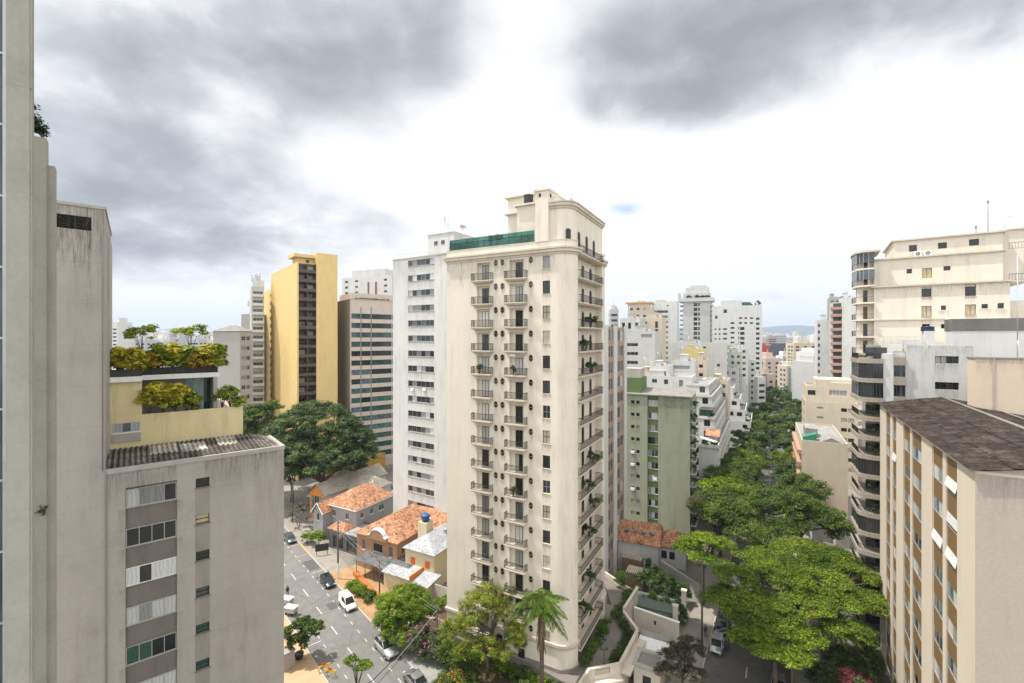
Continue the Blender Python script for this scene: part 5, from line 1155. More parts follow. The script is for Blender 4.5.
# ------------------------------------------------------------------ white block with curved beige balconies
m_bay = plaster('bay_beige', (0.32, 0.285, 0.235, 1), 0.10, 0.2)
def curved_block():
    Y = 64.0
    b = Bld('curved_balcony_block', 'white block whose rounded beige balconies with dark glazing stack down the left edge', 'apartment building', 905, Y, 'l', 118.2, px2=1075, D=14, z0=0, z1=0)
    b.z1 = b.z(345, b.u(940)); zt = b.z1; L = b.L; fl = 2.78
    # windows of the white wall
    uw0, uw1 = b.u(935), b.u(959)
    for k in range(6):
        z = b.z(363.5, (uw0 + uw1) / 2) - fl * 1.28 * k
        if z > 3: b.win(0, (uw0 + uw1) / 2, z, uw1 - uw0, 1.0, 3, m_dkframe, None, 0.15, [['mid', 'grey', 'curtain', 'mid'], ['dark', 'dark', 'mid', 'dark']][k % 2], False)
    b.wall(m_whitewall, parapet=0.6, roof=m_conc)
    stains(b, [(0, (uw0 + uw1) / 2, b.z(363.5, (uw0 + uw1) / 2) - 0.08 - fl * 1.28 * k, uw1 - uw0, 1.6, 1.1) for k in range(3)] + [(0, v, zt - 0.1, 1.4, 2 + 3 * random.random(), 1.0) for v in (0.8, 2.2, 3.6, 5, 6.4)])
    # higher part with the dark streaked parapet
    ua = b.u(952); zh = b.z(331, ua); zs = b.z(319, ua)
    mb = MB(); mb.box(ua, L, 0.003, 2.6, zt - 0.6, zh); b.part('wall', mb, m_whitewall)
    mb = MB(); mb.box(ua - 0.05, L, -0.05, 2.7, zh, zs); b.part('parapet', mb, plaster('sooty_concrete', (0.17, 0.16, 0.15, 1), 0.25, 0.35))
    # bays to the left of the white wall: beige bands and dark glazing, the outer one rounded
    x2 = b.u(893) ; x3 = b.u(882.5); x4 = b.u(859.5, 0.4)
    ztb = b.z(357, x3)
    mb = MB(); mb.box(x3, x2, -0.3, 10, 0, ztb + 0.5); b.part('pier', mb, m_whitewall)
    outer = [(x3, -0.9), (x3, 6.0)] ; xm = x4
    def outline(o):   # rounded balcony outline, from the pier round to the side
        return [(x3, 6.0), (x4 - o, 6.0), (x4 - o, 0.7), (x4 + 0.25 - o, 0.1 - o * 0.5), (x4 + 0.9, -0.35 - o), (x4 + 1.6, -0.48 - o), (x3, -0.5 - o)]
    band = MB(); pts = outline(0.12)[::1]; area = 0
    band.prism(pts, 0.2, 0.82, 0, True, True); bme = band.mesh('balcony', m_bay)
    glz = MB(); pts2 = outline(-0.06); 
    for k in range(1, len(pts2) - 1):
        p, q = pts2[k], pts2[k + 1]; glz.quad((*p, 0.82), (*q, 0.82), (*q, fl + 0.2), (*p, fl + 0.2))
        for t in np.linspace(0, 1, 4)[:-1]:
            xx, yy = p[0] + (q[0] - p[0]) * t, p[1] + (q[1] - p[1]) * t; glz.box(xx - 0.03, xx + 0.03, yy - 0.03, yy + 0.03, 0.82, fl + 0.2, 1)
    gme = glz.mesh('glazing', [PANE['dark'], m_dkframe])
    rl = MB()
    for k in range(1, len(pts2) - 1):
        p, q = Vector((*pts2[k], 0)), Vector((*pts2[k + 1], 0)); n = max(2, int((q - p).length / 0.16))
        rl.tube([p + Vector((0, 0, 1.6)), q + Vector((0, 0, 1.6))], 0.04, 4)
        for j in range(n): c = p.lerp(q, j / n); rl.tube([c + Vector((0, 0, 0.8)), c + Vector((0, 0, 1.6))], 0.028, 3, cap=False)
    rme = rl.mesh('railing', m_iron)
    bk = MB(); bk.box(x4 + 1.8, x3, 0.9, 6, 1.1, fl); bk.box(x4 + 2.2, x4 + 3.4, 0.86, 0.9, 1.12, fl - 0.3, 1); bk.box(x3 - 1.8, x3 - 0.5, 0.86, 0.9, 1.12, fl - 0.3, 1); bkm = bk.mesh('wall', [m_bay, PANE['dark']])
    rail_top = MB()
    lm = leafmat('leaf_balcony', (0, 0, 0, 1), (0, 0, 0, 1)); i = 0; z = ztb - 1.12
    while z > -0.5:
        o = ob('balcony', bme, b.root, (0, 0, z))
        if i in (0,): ob('railing', rme, o); ob('wall', bkm, b.root, (0, 0, z))
        elif i in (1, 2, 6, 9): ob('glazing', gme, o)
        else:
            ob('railing', rme, o); ob('wall', bkm, b.root, (0, 0, z))
            if i in (3, 4, 5, 7, 8):
                xx, yy = b.P(x4 + 1.6, 0.0); d = Vector((b.dx, b.dy))
                shrub('potted_plant', 'plants on the rounded beige balcony stack, %s balcony from the top' % ORD[i], (xx, yy, z + 1.1), [(d.x * k, d.y * k, 0.7, 0.45, 0.5, 0.55) for k in (0, 1.1, 2.3)], lm, 14, 420, 0.3, 0.11, 'plants on the rounded balconies', 'plant')
        z -= fl; i += 1
    if True:
        mb = MB(); mb.box(x4 + 2.0, x3 - 0.002, 1.0, 10, 0, ztb - 1.2); b.part('wall', mb, m_bay)
    # second bay between pier and white wall
    x5 = -0.003; z = ztb - 1.12; i = 0
    while z > 3:
        mb = MB(); mb.box(x2 + 0.003, x5, -0.55, 4, z, z + 1.15); b.part('balcony', mb, m_bay)
        w_ = x5 - x2 - 0.06
        if i: o = ob('window', window_mesh(w_, fl - 1.16, 3, m_dkframe, None, -0.3, False, None), b.root, ((x2 + x5) / 2, 0, z + 1.155)); ob('pane', pane_mesh(w_, fl - 1.16, 3, -0.3, ['dark', 'dark', 'mid', 'dark']), o)
        else:
            mb = railing(w_, 0.75, 0.14, 0.014); mb.v = [(x + x2 + 0.03, y - 0.45, q + z + 1.15) for x, y, q in mb.v]; b.part('railing', mb, m_iron)
        z -= fl; i += 1
    mb = MB(); mb.box(x2 + 0.004, x5, 1.0, 10, 0, ztb - 1.2); b.part('wall', mb, m_bay)
    # tank house and dish on the white roof
    uq0, uq1 = b.u(926), b.u(935.5); mb = MB(); mb.box(uq0, uq1, 0.4, 2.2, zt - 0.6, b.z(331, uq0)); b.part('chimney', mb, m_whitewall)
    x, y = b.P((uq0 + uq1) / 2, 1.3); mb = MB(); mb.lathe([(0.0, 0), (0.75, 0.0), (0.72, 0.55), (0.78, 0.6), (0, 0.75)], seg=18); tag(mb.build('water_tank', plain('tank_navy', (0.02, 0.035, 0.07, 1), 0.4), None, (x, y, b.z(331, uq0))), 'dark blue water tank on top of the white roof stack at the right', 'water tank')
    x, y = b.P(b.u(912), 0.8); mb = MB(); mb.box(-0.9, 0.9, -0.5, 0.5, 0, 1.3); tag(mb.build('service_cabinet', m_whitewall, None, (x, y, zt - 0.6), b.th), 'white service cabinet at the left end of the white roof', 'cabinet')
    mb = railing(b.u(922) - x3, 1.1, 0.8, 0.02); mb.v = [(xx + x3 + 0.2, yy + 0.3, q + zt + 0.02) for xx, yy, q in mb.v]; b.part('roof_rail', mb, m_metal_gal)
curved_block()

# ------------------------------------------------------------------ cream terraced block, upper right
def cream_terraced():
    Y = 73
    b = Bld('cream_terraced_block', 'large cream block stepping up in tiers with a column of glazed balconies on its left', 'apartment building', 874, 78, 'l', 124, px2=1010, D=16, z0=0, z1=0)
    L = b.L; b.z1 = b.z(287, b.u(880)); fl = 2.93; m = m_cream
    def w_(p0, p1, y0, y1, pane, fr=None, sill=None):
        u0, u1 = b.u(p0), b.u(p1); uc = (u0 + u1) / 2; za, zb = b.z(y1, uc), b.z(y0, uc); return (uc, za, u1 - u0, zb - za, pane, fr, sill)
    for a in ((921.5, 931.5, 287, 297, ['dark']), (965, 976, 284.5, 296, ['dark']), (921.5, 931.5, 306, 317, ['tanblind', 'tanblind']), (941, 946, 305.5, 310, ['dark']), (965, 976, 304.5, 315, ['tanblind', 'tanblind']), (981.5, 988, 304, 308.5, ['dark']), (997.5, 1004, 303, 308.5, ['dark']), (922, 930, 324, 335, ['dark']), (941, 946.5, 324, 328.5, ['dark'])):
        q = w_(*a); b.win(0, q[0], q[1], q[2], q[3], 1 if q[2] > 1 else 0, m_dkframe, m_creamtrim if q[2] > 1 else None, 0.15, q[4], False)
    b.wall(m, parapet=0.6, roof=m_pale_roof)
    b.band('cornice', b.z1 - 0.1, b.z1 + 0.12, 0.4, m_creamtrim, 0.2)
    stains(b, [(0, L * t, b.z1 - 0.1, 1.8, 1 + 2 * random.random(), 0.55) for t in np.arange(0.05, 1, 0.1)] + [(0, b.u(p), b.z(y, b.u(p)), 1.3, 1.2, 1.0) for p, y in ((926.5, 297.5), (970.5, 296.5), (926.5, 317.5), (970.5, 315.5), (985, 309), (1001, 309), (943.5, 310.5))])
    mb = MB(); zc = b.z(320, 0.5); mb.box(-0.3, b.u(945), -0.25, -0.003, zc - 0.1, zc + 0.12); b.part('cornice', mb, m_creamtrim)
    def tier(x0, x1, set_, z0, py, wins, D=15.5):
        w = Bld.__new__(Bld); w.__dict__.update(b.__dict__); w.holes = {}; w.wins = []; w.poly = [(x0, set_), (x1, set_), (x1, D), (x0, D)]; w.z1 = b.z(py, (x0 + x1) / 2, set_)
        for (p0, p1, y0, y1, pane) in wins:
            u0, u1 = b.u(p0, -set_), b.u(p1, -set_); uc = (u0 + u1) / 2; za, zb = b.z(y1, uc, set_), b.z(y0, uc, set_)
            w.win(0, uc - x0, za, u1 - u0, zb - za, 1 if u1 - u0 > 1 else 0, m_dkframe, None, 0.15, pane, False)
        w.wall(m, parapet=0.5, roof=m_pale_roof); w.band('cornice', w.z1 - 0.12, w.z1 + 0.1, 0.38, m_creamtrim, 0.2); return w.z1
    xa = b.u(880, -0.8); z2 = tier(0.02, b.u(1003, -0.8), 0.8, b.z1, 255.5, [(906.5, 912, 269, 273.5, ['dark']), (922, 932, 268, 278, ['tanblind', 'tanblind']), (943.5, 950.5, 266, 270.5, ['dark'])])
    z3 = tier(b.u(893.5, -1.8), b.u(1003, -1.8), 1.8, z2, 236.5, [(909, 917, 245, 251.5, ['dark']), (938, 947, 242.5, 248.5, ['dark']), (969, 979, 239, 245.5, ['dark'])], 14)
    # tier to the right, set further back, with railings
    x1 = b.u(1003, -3); mb = MB(); mb.box(x1, x1 + 3, 3.0, 14, b.z1, z3 + 0.3); mb.box(x1 - 0.2, x1 + 3.3, 2.7, 14, z3 + 0.3, z3 + 0.55); mb.box(L, L + 8, 2.0, 15, 0, b.z(300, L)); mb.box(L - 0.1, L + 8, 1.8, 2.0, b.z(336, L), b.z(334, L)); b.part('wall', mb, m)
    for zz in (b.z1 + 0.1, z2 + 0.1):
        mb = railing(2.6, 1.0, 0.3, 0.02); mb.v = [(x + x1 + 0.2, y + 1.0, z + zz) for x, y, z in mb.v]; b.part('railing', mb, m_iron)
    # balcony column at the left end: slabs, glazing, cream roof
    xl = b.u(853, 0.3); tops = [258, 268, 284, 300, 317, 333, 349.5, 366]
    zs = [b.z(285.5, -1.5) - fl * (k - 1) for k in range(8)]
    for k, z in enumerate(zs):
        last = k > 5
        pts = [(-0.003, 5), (xl + 0.2, 5), (xl, 3.2), (xl + 0.5, 0.4), (xl + 1.4, -0.5), (-0.003, -0.6)]
        mb = MB(); mb.prism(pts, z - 0.25, z, 0, True, True); o = b.part('balcony', mb, m)
        if k == 0:
            pass
        r_ = MB(); g_ = MB()
        for (p, q) in zip(pts[1:-1], pts[2:]):
            P_, Q_ = Vector((*p, z)), Vector((*q, z)); n = max(2, int((Q_ - P_).length / 0.17)); r_.tube([P_ + Vector((0, 0, 0.95)), Q_ + Vector((0, 0, 0.95))], 0.03, 4)
            for j in range(n): c = P_.lerp(Q_, j / n); r_.tube([c, c + Vector((0, 0, 0.95))], 0.014, 3, cap=False)
            if k < 2:
                g_.quad((p[0], p[1], z + 0.95), (q[0], q[1], z + 0.95), (q[0], q[1], z + fl - 0.3), (p[0], p[1], z + fl - 0.3))
                for t in (0, 0.5): c = P_.lerp(Q_, t); g_.box(c.x - 0.03, c.x + 0.03, c.y - 0.03, c.y + 0.03, z, z + fl - 0.27, 1)
        r_.build('railing', m_iron, o)
        if k < 2: g_.build('glazing', [PANE['mid'], m_alu], o)
        mb = MB(); mb.box(xl + 0.7, -0.003, 1.3, 5.5, z, z + fl - 0.25); mb.box(xl + 1.5, -0.8, 1.25, 1.3, z, z + 2.2, 1); b.part('wall', mb, [m, PANE['dark'] if k != 3 else plain('door_brown', (0.12, 0.05, 0.03, 1), 0.5)])
    zt = zs[0] + fl - 0.25; mb = MB(); mb.prism([(0.8, 6), (xl, 6), (xl - 0.2, 3.2), (xl + 0.4, 0.2), (xl + 1.3, -0.8), (0.8, -0.9)], zt, zt + 0.3, 0, True, True); b.part('roof', mb, m_creamtrim)
    # air conditioners, antennas
    for i, p in enumerate((918.5, 928.5)):
        u = b.u(p, -0.7); x, y = b.P(u, 1.35); mb = MB(); mb.box(-0.5, 0.5, -0.2, 0.2, 0, 0.9)
        for t in range(12): a = R(30 * t); mb.quad((0.3 * math.cos(a), -0.215, 0.45 + 0.3 * math.sin(a)), (0.3 * math.cos(a + 0.4), -0.215, 0.45 + 0.3 * math.sin(a + 0.4)), (0.1 * math.cos(a + 0.4), -0.215, 0.45 + 0.1 * math.sin(a + 0.4)), (0.1 * math.cos(a), -0.215, 0.45 + 0.1 * math.sin(a)), 1)
        t = mb.build('air_conditioner', [m_white, m_iron], None, (x, y, z2 + 0.1), b.th); tag(t, 'white fan unit on a ledge of the upper cream tiers, %s of the two' % ['left', 'right'][i], 'air conditioner', 'fan units on the cream tiers')
    for i, (p, h, lb) in enumerate(((988, 5.5, 'tall reddish mast on the roof of the cream tiers'), (976, 1.6, 'short aerial on the roof of the cream tiers'), (1005, 2.6, 'angled aerial at the right roof corner of the cream tiers'))):
        mb = MB(); mb.tube([(0, 0, 0), (0, 0, h)], 0.05, 5)
        if i == 2: mb.tube([(0, 0, h), (0.9, 0, h + 0.1)], 0.04, 4)
        else: mb.box(-0.12, 0.12, -0.05, 0.05, h - 0.4, h)
        x, y = b.P(b.u(p, -4), 4); tag(mb.build('antenna', plain('mast_red', (0.35, 0.16, 0.13, 1), 0.5) if i < 2 else m_metal_gal, None, (x, y, z3)), lb, 'antenna')
cream_terraced()

# ------------------------------------------------------------------ blocks beyond the trees on the right
def right_mid():
    m_or = plaster('balcony_salmon', (0.44, 0.275, 0.195, 1), 0.08, 0.15)
    # white slab
    B = block('white_slab', 'blank white slab with a column of small balconies on its left edge, behind the beige low block', 834, 205, 'r', 120, 817, 14, Z(320, 205), m_whitewall, front=[(818, 820, 1.6, 0, ['dark'])], parapet=0.4)
    # salmon balcony tower
    B = Bld('balcony_tower', 'slim tower with salmon balcony bands between two blank white walls', 'apartment building', 842.5, 188, 'r', 121, px2=832, D=12, z0=0, z1=Z(302, 188)); z = B.z1 - 2.9
    sl = MB(); sl.box(0.2, B.L - 0.2, -1.4, -0.003, -0.2, 0.9); sl.box(-0.4, 0.2, -1.0, 3, -0.2, 0.9); me = sl.mesh('balcony', m_or)
    while z > 4: B.win(0, B.L / 2, z + 0.9, B.L - 0.8, 1.6, 2, m_dkframe, None, 0.25, ['dark', 'mid', 'blue'], True); ob('balcony', me, B.root, (0, 0, z)); z -= 2.9
    B.wall(m_midgrey, parapet=0.6)
    block('white_slab', 'blank white slab with a planted roof right of the salmon balconies', 856, 184, 'r', 121, 842.3, 14, Z(297, 186), m_whitewall, parapet=0.5)
    x, y = X(850, 188), 190; shrub('roof_hedge', 'hedge on the roof of the white slab right of the salmon balconies', (x, y, Z(297, 186) - 0.4), [(k, 0, 0.5, 1.0, 0.8, 0.7) for k in (-1.5, 0, 1.5)], leafmat('leaf_mid', (0, 0, 0, 1), (0, 0, 0, 1)), 20, 360, 0.5, 0.22, cat='hedge')
    block('grey_tower', 'grey brown tower with balconies peering out above the salmon balconies', 841, 230, 'r', 121, 829, 12, Z(297, 230), m_greywall, front=[(831, 834, 1.8, 1, ['dark', 'mid']), (836, 839, 1.8, 1, ['dark', 'mid'])], nmax=8)
    # beige low block with the blank gable, the street side with salmon trim
    b = Bld('beige_low_block', 'low beige block with a big blank gable wall and cluttered white roof', 'apartment building', 848, 103, 'r', 119, px2=802, D=26, z0=0, z1=Z(447, 103)); b.z1 = Z(444, 103)
    for k in range(5): b.win(3, 4 + k * 4.6, b.z1 - 3.2, 2.0, 1.5, 1, m_dkframe, None, 0.15, ['dark'], True); b.win(3, 4 + k * 4.6, b.z1 - 6.2, 2.0, 1.5, 1, m_dkframe, None, 0.15, ['dark'], True)
    b.wall(m_beige, parapet=0.4, roof=m_pale_roof)
    sl = MB(); sl.box(-0.9, -0.003, 1.0, 25, 0, 1.0); me = sl.mesh('balcony', m_or)
    for k in range(5): ob('balcony', me, b.root, (0, 0, b.z1 - 3.6 - 2.9 * k))
    mb = MB(); L = b.L; zt = b.z1 - 0.4
    mb.poly([(L * 0.35, 0.5, zt), (L - 0.3, 0.5, zt), (L * 0.66, 0.5, zt + 1.3)]); mb.quad((L * 0.35, 0.5, zt), (L * 0.66, 0.5, zt + 1.3), (L * 0.66, 6, zt + 1.3), (L * 0.35, 6, zt)); mb.quad((L * 0.66, 0.5, zt + 1.3), (L - 0.3, 0.5, zt), (L - 0.3, 6, zt), (L * 0.66, 6, zt + 1.3)); mb.box(1.0, L * 0.4, 5, 12, zt, zt + 2.4); b.part('roof_house', mb, m_pale_roof)
    mb = MB(); mb.quad((0.2, 1.0, zt + 0.9), (3.0, 1.0, zt + 1.9), (3.0, 3.6, zt + 1.9), (0.2, 3.6, zt + 0.9)); mb.quad((0.2, 1.0, zt - 0.2), (3.0, 1.0, zt - 0.2), (3.0, 1.0, zt + 1.9), (0.2, 1.0, zt + 0.9)); b.part('green_panel', mb, plain('shade_green', (0.03, 0.20, 0.13, 1), 0.6))
    # beige block above/behind with stepped penthouse
    c = Bld('beige_block', 'beige block with a stepped penthouse and small windows, behind the blank gable', 'apartment building', 858, 132, 'r', 119, px2=806, D=18, z0=0, z1=Z(404, 132)); L = c.L
    z = c.z1 - 2.6
    for k in range(8):
        if z > 2:
            for p in (844, 851): c.win(0, c.u(p), z, 1.4, 1.1, 1, m_dkframe, None, 0.15, ['dark', 'tanblind'], True)
            for v in (3, 7, 11): c.win(3, v, z, 2.2, 1.6, 1, m_dkframe, None, 0.15, ['dark', 'mid'], True)
            c.win(0, c.u(820), z + 0.6, 1.6, 0.5, 1, m_dkframe, None, 0.15, ['grey'], True)
        z -= 2.9
    c.wall(m_beige, parapet=0.6, roof=m_pale_roof)
    w = Bld.__new__(Bld); w.__dict__.update(c.__dict__); w.holes = {}; w.wins = []; w.poly = [(0.4, 3), (L, 3), (L, 18), (0.4, 18)]; w.z1 = Z(388, 135)
    w.win(0, w.u(811) + 0.0, w.z1 - 2.7, 2.0, 1.5, 1, m_dkframe, None, 0.15, ['dark'], True); w.win(0, L * 0.62, w.z1 - 2.6, 4.4, 1.7, 4, m_white, None, 0.15, ['dark', 'grey'], True)
    w.wall(m_beige, parapet=0.6, roof=m_pale_roof)
    mb = MB(); mb.box(3, L, 6, 17, Z(390, 135) - 0.5, Z(380, 139)); mb.box(L * 0.55, L, 5, 10, Z(390, 135) - 0.5, Z(383, 138)); c.part('roof_house', mb, m_beige)
right_mid()
# ------------------------------------------------------------------ low houses by the left street
m_tile = tiles('tile_orange', (0.42, 0.215, 0.125, 1), (0.23, 0.12, 0.08, 1))
m_fibro = roofsheet('fibre_cement', (0.46, 0.42, 0.355, 1), (0.33, 0.30, 0.26, 1), 0.5)
m_zinc = roofsheet('zinc_roof', (0.40, 0.41, 0.43, 1), (0.29, 0.30, 0.32, 1), 0.5, rough=0.45)
m_lilac = plaster('lilac_grey', (0.34, 0.33, 0.335, 1), 0.08, 0.15)
m_brickw = plaster('brick_brown', (0.36, 0.215, 0.13, 1), 0.15, 0.2)
m_orangew = plaster('orange_wall', (0.60, 0.23, 0.045, 1), 0.08, 0.1)
m_paley = plaster('pale_yellow_wall', (0.62, 0.53, 0.35, 1), 0.08, 0.15)
m_shut = plain('shutter_orange', (0.62, 0.13, 0.015, 1), 0.6)
m_dkroof = roofsheet('dark_sheet', (0.145, 0.145, 0.15, 1), (0.07, 0.07, 0.075, 1), 0.4)
m_wwall = plaster('garden_wall', (0.60, 0.55, 0.455, 1), 0.14, 0.3)
def hip(mb, x0, x1, y0, y1, z, h, inset, mi=0, ridge='x', e=0.4, th=0.14):
    x0 -= e; x1 += e; y0 -= e; y1 += e
    if ridge == 'x': a, c = (x0 + inset, (y0 + y1) / 2, z + h), (x1 - inset, (y0 + y1) / 2, z + h)
    else: a, c = ((x0 + x1) / 2, y0 + inset, z + h), ((x0 + x1) / 2, y1 - inset, z + h)
    q = [(x0, y0, z), (x1, y0, z), (x1, y1, z), (x0, y1, z)]
    if ridge == 'x': mb.poly([q[0], q[1], c, a], mi); mb.poly([q[1], q[2], c], mi); mb.poly([q[2], q[3], a, c], mi); mb.poly([q[3], q[0], a], mi)
    else: mb.poly([q[0], q[1], a], mi); mb.poly([q[1], q[2], c, a], mi); mb.poly([q[2], q[3], c], mi); mb.poly([q[3], q[0], a, c], mi)
    mb.box(x0, x1, y0, y1, z - th, z - 0.003, mi)
def houses():
    # grey house with orange hip roof
    b = Bld('grey_house', 'grey two storey house with an orange tile hip roof', 'house', 356, 98, 'r', 118.2, px2=327, D=11, z0=0, z1=7.0); L = b.L
    for p in (334, 347): b.win(0, b.u(p), 4.4, 0.9, 1.3, 1, m_white, m_white, 0.12, ['dark'], False)
    for v in (1.8, 4.6): b.win(1, v, 4.6, 0.9, 1.2, 1, m_white, m_white, 0.12, ['dark'], False)
    b.win(1, 7.6, 4.4, 1.6, 1.3, 1, m_white, m_white, 0.12, ['green'], False)
    b.wall(m_lilac, parapet=0.0)
    mb = MB(); hip(mb, 0, L, 0, 11, 7.05, 3.0, 3.4, ridge='y'); b.part('roof', mb, m_tile)
    mb = MB(); mb.box(-0.45, L + 0.45, -0.45, -0.38, 6.72, 6.95); mb.box(L + 0.38, L + 0.45, -0.38, 11.4, 6.72, 6.95); b.part('gutter', mb, m_white)
    # front gable wing with its white bargeboards
    xw = 1.2; mb = MB(); mb.box(xw - 2.6, xw + 0.4, -2.4, 1.0, 0, 6.0); mb.poly([(xw - 2.6, -2.4, 6.0), (xw + 0.4, -2.4, 6.0), (xw - 1.1, -2.4, 7.7)]); mb.box(xw - 1.4, xw - 0.8, -2.44, -2.4, 4.0, 5.4, 1); mb.box(xw - 1.6, xw - 0.6, -2.46, -2.4, 3.85, 3.98, 2); b.part('wing', mb, [m_lilac, PANE['dark'], m_white])
    mb = MB(); mb.quad((xw - 3.0, -2.8, 5.6), (xw - 1.1, -2.8, 7.85), (xw - 1.1, 2, 7.85), (xw - 3.0, 2, 5.6)); mb.quad((xw - 1.1, -2.8, 7.85), (xw + 0.8, -2.8, 5.6), (xw + 0.8, 2, 5.6), (xw - 1.1, 2, 7.85)); b.part('roof', mb, m_tile)
    mb = MB()
    for s_ in (-1, 1): mb.tube([(xw - 1.1 + s_ * 1.95, -2.83, 5.5), (xw - 1.1, -2.83, 7.78)], 0.1, 4, sm=False)
    b.part('bargeboard', mb, m_white)
    # porch with its own small roof
    x0, x1 = L - 4.6, L + 0.2; mb = MB(); mb.box(x0 + 0.4, x1 - 0.4, -3.0, -0.003, 0, 3.4); b.part('porch', mb, m_lilac)
    mb = MB(); hip(mb, x0 + 0.3, x1 - 0.4, -3.2, -0.5, 3.5, 1.2, 1.3); b.part('roof', mb, m_tile)
    # white house with the orange gable behind it
    c = Bld('orange_gable_house', 'house with a tan sheet roof, orange gable and glazed front beside the big trees', 'house', 326, 110, 'r', 118.2, px2=310, D=20, z0=0, z1=6.2); Lc = c.L
    c.win(0, Lc * 0.5, 0.6, Lc - 1.2, 4.6, 4, m_white, None, 0.1, ['blue', 'green', 'dark'], False)
    c.wall(m_orangew, parapet=0.0, segmat={1: 1, 3: 1}, mats=[m_midgrey])
    mb = MB(); xm = Lc / 2; e = 0.5
    mb.poly([(0, 0.0, 6.2), (Lc, 0, 6.2), (xm, 0, 8.3)]); c.part('gable', mb, m_orangew)
    mb = MB()
    for zz in (0.0, 0.12): mb.quad((-e, -0.7, 5.85 + zz), (xm, -0.7, 8.35 + zz), (xm, 20.5, 8.35 + zz), (-e, 20.5, 5.85 + zz)); mb.quad((xm, -0.7, 8.35 + zz), (Lc + e, -0.7, 5.85 + zz), (Lc + e, 20.5, 5.85 + zz), (xm, 20.5, 8.35 + zz))
    c.part('roof', mb, m_fibro)
    # long tan sheet roof hall behind
    d = Bld('sheet_roof_hall', 'long hall under a pale tan sheet roof behind the orange tiled grey house', 'house', 368, 112, 'r', 118.2, px2=328, D=8, z0=0, z1=6.0); Ld = d.L
    d.wall(m_midgrey, parapet=0.0); mb = MB()
    mb.quad((-0.4, -0.5, 6.1), (Ld + 0.4, -0.5, 6.1), (Ld - 1.5, 4, 8.8), (0.5, 4, 8.8)); mb.quad((Ld + 0.4, 8.5, 6.1), (-0.4, 8.5, 6.1), (0.5, 4, 8.8), (Ld - 1.5, 4, 8.8)); mb.poly([(Ld + 0.4, -0.5, 6.1), (Ld + 0.4, 8.5, 6.1), (Ld - 1.5, 4, 8.8)]); mb.poly([(-0.4, 8.5, 6.1), (-0.4, -0.5, 6.1), (0.5, 4, 8.8)]); d.part('roof', mb, m_fibro)
    # flat roofed garage in front of the grey house
    h = Bld('flat_garage', 'flat roofed dark garage front between the grey house and the brick house', 'garage', 373, 90, 'r', 118.2, px2=329, D=6.5, z0=0, z1=3.6)
    for p in (338, 352, 366): h.win(0, h.u(p), 0.2, 3.0, 2.6, 2, m_dkframe, None, 0.2, ['dark', 'mid'], False)
    h.wall(plain('garage_dark', (0.09, 0.08, 0.075, 1), 0.7), parapet=0.25, roof=plain('roof_grey', (0.26, 0.25, 0.235, 1), 0.95, var=0.25, scale=0.8))
    mb = MB(); mb.box(h.L - 5.0, h.L + 0.25, 1.5, 8.5, 3.7, 3.95); h.part('roof_slab', mb, m_conc)
    # brick house with a curved gable
    k = Bld('brick_house', 'brown brick house with a curved white edged gable and a broad orange tile roof', 'house', 397, 83, 'r', 118.2, px2=357, D=13, z0=0, z1=6.6); L = k.L
    for p, w, hh, zz in ((363.5, 0.9, 1.9, 3.6), (390.5, 0.9, 1.9, 3.6), (378, 2.2, 1.5, 3.9)): k.win(0, k.u(p), zz, w, hh, 1 if w < 1 else 2, m_white if w < 1 else m_dkframe, m_midgrey, 0.12, ['dark'], False)
    for v in (2.0, 4.6, 7.5): k.win(1, v, 3.9, 1.3, 1.5, 1, m_white, m_orangew, 0.12, ['dark', 'cream'], False)
    k.wall(m_brickw, parapet=0.0)
    mb = MB(); hip(mb, 0, L, 0, 13, 6.65, 2.9, 4.0, ridge='y'); k.part('roof', mb, m_tile)
    xc = k.u(378.5); pts = [(xc - 2.4, 6.3), (xc + 2.4, 6.3), (xc + 2.3, 7.0)] + [(xc + 1.7 * math.cos(R(t)), 7.2 + 1.15 * math.sin(R(t))) for t in range(0, 181, 18)] + [(xc - 2.3, 7.0)]
    mb = MB(); n = len(pts)
    mb.poly([(x, -0.5, z) for x, z in pts]); mb.poly([(x, -0.05, z) for x, z in reversed(pts)])
    for i in range(2, n):
        p, q = pts[i], pts[(i + 1) % n]
        if i == n - 1: q = pts[0]
        mb.quad((p[0], -0.56, p[1]), (q[0], -0.56, q[1]), (q[0], 0.3, q[1] + 0.1), (p[0], 0.3, p[1] + 0.1), 1); mb.quad((p[0], -0.56, p[1] - 0.18), (q[0], -0.56, q[1] - 0.18), (q[0], -0.56, q[1]), (p[0], -0.56, p[1]), 1)
    k.part('gable', mb, [m_brickw, m_white])
    mb = MB(); mb.quad((L - 3.4, 10, 8.0), (L - 0.5, 10, 7.4), (L - 0.5, 14, 7.4), (L - 3.4, 14, 8.0)); k.part('roof_sheet', mb, m_white)
    mb = MB(); mb.box(0, L + 5, 9, 16, 0, 6.3); k.part('wing', mb, m_brickw); mb = MB(); hip(mb, 0.5, L + 5, 9, 16, 6.35, 2.2, 3.0); k.part('roof', mb, m_tile)
    mb = MB(); mb.lathe([(0.0, 0), (0.68, 0.0), (0.88, 1.0), (0.95, 1.05), (0.7, 1.3), (0, 1.36)], seg=20); x, y = X(425.5, 86), 86; zz = Z(521, 86)
    tag(mb.build('water_tank', plain('tank_blue', (0.025, 0.09, 0.30, 1), 0.35), None, (x, y, zz)), 'bright blue water tank on the roofs between the brick house and the pale yellow house', 'water tank')
    mb = MB(); mb.box(-1.0, 1.0, -1.0, 1.0, 0, zz - 0.003); t = mb.build('tank_stand', m_paley, None, (x, y, 0), k.th); tag(t, 'pale square stand under the bright blue water tank', 'tank stand')
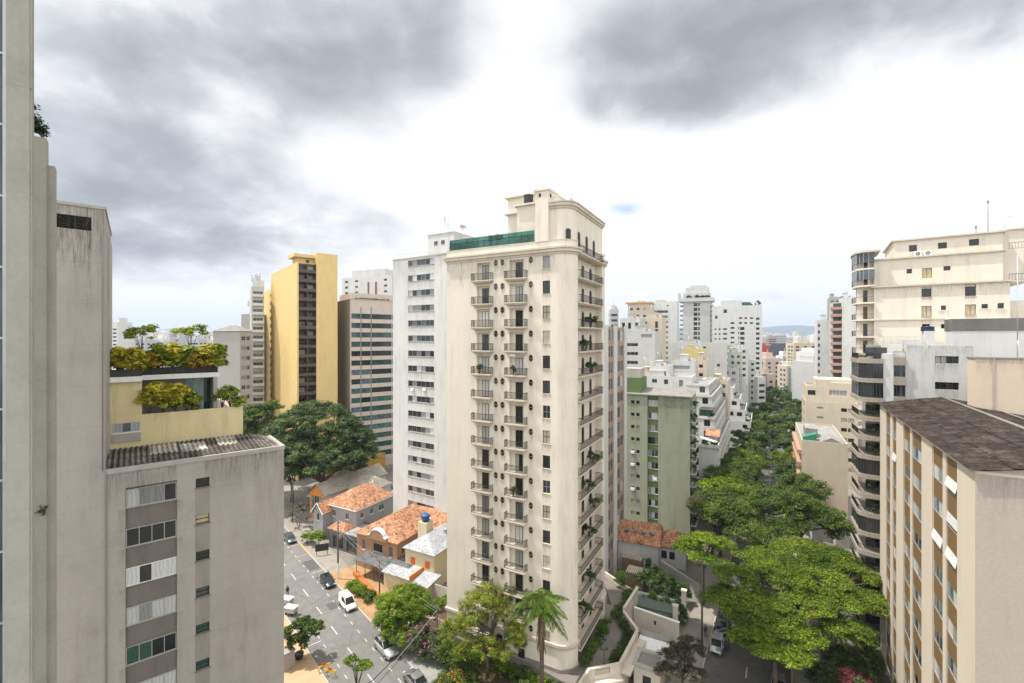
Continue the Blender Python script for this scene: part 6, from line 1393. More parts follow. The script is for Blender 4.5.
    # dark canopy in front of the brick house
    q = Bld('canopy', 'grey sheet canopy on thin posts in front of the brick house', 'canopy', 402, 78.5, 'r', 118.2, px2=354, D=4.3, z0=0, z1=3.4)
    L = q.L; mb = MB(); mb.quad((0, 0, 3.1), (L, 0, 3.1), (L, 4.2, 3.7), (0, 4.2, 3.7)); mb.quad((0, 4.2, 3.6), (L, 4.2, 3.6), (L, 0, 3.0), (0, 0, 3.0)); mb.quad((0, 0, 3.0), (L, 0, 3.0), (L, 0, 3.1), (0, 0, 3.1)); mb.quad((L, 0, 3.0), (L, 4.2, 3.6), (L, 4.2, 3.7), (L, 0, 3.1)); q.part('roof', mb, m_dkroof)
    for i in range(6): mb = MB(); mb.tube([(0.3 + (L - 0.6) * i / 5, 0.3, 0), (0.3 + (L - 0.6) * i / 5, 0.3, 3.05)], 0.06, 6); q.part('post', mb, m_dkframe)
    mb = MB(); mb.box(0.4, L - 0.4, 3.8, 4.1, 0, 3.5); q.part('back_wall', mb, plain('back_wall_brown', (0.12, 0.10, 0.085, 1), 0.8))  # dark brown wall at the back of the canopy
    # pale yellow house with orange shutters
    r = Bld('yellow_house', 'pale yellow house with orange shutters and a white metal hip roof', 'house', 434, 79, 'r', 118.2, px2=405.5, D=10, z0=0, z1=6.3); L = r.L
    for p in (413, 427.5):
        u = r.u(p); r.hole(0, u - 0.5, u + 0.5, 3.6, 4.9); mb = MB(); mb.box(-0.5, -0.01, -0.02, 0.06, 0, 1.3); mb.box(0.01, 0.5, -0.02, 0.06, 0, 1.3)
        r.place('shutter', mb.mesh('shutter', m_shut), 0, u, 3.6)
    r.wall(m_paley, parapet=0.0)
    mb = MB(); hip(mb, 0, L, 0, 10, 6.35, 2.1, 2.6, ridge='y'); r.part('roof', mb, m_zinc)
    mb = MB(); mb.lathe([(0.35, 7.6), (0.35, 8.1), (0.45, 8.15), (0, 8.35)], L * 0.7, 6, 10); r.part('roof_vent', mb, m_metal_gal)
    # twin white lean-to roofs
    s_ = Bld('lean_to', 'twin white lean-to roofs with an orange strip between them', 'shed', 428, 75.5, 'r', 118.2, px2=383, D=3.4, z0=0, z1=3.2); L = s_.L; xm = L * 0.62
    mb = MB(); mb.box(0.1, L - 0.1, 0.1, 3.4, 0, 2.7); s_.part('wall', mb, m_paley)
    mb = MB()
    for (x0, x1, zz) in ((-0.1, xm, 3.3), (xm + 0.25, L + 0.2, 2.95)):
        mb.quad((x0, -0.4, zz - 0.25), (x1, -0.4, zz - 0.25), (x1, 3.6, zz + 0.25), (x0, 3.6, zz + 0.25)); mb.quad((x0, -0.4, zz - 0.33), (x0, 3.6, zz + 0.17), (x1, 3.6, zz + 0.17), (x1, -0.4, zz - 0.33)); mb.quad((x0, -0.4, zz - 0.33), (x1, -0.4, zz - 0.33), (x1, -0.4, zz - 0.25), (x0, -0.4, zz - 0.25))
    s_.part('roof', mb, m_zinc); mb = MB(); mb.box(xm + 0.02, xm + 0.22, -0.3, 3.5, 2.6, 3.7); s_.part('divider', mb, m_orangew)
    # low garden wall of the yellow house
    t = Bld('garden_wall', 'cream garden wall in front of the pale yellow house', 'wall', 455, 74.5, 'r', 118.2, px2=404, D=0.25, z0=0, z1=2.6); t.wall(m_wwall, parapet=0.0)
    t = Bld('garden_wall', 'low tan retaining wall below the plant bed left of the cream tower', 'wall', 462, 71, 'r', 118.2, px2=424, D=0.4, z0=0, z1=1.1); t.wall(plaster('tan_wall', (0.42, 0.30, 0.19, 1), 0.12, 0.25), parapet=0.0)
    # ochre building behind the big trees and the office forecourt wall
    o = Bld('ochre_building', 'low ochre building half hidden behind the big dark trees', 'building', 364, 138, 'r', 118.2, px2=322, D=9, z0=0, z1=7.2)
    for p in (330, 346): o.win(0, o.u(p), 3.6, 2.0, 1.6, 1, m_dkframe, None, 0.12, ['dark'], True)
    o.wall(plaster('ochre', (0.46, 0.27, 0.06, 1), 0.1, 0.2), parapet=0.4)
    # red tiled house right of the cream tower
    v = Bld('tile_roof_house', 'white walled house with a long orange tile roof in front of the green block', 'house', 658, 84, 'r', 112, px2=618, D=8, z0=0, z1=5.6); L = v.L
    v.win(1, 2.2, 2.8, 1.2, 1.4, 1, m_dkframe, None, 0.12, ['dark'], False)
    v.wall(m_midgrey, parapet=0.0)
    mb = MB(); hip(mb, 0, L, 0, 8, 5.65, 2.5, 0.2, e=0.45); v.part('roof', mb, m_tile)
    mb = MB()
    for i in range(4): x = 1.2 + i * 1.5; mb.box(x, x + 0.7, 1.2, 2.0, 6.9, 7.15)
    v.part('skylight', mb, PANE['blue'])
    w = Bld('tile_roof_house', 'smaller orange tiled wing at the street end of the white walled house', 'house', 686, 86, 'r', 112, px2=658.5, D=6, z0=0, z1=4.0)
    for p in (664, 672): w.win(0, w.u(p), 1.6, 1.0, 1.5, 1, m_dkframe, None, 0.12, ['dark'], False)
    w.wall(m_midgrey, parapet=0.0); mb = MB(); hip(mb, 0, w.L, 0, 6, 4.05, 2.2, 2.4); w.part('roof', mb, m_tile)
    # small orange roofs behind the trees below the blank gable
    for i, (p0, p1, Y) in enumerate(((812, 832, 98), (836, 850, 95))):
        z = Bld('tile_roof_house', ['small orange tiled house half hidden by trees below the blank gable', 'orange tiled lean-to at the foot of the curved balcony stack'][i], 'house', p1, Y, 'r', 110, px2=p0, D=7, z0=0, z1=4.2); z.wall(m_midgrey, parapet=0.0); mb = MB(); hip(mb, 0, z.L, 0, 7, 4.25, 1.8, 1.5); z.part('roof', mb, m_tile)
houses()
# ------------------------------------------------------------------ ground, streets, pavements
UL = Vector((-math.sin(R(41.3)), math.cos(R(41.3)))); NL = Vector((UL.y, -UL.x))     # left street: along, to its right
UR = Vector((math.sin(R(31.2)), math.cos(R(31.2)))); NR = Vector((UR.y, -UR.x))      # right street
def PL(off, s): p = NL * off + UL * s; return (p.x, p.y)
def PR(off, s): p = NR * off + UR * s; return (p.x, p.y)
def sL(px, py, z=0): x, y, _ = G(px, py, z); return UL.dot(Vector((x, y)))
def sR(px, py, z=0): x, y, _ = G(px, py, z); return UR.dot(Vector((x, y)))
def asphalt(name, c, var=0.12):
    m = newmat(name); nt, p, o = principled(m)
    n1 = _noise(nt, 0.12, 8, 0.65); r1 = _ramp(nt, n1.outputs['Fac'], [(0.3, tint(c, 1 - var)), (0.7, tint(c, 1 + var))])
    n2 = _noise(nt, 0.9, 8, 0.75); r2 = _ramp(nt, n2.outputs['Fac'], [(0.35, g(0.82)), (0.6, g(1.04))])
    n3 = _noise(nt, 14, 4, 0.8); r3 = _ramp(nt, n3.outputs['Fac'], [(0.3, g(0.85)), (0.7, g(1.1))])
    v = nt.nodes.new('ShaderNodeTexVoronoi'); v.feature = 'DISTANCE_TO_EDGE'; v.inputs['Scale'].default_value = 0.16
    tc = nt.nodes.new('ShaderNodeTexCoord'); nt.links.new(tc.outputs['Object'], v.inputs['Vector'])
    rv = _ramp(nt, v.outputs['Distance'], [(0.0, g(0.72)), (0.012, g(1.0))])
    col = _mul(nt, _mul(nt, _mul(nt, r1.outputs[0], r2.outputs[0]), r3.outputs[0]), rv.outputs[0])
    nt.links.new(col, p.inputs['Base Color']); p.inputs['Roughness'].default_value = 0.9; p.inputs['Specular IOR Level'].default_value = 0.15; MAT[name] = m; return m
m_asph = asphalt('asphalt', (0.185, 0.178, 0.168, 1)); m_asph2 = asphalt('asphalt_old', (0.13, 0.123, 0.115, 1), 0.25)
m_pave = plaster('paving', (0.27, 0.245, 0.21, 1), 0.25, 0.0, 0.9, scale=0.5)
m_tan = plaster('paving_tan', (0.46, 0.32, 0.20, 1), 0.18, 0.0, 0.9, scale=0.6)
m_orpave = plaster('paving_orange', (0.37, 0.235, 0.125, 1), 0.28, 0.0, 0.9, scale=0.6)
m_kerb = plaster('kerb', (0.42, 0.39, 0.35, 1), 0.15, 0.0); m_line = plain('road_paint', (0.52, 0.51, 0.485, 1), 0.7, var=0.35, scale=4); m_yline = plain('road_paint_yellow', (0.65, 0.42, 0.02, 1), 0.7, var=0.15)
def sheet(name, pts, z, mat, kind='structure'):
    mb = MB(); mb.poly([(p[0], p[1], z) for p in pts]); return tag(mb.build(name, mat), kind=kind)
def slab(name, pts, z0, z1, mat, kind='structure'):
    mb = MB(); a = sum(pts[i - 1][0] * pts[i][1] - pts[i][0] * pts[i - 1][1] for i in range(len(pts)))
    mb.prism(pts if a > 0 else list(reversed(pts)), z0, z1); return tag(mb.build(name, mat), kind=kind)
def strip(P_, o0, o1, s0, s1): return [P_(o0, s0), P_(o1, s0), P_(o1, s1), P_(o0, s1)]
def ground():
    m = newmat('city_ground'); nt, p, o = principled(m)
    n = _noise(nt, 0.02, 10, 0.7); r = _ramp(nt, n.outputs['Fac'], [(0.35, (0.05, 0.075, 0.03, 1)), (0.5, (0.20, 0.18, 0.155, 1)), (0.65, (0.30, 0.28, 0.25, 1))])
    nt.links.new(r.outputs[0], p.inputs['Base Color']); p.inputs['Roughness'].default_value = 0.95
    mb = MB(); E = 9500
    mb.quad((-E, -600, -0.06), (E, -600, -0.06), (E, E, -0.06), (-E, E, -0.06)); tag(mb.build('ground', m), kind='structure')
    KR, KLl, C_ = 30.0, 20.7, 25.1
    sheet('road', strip(PL, KLl, KR, -5, 200), 0.0, m_asph)
    sheet('road', strip(PR, -9.6, 0.4, 20, 700), 0.004, m_asph2)
    # pavements with kerbs
    S = lambda px, py: sL(px, py)
    so0, so1 = S(330, 574), S(372, 620)
    slab('pavement', strip(PL, KR + 0.16, KR + 4.2, so0, 160), -0.02, 0.13, m_pave)
    slab('pavement', strip(PL, KR + 0.16, KR + 7.0, so1, so0), -0.02, 0.132, m_orpave)
    slab('pavement', strip(PL, KR + 0.16, KR + 3.6, 18, so1), -0.02, 0.13, plaster('paving_pale', (0.30, 0.30, 0.275, 1), 0.25, 0.0, 0.9, scale=0.5))
    slab('kerb', strip(PL, KR, KR + 0.16, 15, 160), -0.03, 0.14, m_kerb); slab('kerb', strip(PL, KLl - 0.16, KLl, 15, 160), -0.03, 0.14, m_kerb)
    slab('pavement', strip(PL, KLl - 5.5, KLl - 0.16, 10, 160), -0.02, 0.13, m_tan)
    slab('kerb', strip(PR, -9.76, -9.6, 30, 600), -0.03, 0.14, m_kerb); slab('pavement', strip(PR, -13.2, -9.76, 40, 600), -0.02, 0.13, m_pave)
    slab('kerb', strip(PR, 0.4, 0.56, 20, 600), -0.03, 0.14, m_kerb); slab('pavement', strip(PR, 0.56, 4.0, 20, 600), -0.02, 0.13, m_pave)
    # markings of the left street
    mb = MB()
    def dash(P_, off, s0, s1, w): 
        a = strip(P_, off - w / 2, off + w / 2, s0, s1); mb.quad(*[(q[0], q[1], 0.008) for q in a])
    for (pa, pb) in (((289.5, 574), (295, 580)), ((302, 590), (307.5, 596.5)), ((315.5, 607.5), (321.5, 614.5)), ((331, 626.5), (337, 634.5)), ((347, 648), (354, 657)), ((367, 674.5), (376, 684))):
        s0, s1 = sL(*pa), sL(*pb); dash(PL, C_, s1, s0, 0.13)
    s_ = sL(376, 684) - 5
    while s_ > 10: dash(PL, C_, s_ - 2.2, s_, 0.16); s_ -= 6
    s_ = sL(289.5, 574) + 4
    while s_ < 130: dash(PL, C_, s_, s_ + 2.2, 0.16); s_ += 6
    for k in range(60):
        s_ = 14 + k * 2.6; dash(PL, KR - 2.25, s_, s_ + 0.9, 0.10)
        if s_ < sL(314, 643) + 1: dash(PL, KLl + 2.1, s_, s_ + 0.9, 0.10)
    def bar(P_, o0, o1, s0, w): a = strip(P_, o0, o1, s0 - w / 2, s0 + w / 2); mb.quad(*[(q[0], q[1], 0.009) for q in a])
    bar(PL, KR - 2.25, KR - 0.1, sL(312, 573.5), 0.12); bar(PL, KLl + 0.2, KLl + 2.1, sL(316, 643), 0.12)
    tag(mb.build('road_markings', m_line), kind='structure')
    mb = MB()
    a = strip(PL, KR + 0.0, KR + 0.17, sL(307.5, 552.5), sL(299.5, 544)); mb.quad(*[(q[0], q[1], 0.146) for q in a])
    for s_ in (sL(299, 556.5), sL(291, 546.5)): bar(PL, KR - 2.25, KR - 0.1, s_, 0.12)
    tag(mb.build('road_markings', m_yline), kind='structure')
    mb = MB()
    for k in range(40): s_ = 45 + 7 * k; a = strip(PR, -4.7, -4.55, s_, s_ + 2.2); mb.quad(*[(q[0], q[1], 0.012) for q in a])
    tag(mb.build('road_markings', m_line), kind='structure')
    # darker rectangles laid on the left street
    for (px, py, w, l) in ((332, 606, 1.3, 2.2), (311, 565, 1.9, 4.5)):
        x, y, _ = G(px, py); c = Vector((x, y)); o0 = NL.dot(c); s0 = UL.dot(c); sheet('road_dark_patch', strip(PL, o0 - w / 2, o0 + w / 2, s0 - l / 2, s0 + l / 2), 0.006, plain('asphalt_dark', (0.085, 0.084, 0.083, 1), 0.9, var=0.15))
    # gardens
    lawn = plaster('lawn', (0.055, 0.085, 0.022, 1), 0.3, 0.0, 0.95, scale=0.6); soil = plaster('soil', (0.12, 0.085, 0.055, 1), 0.3, 0.0, 0.95, scale=0.8)
    slab('garden_terrace', [PL(34.2, 10), PL(34.2, 62), (-6.5, 73), (2, 64), (7.6, 54.5), (7.5, 49), (9, 44)], -0.05, 1.0, soil)
    slab('pavement', [(-9, 68.5), (-14.2, 71.2), (-15.2, 69.3), (-3, 61.5), (-2, 63.5)], 0.9, 1.06, plaster('path_pink', (0.46, 0.33, 0.26, 1), 0.12, 0.0))
    slab('lawn', [PL(35.5, 44.5), PL(35.5, 58), PL(38.5, 58), PL(39.5, 46)], 0.9, 1.03, plaster('dry_lawn', (0.30, 0.25, 0.085, 1), 0.2, 0.0))
    return lawn, soil
m_lawn, m_soil = ground()

# ------------------------------------------------------------------ podium of the cream tower
def podium():
    zt = 4.2; zf = 3.05
    q = {k: (lambda Y, px: (X(px, Y), Y))(YZ(py, zt), px) for k, (px, py) in dict(A=(570, 694), B=(588, 668), C=(619, 662), D=(636, 629.7), E=(622.8, 611.7), F=(636.3, 590.5)).items()}
    t = thing('podium_wall', 'cream angular garden wall with a small balustrade around the cream tower terrace', 'wall', (q['B'][0], q['B'][1], 0)); ox, oy = q['B']
    L_ = lambda p, z: (p[0] - ox, p[1] - oy, z)
    m = m_wwall
    mb = MB()
    def seg(p, r, z0, z1, th=0.3, m_=0, shift=0.0):
        p, r = Vector(p), Vector(r); d = (r - p).normalized(); n = Vector((d.y, -d.x)) * th; s = Vector((d.y, -d.x)) * shift; e = d * 0.0
        a = [p + s, r + s, r + n + s, p + n + s]; mb.prism([(v.x - ox, v.y - oy) for v in a][::-1], z0, z1, m_)
    seg(q['A'], q['B'], 0, zt); seg(q['B'], q['C'], 0, zf + 0.25); seg(q['B'], (q['B'][0] + 0.8, q['B'][1] + 0.2), zf + 0.25, zt - 0.12); seg((q['C'][0] - 1.3, q['C'][1] - 0.32), q['C'], zf + 0.25, zt - 0.12)
    seg(q['C'], q['D'], 0, zt); seg(q['D'], q['E'], 0, zt - 0.003); seg(q['E'], q['F'], 0, zt + 0.6); seg(q['F'], (q['F'][0] - 4, q['F'][1] + 7), 0, zt - 0.4)
    mb.build('wall', m, t)
    mb = MB(); seg(q['B'], q['C'], zt - 0.12, zt + 0.03, 0.34); seg(q['A'], q['B'], zt, zt + 0.06, 0.36); seg(q['C'], q['D'], zt + 0.002, zt + 0.08, 0.42); seg(q['D'], q['E'], zt, zt + 0.07, 0.4); seg(q['E'], q['F'], zt + 0.6, zt + 0.68, 0.4)
    # broad outer ledge
    seg(q['B'], q['C'], 2.6, 2.85, 0.9, 0, 0.3); seg(q['C'], q['D'], 2.9, 3.15, 1.1, 0, 0.3); mb.build('coping', m_creamtrim, t)
    p, r = Vector(q['B']), Vector(q['C']); d = (r - p).normalized(); n = Vector((d.y, -d.x)); L = (r - p).length
    for k in range(13):
        c = p + d * (0.95 + (L - 2.4) * k / 12) + n * 0.15; b_ = MB(); b_.lathe([(0.07, zf + 0.25), (0.05, zf + 0.4), (0.085, zf + 0.6), (0.04, zf + 0.85), (0.07, zt - 0.12)], seg=8); b_.build('baluster', m_wwall, t, (c.x - ox, c.y - oy, 0))
    # terrace floor: paving, lawns, path
    P0 = cream.P
    fl = [q['A'], q['B'], q['C'], q['D'], q['E'], q['F'], (q['F'][0] - 4, q['F'][1] + 7), P0(cream.L + 0.0, 17), P0(-1, 17), P0(-0.4, -0.5), P0(cream.L - 4, -0.5), P0(cream.L - 0.4, -1.2)]
    slab('terrace', fl, -0.05, zf, plaster('terrace_stone', (0.19, 0.17, 0.15, 1), 0.25, 0.0, 0.9, scale=0.7))
    a = [q['B'], q['C'], (q['C'][0] - 0.5, q['C'][1] + 1.0), (q['B'][0] + 0.3, q['B'][1] + 1.6), (q['A'][0] + 0.6, q['A'][1] + 2.5), q['A']]
    slab('lawn', [(x * 0.996, y) for x, y in a], zf - 0.1, zf + 0.05, m_lawn)
    hedge = leafmat('leaf_mid', (0, 0, 0, 1), (0, 0, 0, 1)); hl = leafmat('leaf_hedge', (0.05, 0.09, 0.012, 1), (0.10, 0.155, 0.02, 1), (0.15, 0.19, 0.03, 1))
    v = lambda vv, w: P0(cream.L + w, vv)
    ba = v(5.5, 1.3); d = Vector(UR)
    def run(p, r, n, rad, h): return [((r[0] - p[0]) * t, (r[1] - p[1]) * t, h * 0.5, rad, rad, h * 0.5) for t in np.linspace(0, 1, n)]
    p_, r_ = v(2.6, 0.75), v(11.5, 0.9)
    shrub('clipped_hedge', 'clipped hedge along the foot of the cream tower side balconies', (*p_, zf), run(p_, r_, 9, 0.55, 1.0), hl, 60, 5200, 0.4, 0.10, cat='hedge')
    for i, (p, r, n, rad, h, lb) in enumerate(((q['C'], q['D'], 7, 0.7, 0.9, 'hedge along the inner side of the cream terrace wall below its corner'), (q['D'], q['E'], 3, 0.7, 1.0, 'dark bushes in the inner corner of the angular terrace wall'), (q['E'], q['F'], 5, 0.8, 1.3, 'bright hedge behind the tall far panel of the terrace wall'))):
        p2 = (p[0] - 0.9, p[1] + 0.3); r2 = (r[0] - 0.9, r[1] + 0.3); shrub('clipped_hedge', lb, (*p2, zf), run(p2, r2, n, rad, h), hedge if i != 2 else hl, 40, 3200, 0.4, 0.10, cat='hedge')
    bx, by = X(626, 73), 75.5; shrub('round_bush', 'round clipped bright bush at the far end of the cream terrace', (X(622, 75), 75, zf), [(0, 0, 1.1, 1.3, 1.3, 1.2)], hl, 50, 3500, 0.4, 0.10)
    # potted bush, lamp
    x, y, _ = G(601.5, 640, zf); mb = MB(); mb.lathe([(0.0, 0.0), (0.4, 0.0), (0.55, 0.5), (0.58, 0.55), (0.5, 0.55), (0.45, 0.45), (0, 0.45)], seg=18); tt = thing('potted_bush', 'round bush in a white bowl planter on the cream tower terrace', 'potted plant', (x, y, zf)); mb.build('planter', m_white, tt)
    Pp, Nn, C = clumped([(0, 0, 1.25, 0.75, 0.75, 0.75)], 24, 1800, 0.35, 0.7, 0.5); ob('foliage', leaf_mesh('foliage', Pp, Nn, 0.09, hl), tt)
    x, y, _ = G(604, 664, zf); tt = thing('garden_lamp', 'dark garden lamp with two globes on the cream terrace', 'lamp', (x, y, zf)); mb = MB(); mb.lathe([(0.12, 0), (0.05, 0.1), (0.035, 0.2), (0.035, 1.9)], seg=8); mb.tube([(-0.35, 0, 1.75), (0.35, 0, 1.75)], 0.03, 6); mb.build('post', m_iron, tt)
    for s_ in (-0.35, 0.35): mb = MB(); mb.lathe([(0.0, 1.78), (0.16, 1.85), (0.2, 2.0), (0.14, 2.14), (0.0, 2.2)], s_, 0, 10); mb.build('lamp_globe', plain('lamp_dark', (0.05, 0.05, 0.05, 1), 0.3), tt)
    # round stair floor patch
    # gatehouse, canopy, boundary wall with pillars to the right, at street level
    x, y = 17.4, 57.6; tt = thing('gatehouse', 'small stone gatehouse with a sunken flat roof below the terrace wall', 'gatehouse', (x, y, 0), R(-28)); mb = MB(); mb.box(-1.6, 1.6, -1.6, 1.6, 0, 3.0); mb.build('wall', m_wwall, tt)
    mb = MB(); ring(mb, [(-1.7, -1.7), (1.7, -1.7), (1.7, 1.7), (-1.7, 1.7)], 3.0, 3.35, 0.1, 0.45); mb.quad((-1.3, -1.3, 3.05), (1.3, -1.3, 3.05), (1.3, 1.3, 3.05), (-1.3, 1.3, 3.05), 1); mb.build('roof', [m_conc, m_conc_dk], tt)
    mb = MB(); mb.box(-0.5, 0.5, -1.63, -1.6, 1.0, 2.2); mb.build('window', PANE['dark'], tt)
    x, y = 19.3, 61.8; tt = thing('canopy', 'white corrugated canopy on posts between the gatehouse and the boundary wall', 'canopy', (x, y, 0), R(-28)); mb = MB(); corrugated(mb, -2.0, 2.0, -2.2, 2.55, 0.6, 2.75, 0.25, 0.03); mb.build('roof', m_white, tt)
    mb = MB(); mb.box(-2.0, 2.0, 0.7, 2.0, 2.5, 2.75); mb.build('roof_slab', m_pale_roof, tt)
    for sx in (-1.9, 1.9):
        for sy in (-2.1, 1.9): mb = MB(); mb.tube([(sx, sy, 0), (sx, sy, 2.5)], 0.06, 6); mb.build('post', m_iron, tt)
    p, r = Vector((18.4, 68.6)), Vector((23.8, 64.9)); d = (r - p); tt = thing('boundary_wall', 'tall cream boundary wall with a dark plaque beside the gatehouse', 'wall', (p.x, p.y, 0), math.atan2(d.y, d.x)); L = d.length
    mb = MB(); mb.box(0, L, 0, 0.3, 0, 3.3); mb.build('wall', m_wwall, tt); mb = MB(); mb.box(-0.05, L + 0.05, -0.06, 0.36, 3.3, 3.4); mb.build('coping', m_white, tt); mb = MB(); mb.box(L * 0.46, L * 0.46 + 0.3, -0.03, -0.003, 1.9, 2.5); mb.build('plaque', m_iron, tt)
    for i, (px, py, h) in enumerate(((675.5, 634, 4.2), (684, 620, 4.6))):
        x, y, _ = G(px, py); mb = MB(); mb.box(-0.35, 0.35, -0.35, 0.35, 0, h); mb.box(-0.42, 0.42, -0.42, 0.42, h, h + 0.12); t2 = mb.build('gate_pillar', m_wwall, None, (x, y, 0), R(-28)); tag(t2, ['gate pillar at the street end of the cream boundary wall', 'gate pillar standing alone beyond the boundary wall, taller one'][i], 'pillar', 'gate pillars by the cream tower')
    # green awning roof and pergolas further back
    x, y = 20.5, 72.5; tt = thing('garage_roof', 'flat grey green sheet roof behind the boundary wall', 'shed', (x, y, 0), R(-25)); mb = MB(); mb.box(-2.5, 5, -2, 2.2, 2.3, 2.45); mb.build('roof', plain('sheet_green_grey', (0.10, 0.13, 0.105, 1), 0.5), tt); mb = MB(); mb.box(-2.4, 4.9, -1.9, 2.1, 0, 2.297); mb.build('wall', m_conc_dk, tt)
    for i, (px, py, w, dd) in enumerate(((633, 556, 3.6, 2.4), (636, 570, 3.0, 2.6))):
        x, y, _ = G(px, py, 3.2); tt = thing('pergola', ['pale slatted pergola behind the striped tower foot, farther one', 'pale slatted pergola by the dark garden, nearer one'][i], 'pergola', (x, y, 0), R(-28), 'pergolas behind the cream terrace'); mb = MB()
        for k in range(9): mb.box(-w / 2 + w * k / 9, -w / 2 + w * k / 9 + 0.22, -dd / 2, dd / 2, 3.1, 3.25)
        mb.build('slat', m_creamtrim, tt); mb = MB(); mb.box(-w / 2, w / 2, -dd / 2 + 0.1, dd / 2 - 0.1, 0, 2.95); mb.build('base', plaster('brown_wall', (0.24, 0.17, 0.115, 1), 0.15, 0.2), tt)
    # garden wall in front of the orange tiled house
    a, c = G(660, 560, 3.0), G(699, 585, 3.0); p, r = Vector(a[:2]), Vector(c[:2]); d = r - p; tt = MB(); tt.box(0, d.length, 0, 0.3, 0, 3.0); tag(tt.build('garden_wall', plaster('dirty_white', (0.46, 0.44, 0.40, 1), 0.25, 0.4), None, (p.x, p.y, 0), math.atan2(d.y, d.x)), 'stained grey white garden wall below the orange tiled house', 'wall')
podium()
# ------------------------------------------------------------------ trees and shrubs
lf_dark = leafmat('leaf_darktree', (0.036, 0.064, 0.018, 1), (0.09, 0.14, 0.04, 1), (0.165, 0.22, 0.07, 1), 0.25, 0.25)
lf_mid = leafmat('leaf_tree', (0.042, 0.075, 0.014, 1), (0.10, 0.15, 0.025, 1), (0.18, 0.225, 0.04, 1), 0.3, 0.3)
lf_olive = leafmat('leaf_olive', (0.075, 0.13, 0.014, 1), (0.165, 0.235, 0.02, 1), (0.26, 0.315, 0.035, 1), 0.35, 0.22)
lf_bright = leafmat('leaf_bright', (0.085, 0.15, 0.014, 1), (0.19, 0.28, 0.02, 1), (0.30, 0.37, 0.035, 1), 0.35, 0.3)
lf_yellow = leafmat('leaf_yellowgreen', (0.14, 0.19, 0.022, 1), (0.25, 0.30, 0.035, 1), (0.38, 0.37, 0.045, 1), 0.35, 0.6)
lf_pale = leafmat('leaf_pale', (0.06, 0.09, 0.03, 1), (0.12, 0.16, 0.05, 1), (0.18, 0.21, 0.075, 1), 0.3, 0.4)
lf_purple = leafmat('leaf_purple', (0.10, 0.085, 0.05, 1), (0.16, 0.13, 0.085, 1), (0.20, 0.13, 0.19, 1), 0.25, 0.5)
lf_pink = leafmat('flower_pink', (0.40, 0.12, 0.26, 1), (0.55, 0.20, 0.38, 1), None, 0.2, 2)
lf_red = leafmat('flower_red', (0.09, 0.03, 0.025, 1), (0.20, 0.05, 0.055, 1), (0.27, 0.09, 0.09, 1), 0.2, 0.8)
lf_orange = leafmat('flower_orange', (0.55, 0.16, 0.02, 1), (0.65, 0.30, 0.03, 1), None, 0.2, 2)
def big(name, label, pxb, Yb, h, blobs_px, mat, z=0, **kw):
    """Crown lobes given as (column, distance, height of centre, rx, ry, rz)."""
    bx = X(pxb, Yb)
    bl = [(X(p, Y) - bx, Y - Yb, zz - z, rx, ry, rz) for p, Y, zz, rx, ry, rz in blobs_px]
    return tree(name, label, (bx, Yb, z), h, bl, mat, bark, **kw)
big('broad_tree', 'huge dark spreading tree behind the low houses, left of the office', 322, 122, 16,
    [(315, 122, 17.5, 12, 10, 9.0), (284, 120, 15, 8, 8, 6.5), (348, 122, 15, 7, 8, 6), (305, 115, 12.5, 9, 6, 5.5), (335, 116, 12, 7, 6, 5), (362, 122, 12, 3.5, 5, 4), (268, 118, 12, 5, 6, 5)], lf_dark, nclump=620, nleaf=90000, cr=1.5, leaf=0.26, flat=0.65, trunk_r=0.75, fork=0.35, limbs=12, inner=0.8)
big('broad_tree', 'lighter green tree at the left edge of the huge dark one, above the yellow terrace', 256, 128, 16, [(256, 128, 21, 5, 5, 4.5), (246, 127, 17, 4, 4, 4), (268, 132, 23, 3.5, 4, 3)], lf_mid, nclump=120, nleaf=15000, cr=1.3, leaf=0.26, trunk_r=0.45)
for i, (p, Y, h) in enumerate(((292, 122, 13), (352, 128, 14))): big('broad_tree', ['dark understorey tree filling the space below the huge tree, left', 'dark understorey tree by the ochre building, right of the huge tree'][i], p, Y, h, [(p, Y, h * 0.62, 4.5, 4.5, 3.8)], lf_dark, nclump=70, nleaf=8000, cr=1.2, leaf=0.25, trunk_r=0.4, group='understorey trees')
# right street: wide flat crowned tree, bright one in front, others
big('flat_crowned_tree', 'widest fresh green flat crowned tree beside the brown panelled block', 803, 62, 9.5,
    [(735, 66, 9.6, 3.2, 3.4, 1.0), (765, 69, 10.4, 4.0, 4, 1.1), (800, 71, 10.9, 4.2, 4, 1.1), (832, 69, 10.4, 4.0, 4, 1.1), (862, 67, 9.4, 3.4, 4, 1.1), (780, 64, 10.6, 4.0, 3.5, 1.1), (818, 63, 10.4, 4.0, 3.5, 1.1), (848, 60.5, 9.0, 3.4, 3.2, 1.0), (750, 60.5, 9.2, 3.2, 3, 0.9), (722, 61.5, 8.4, 2.4, 2.6, 0.8), (872, 62, 8.2, 2.2, 3, 0.9), (795, 58.5, 9.4, 3.2, 2.6, 0.9), (770, 57.5, 8.6, 3, 2.6, 0.9), (815, 59.5, 9.2, 3.2, 2.6, 1.0), (845, 57, 7.6, 2.8, 2.6, 0.9), (745, 57.5, 7.8, 2.6, 2.4, 0.8)], lf_olive, nclump=720, nleaf=105000, cr=0.95, leaf=0.13, flat=0.38, trunk_r=0.42, fork=0.62, limbs=22, inner=0.4)
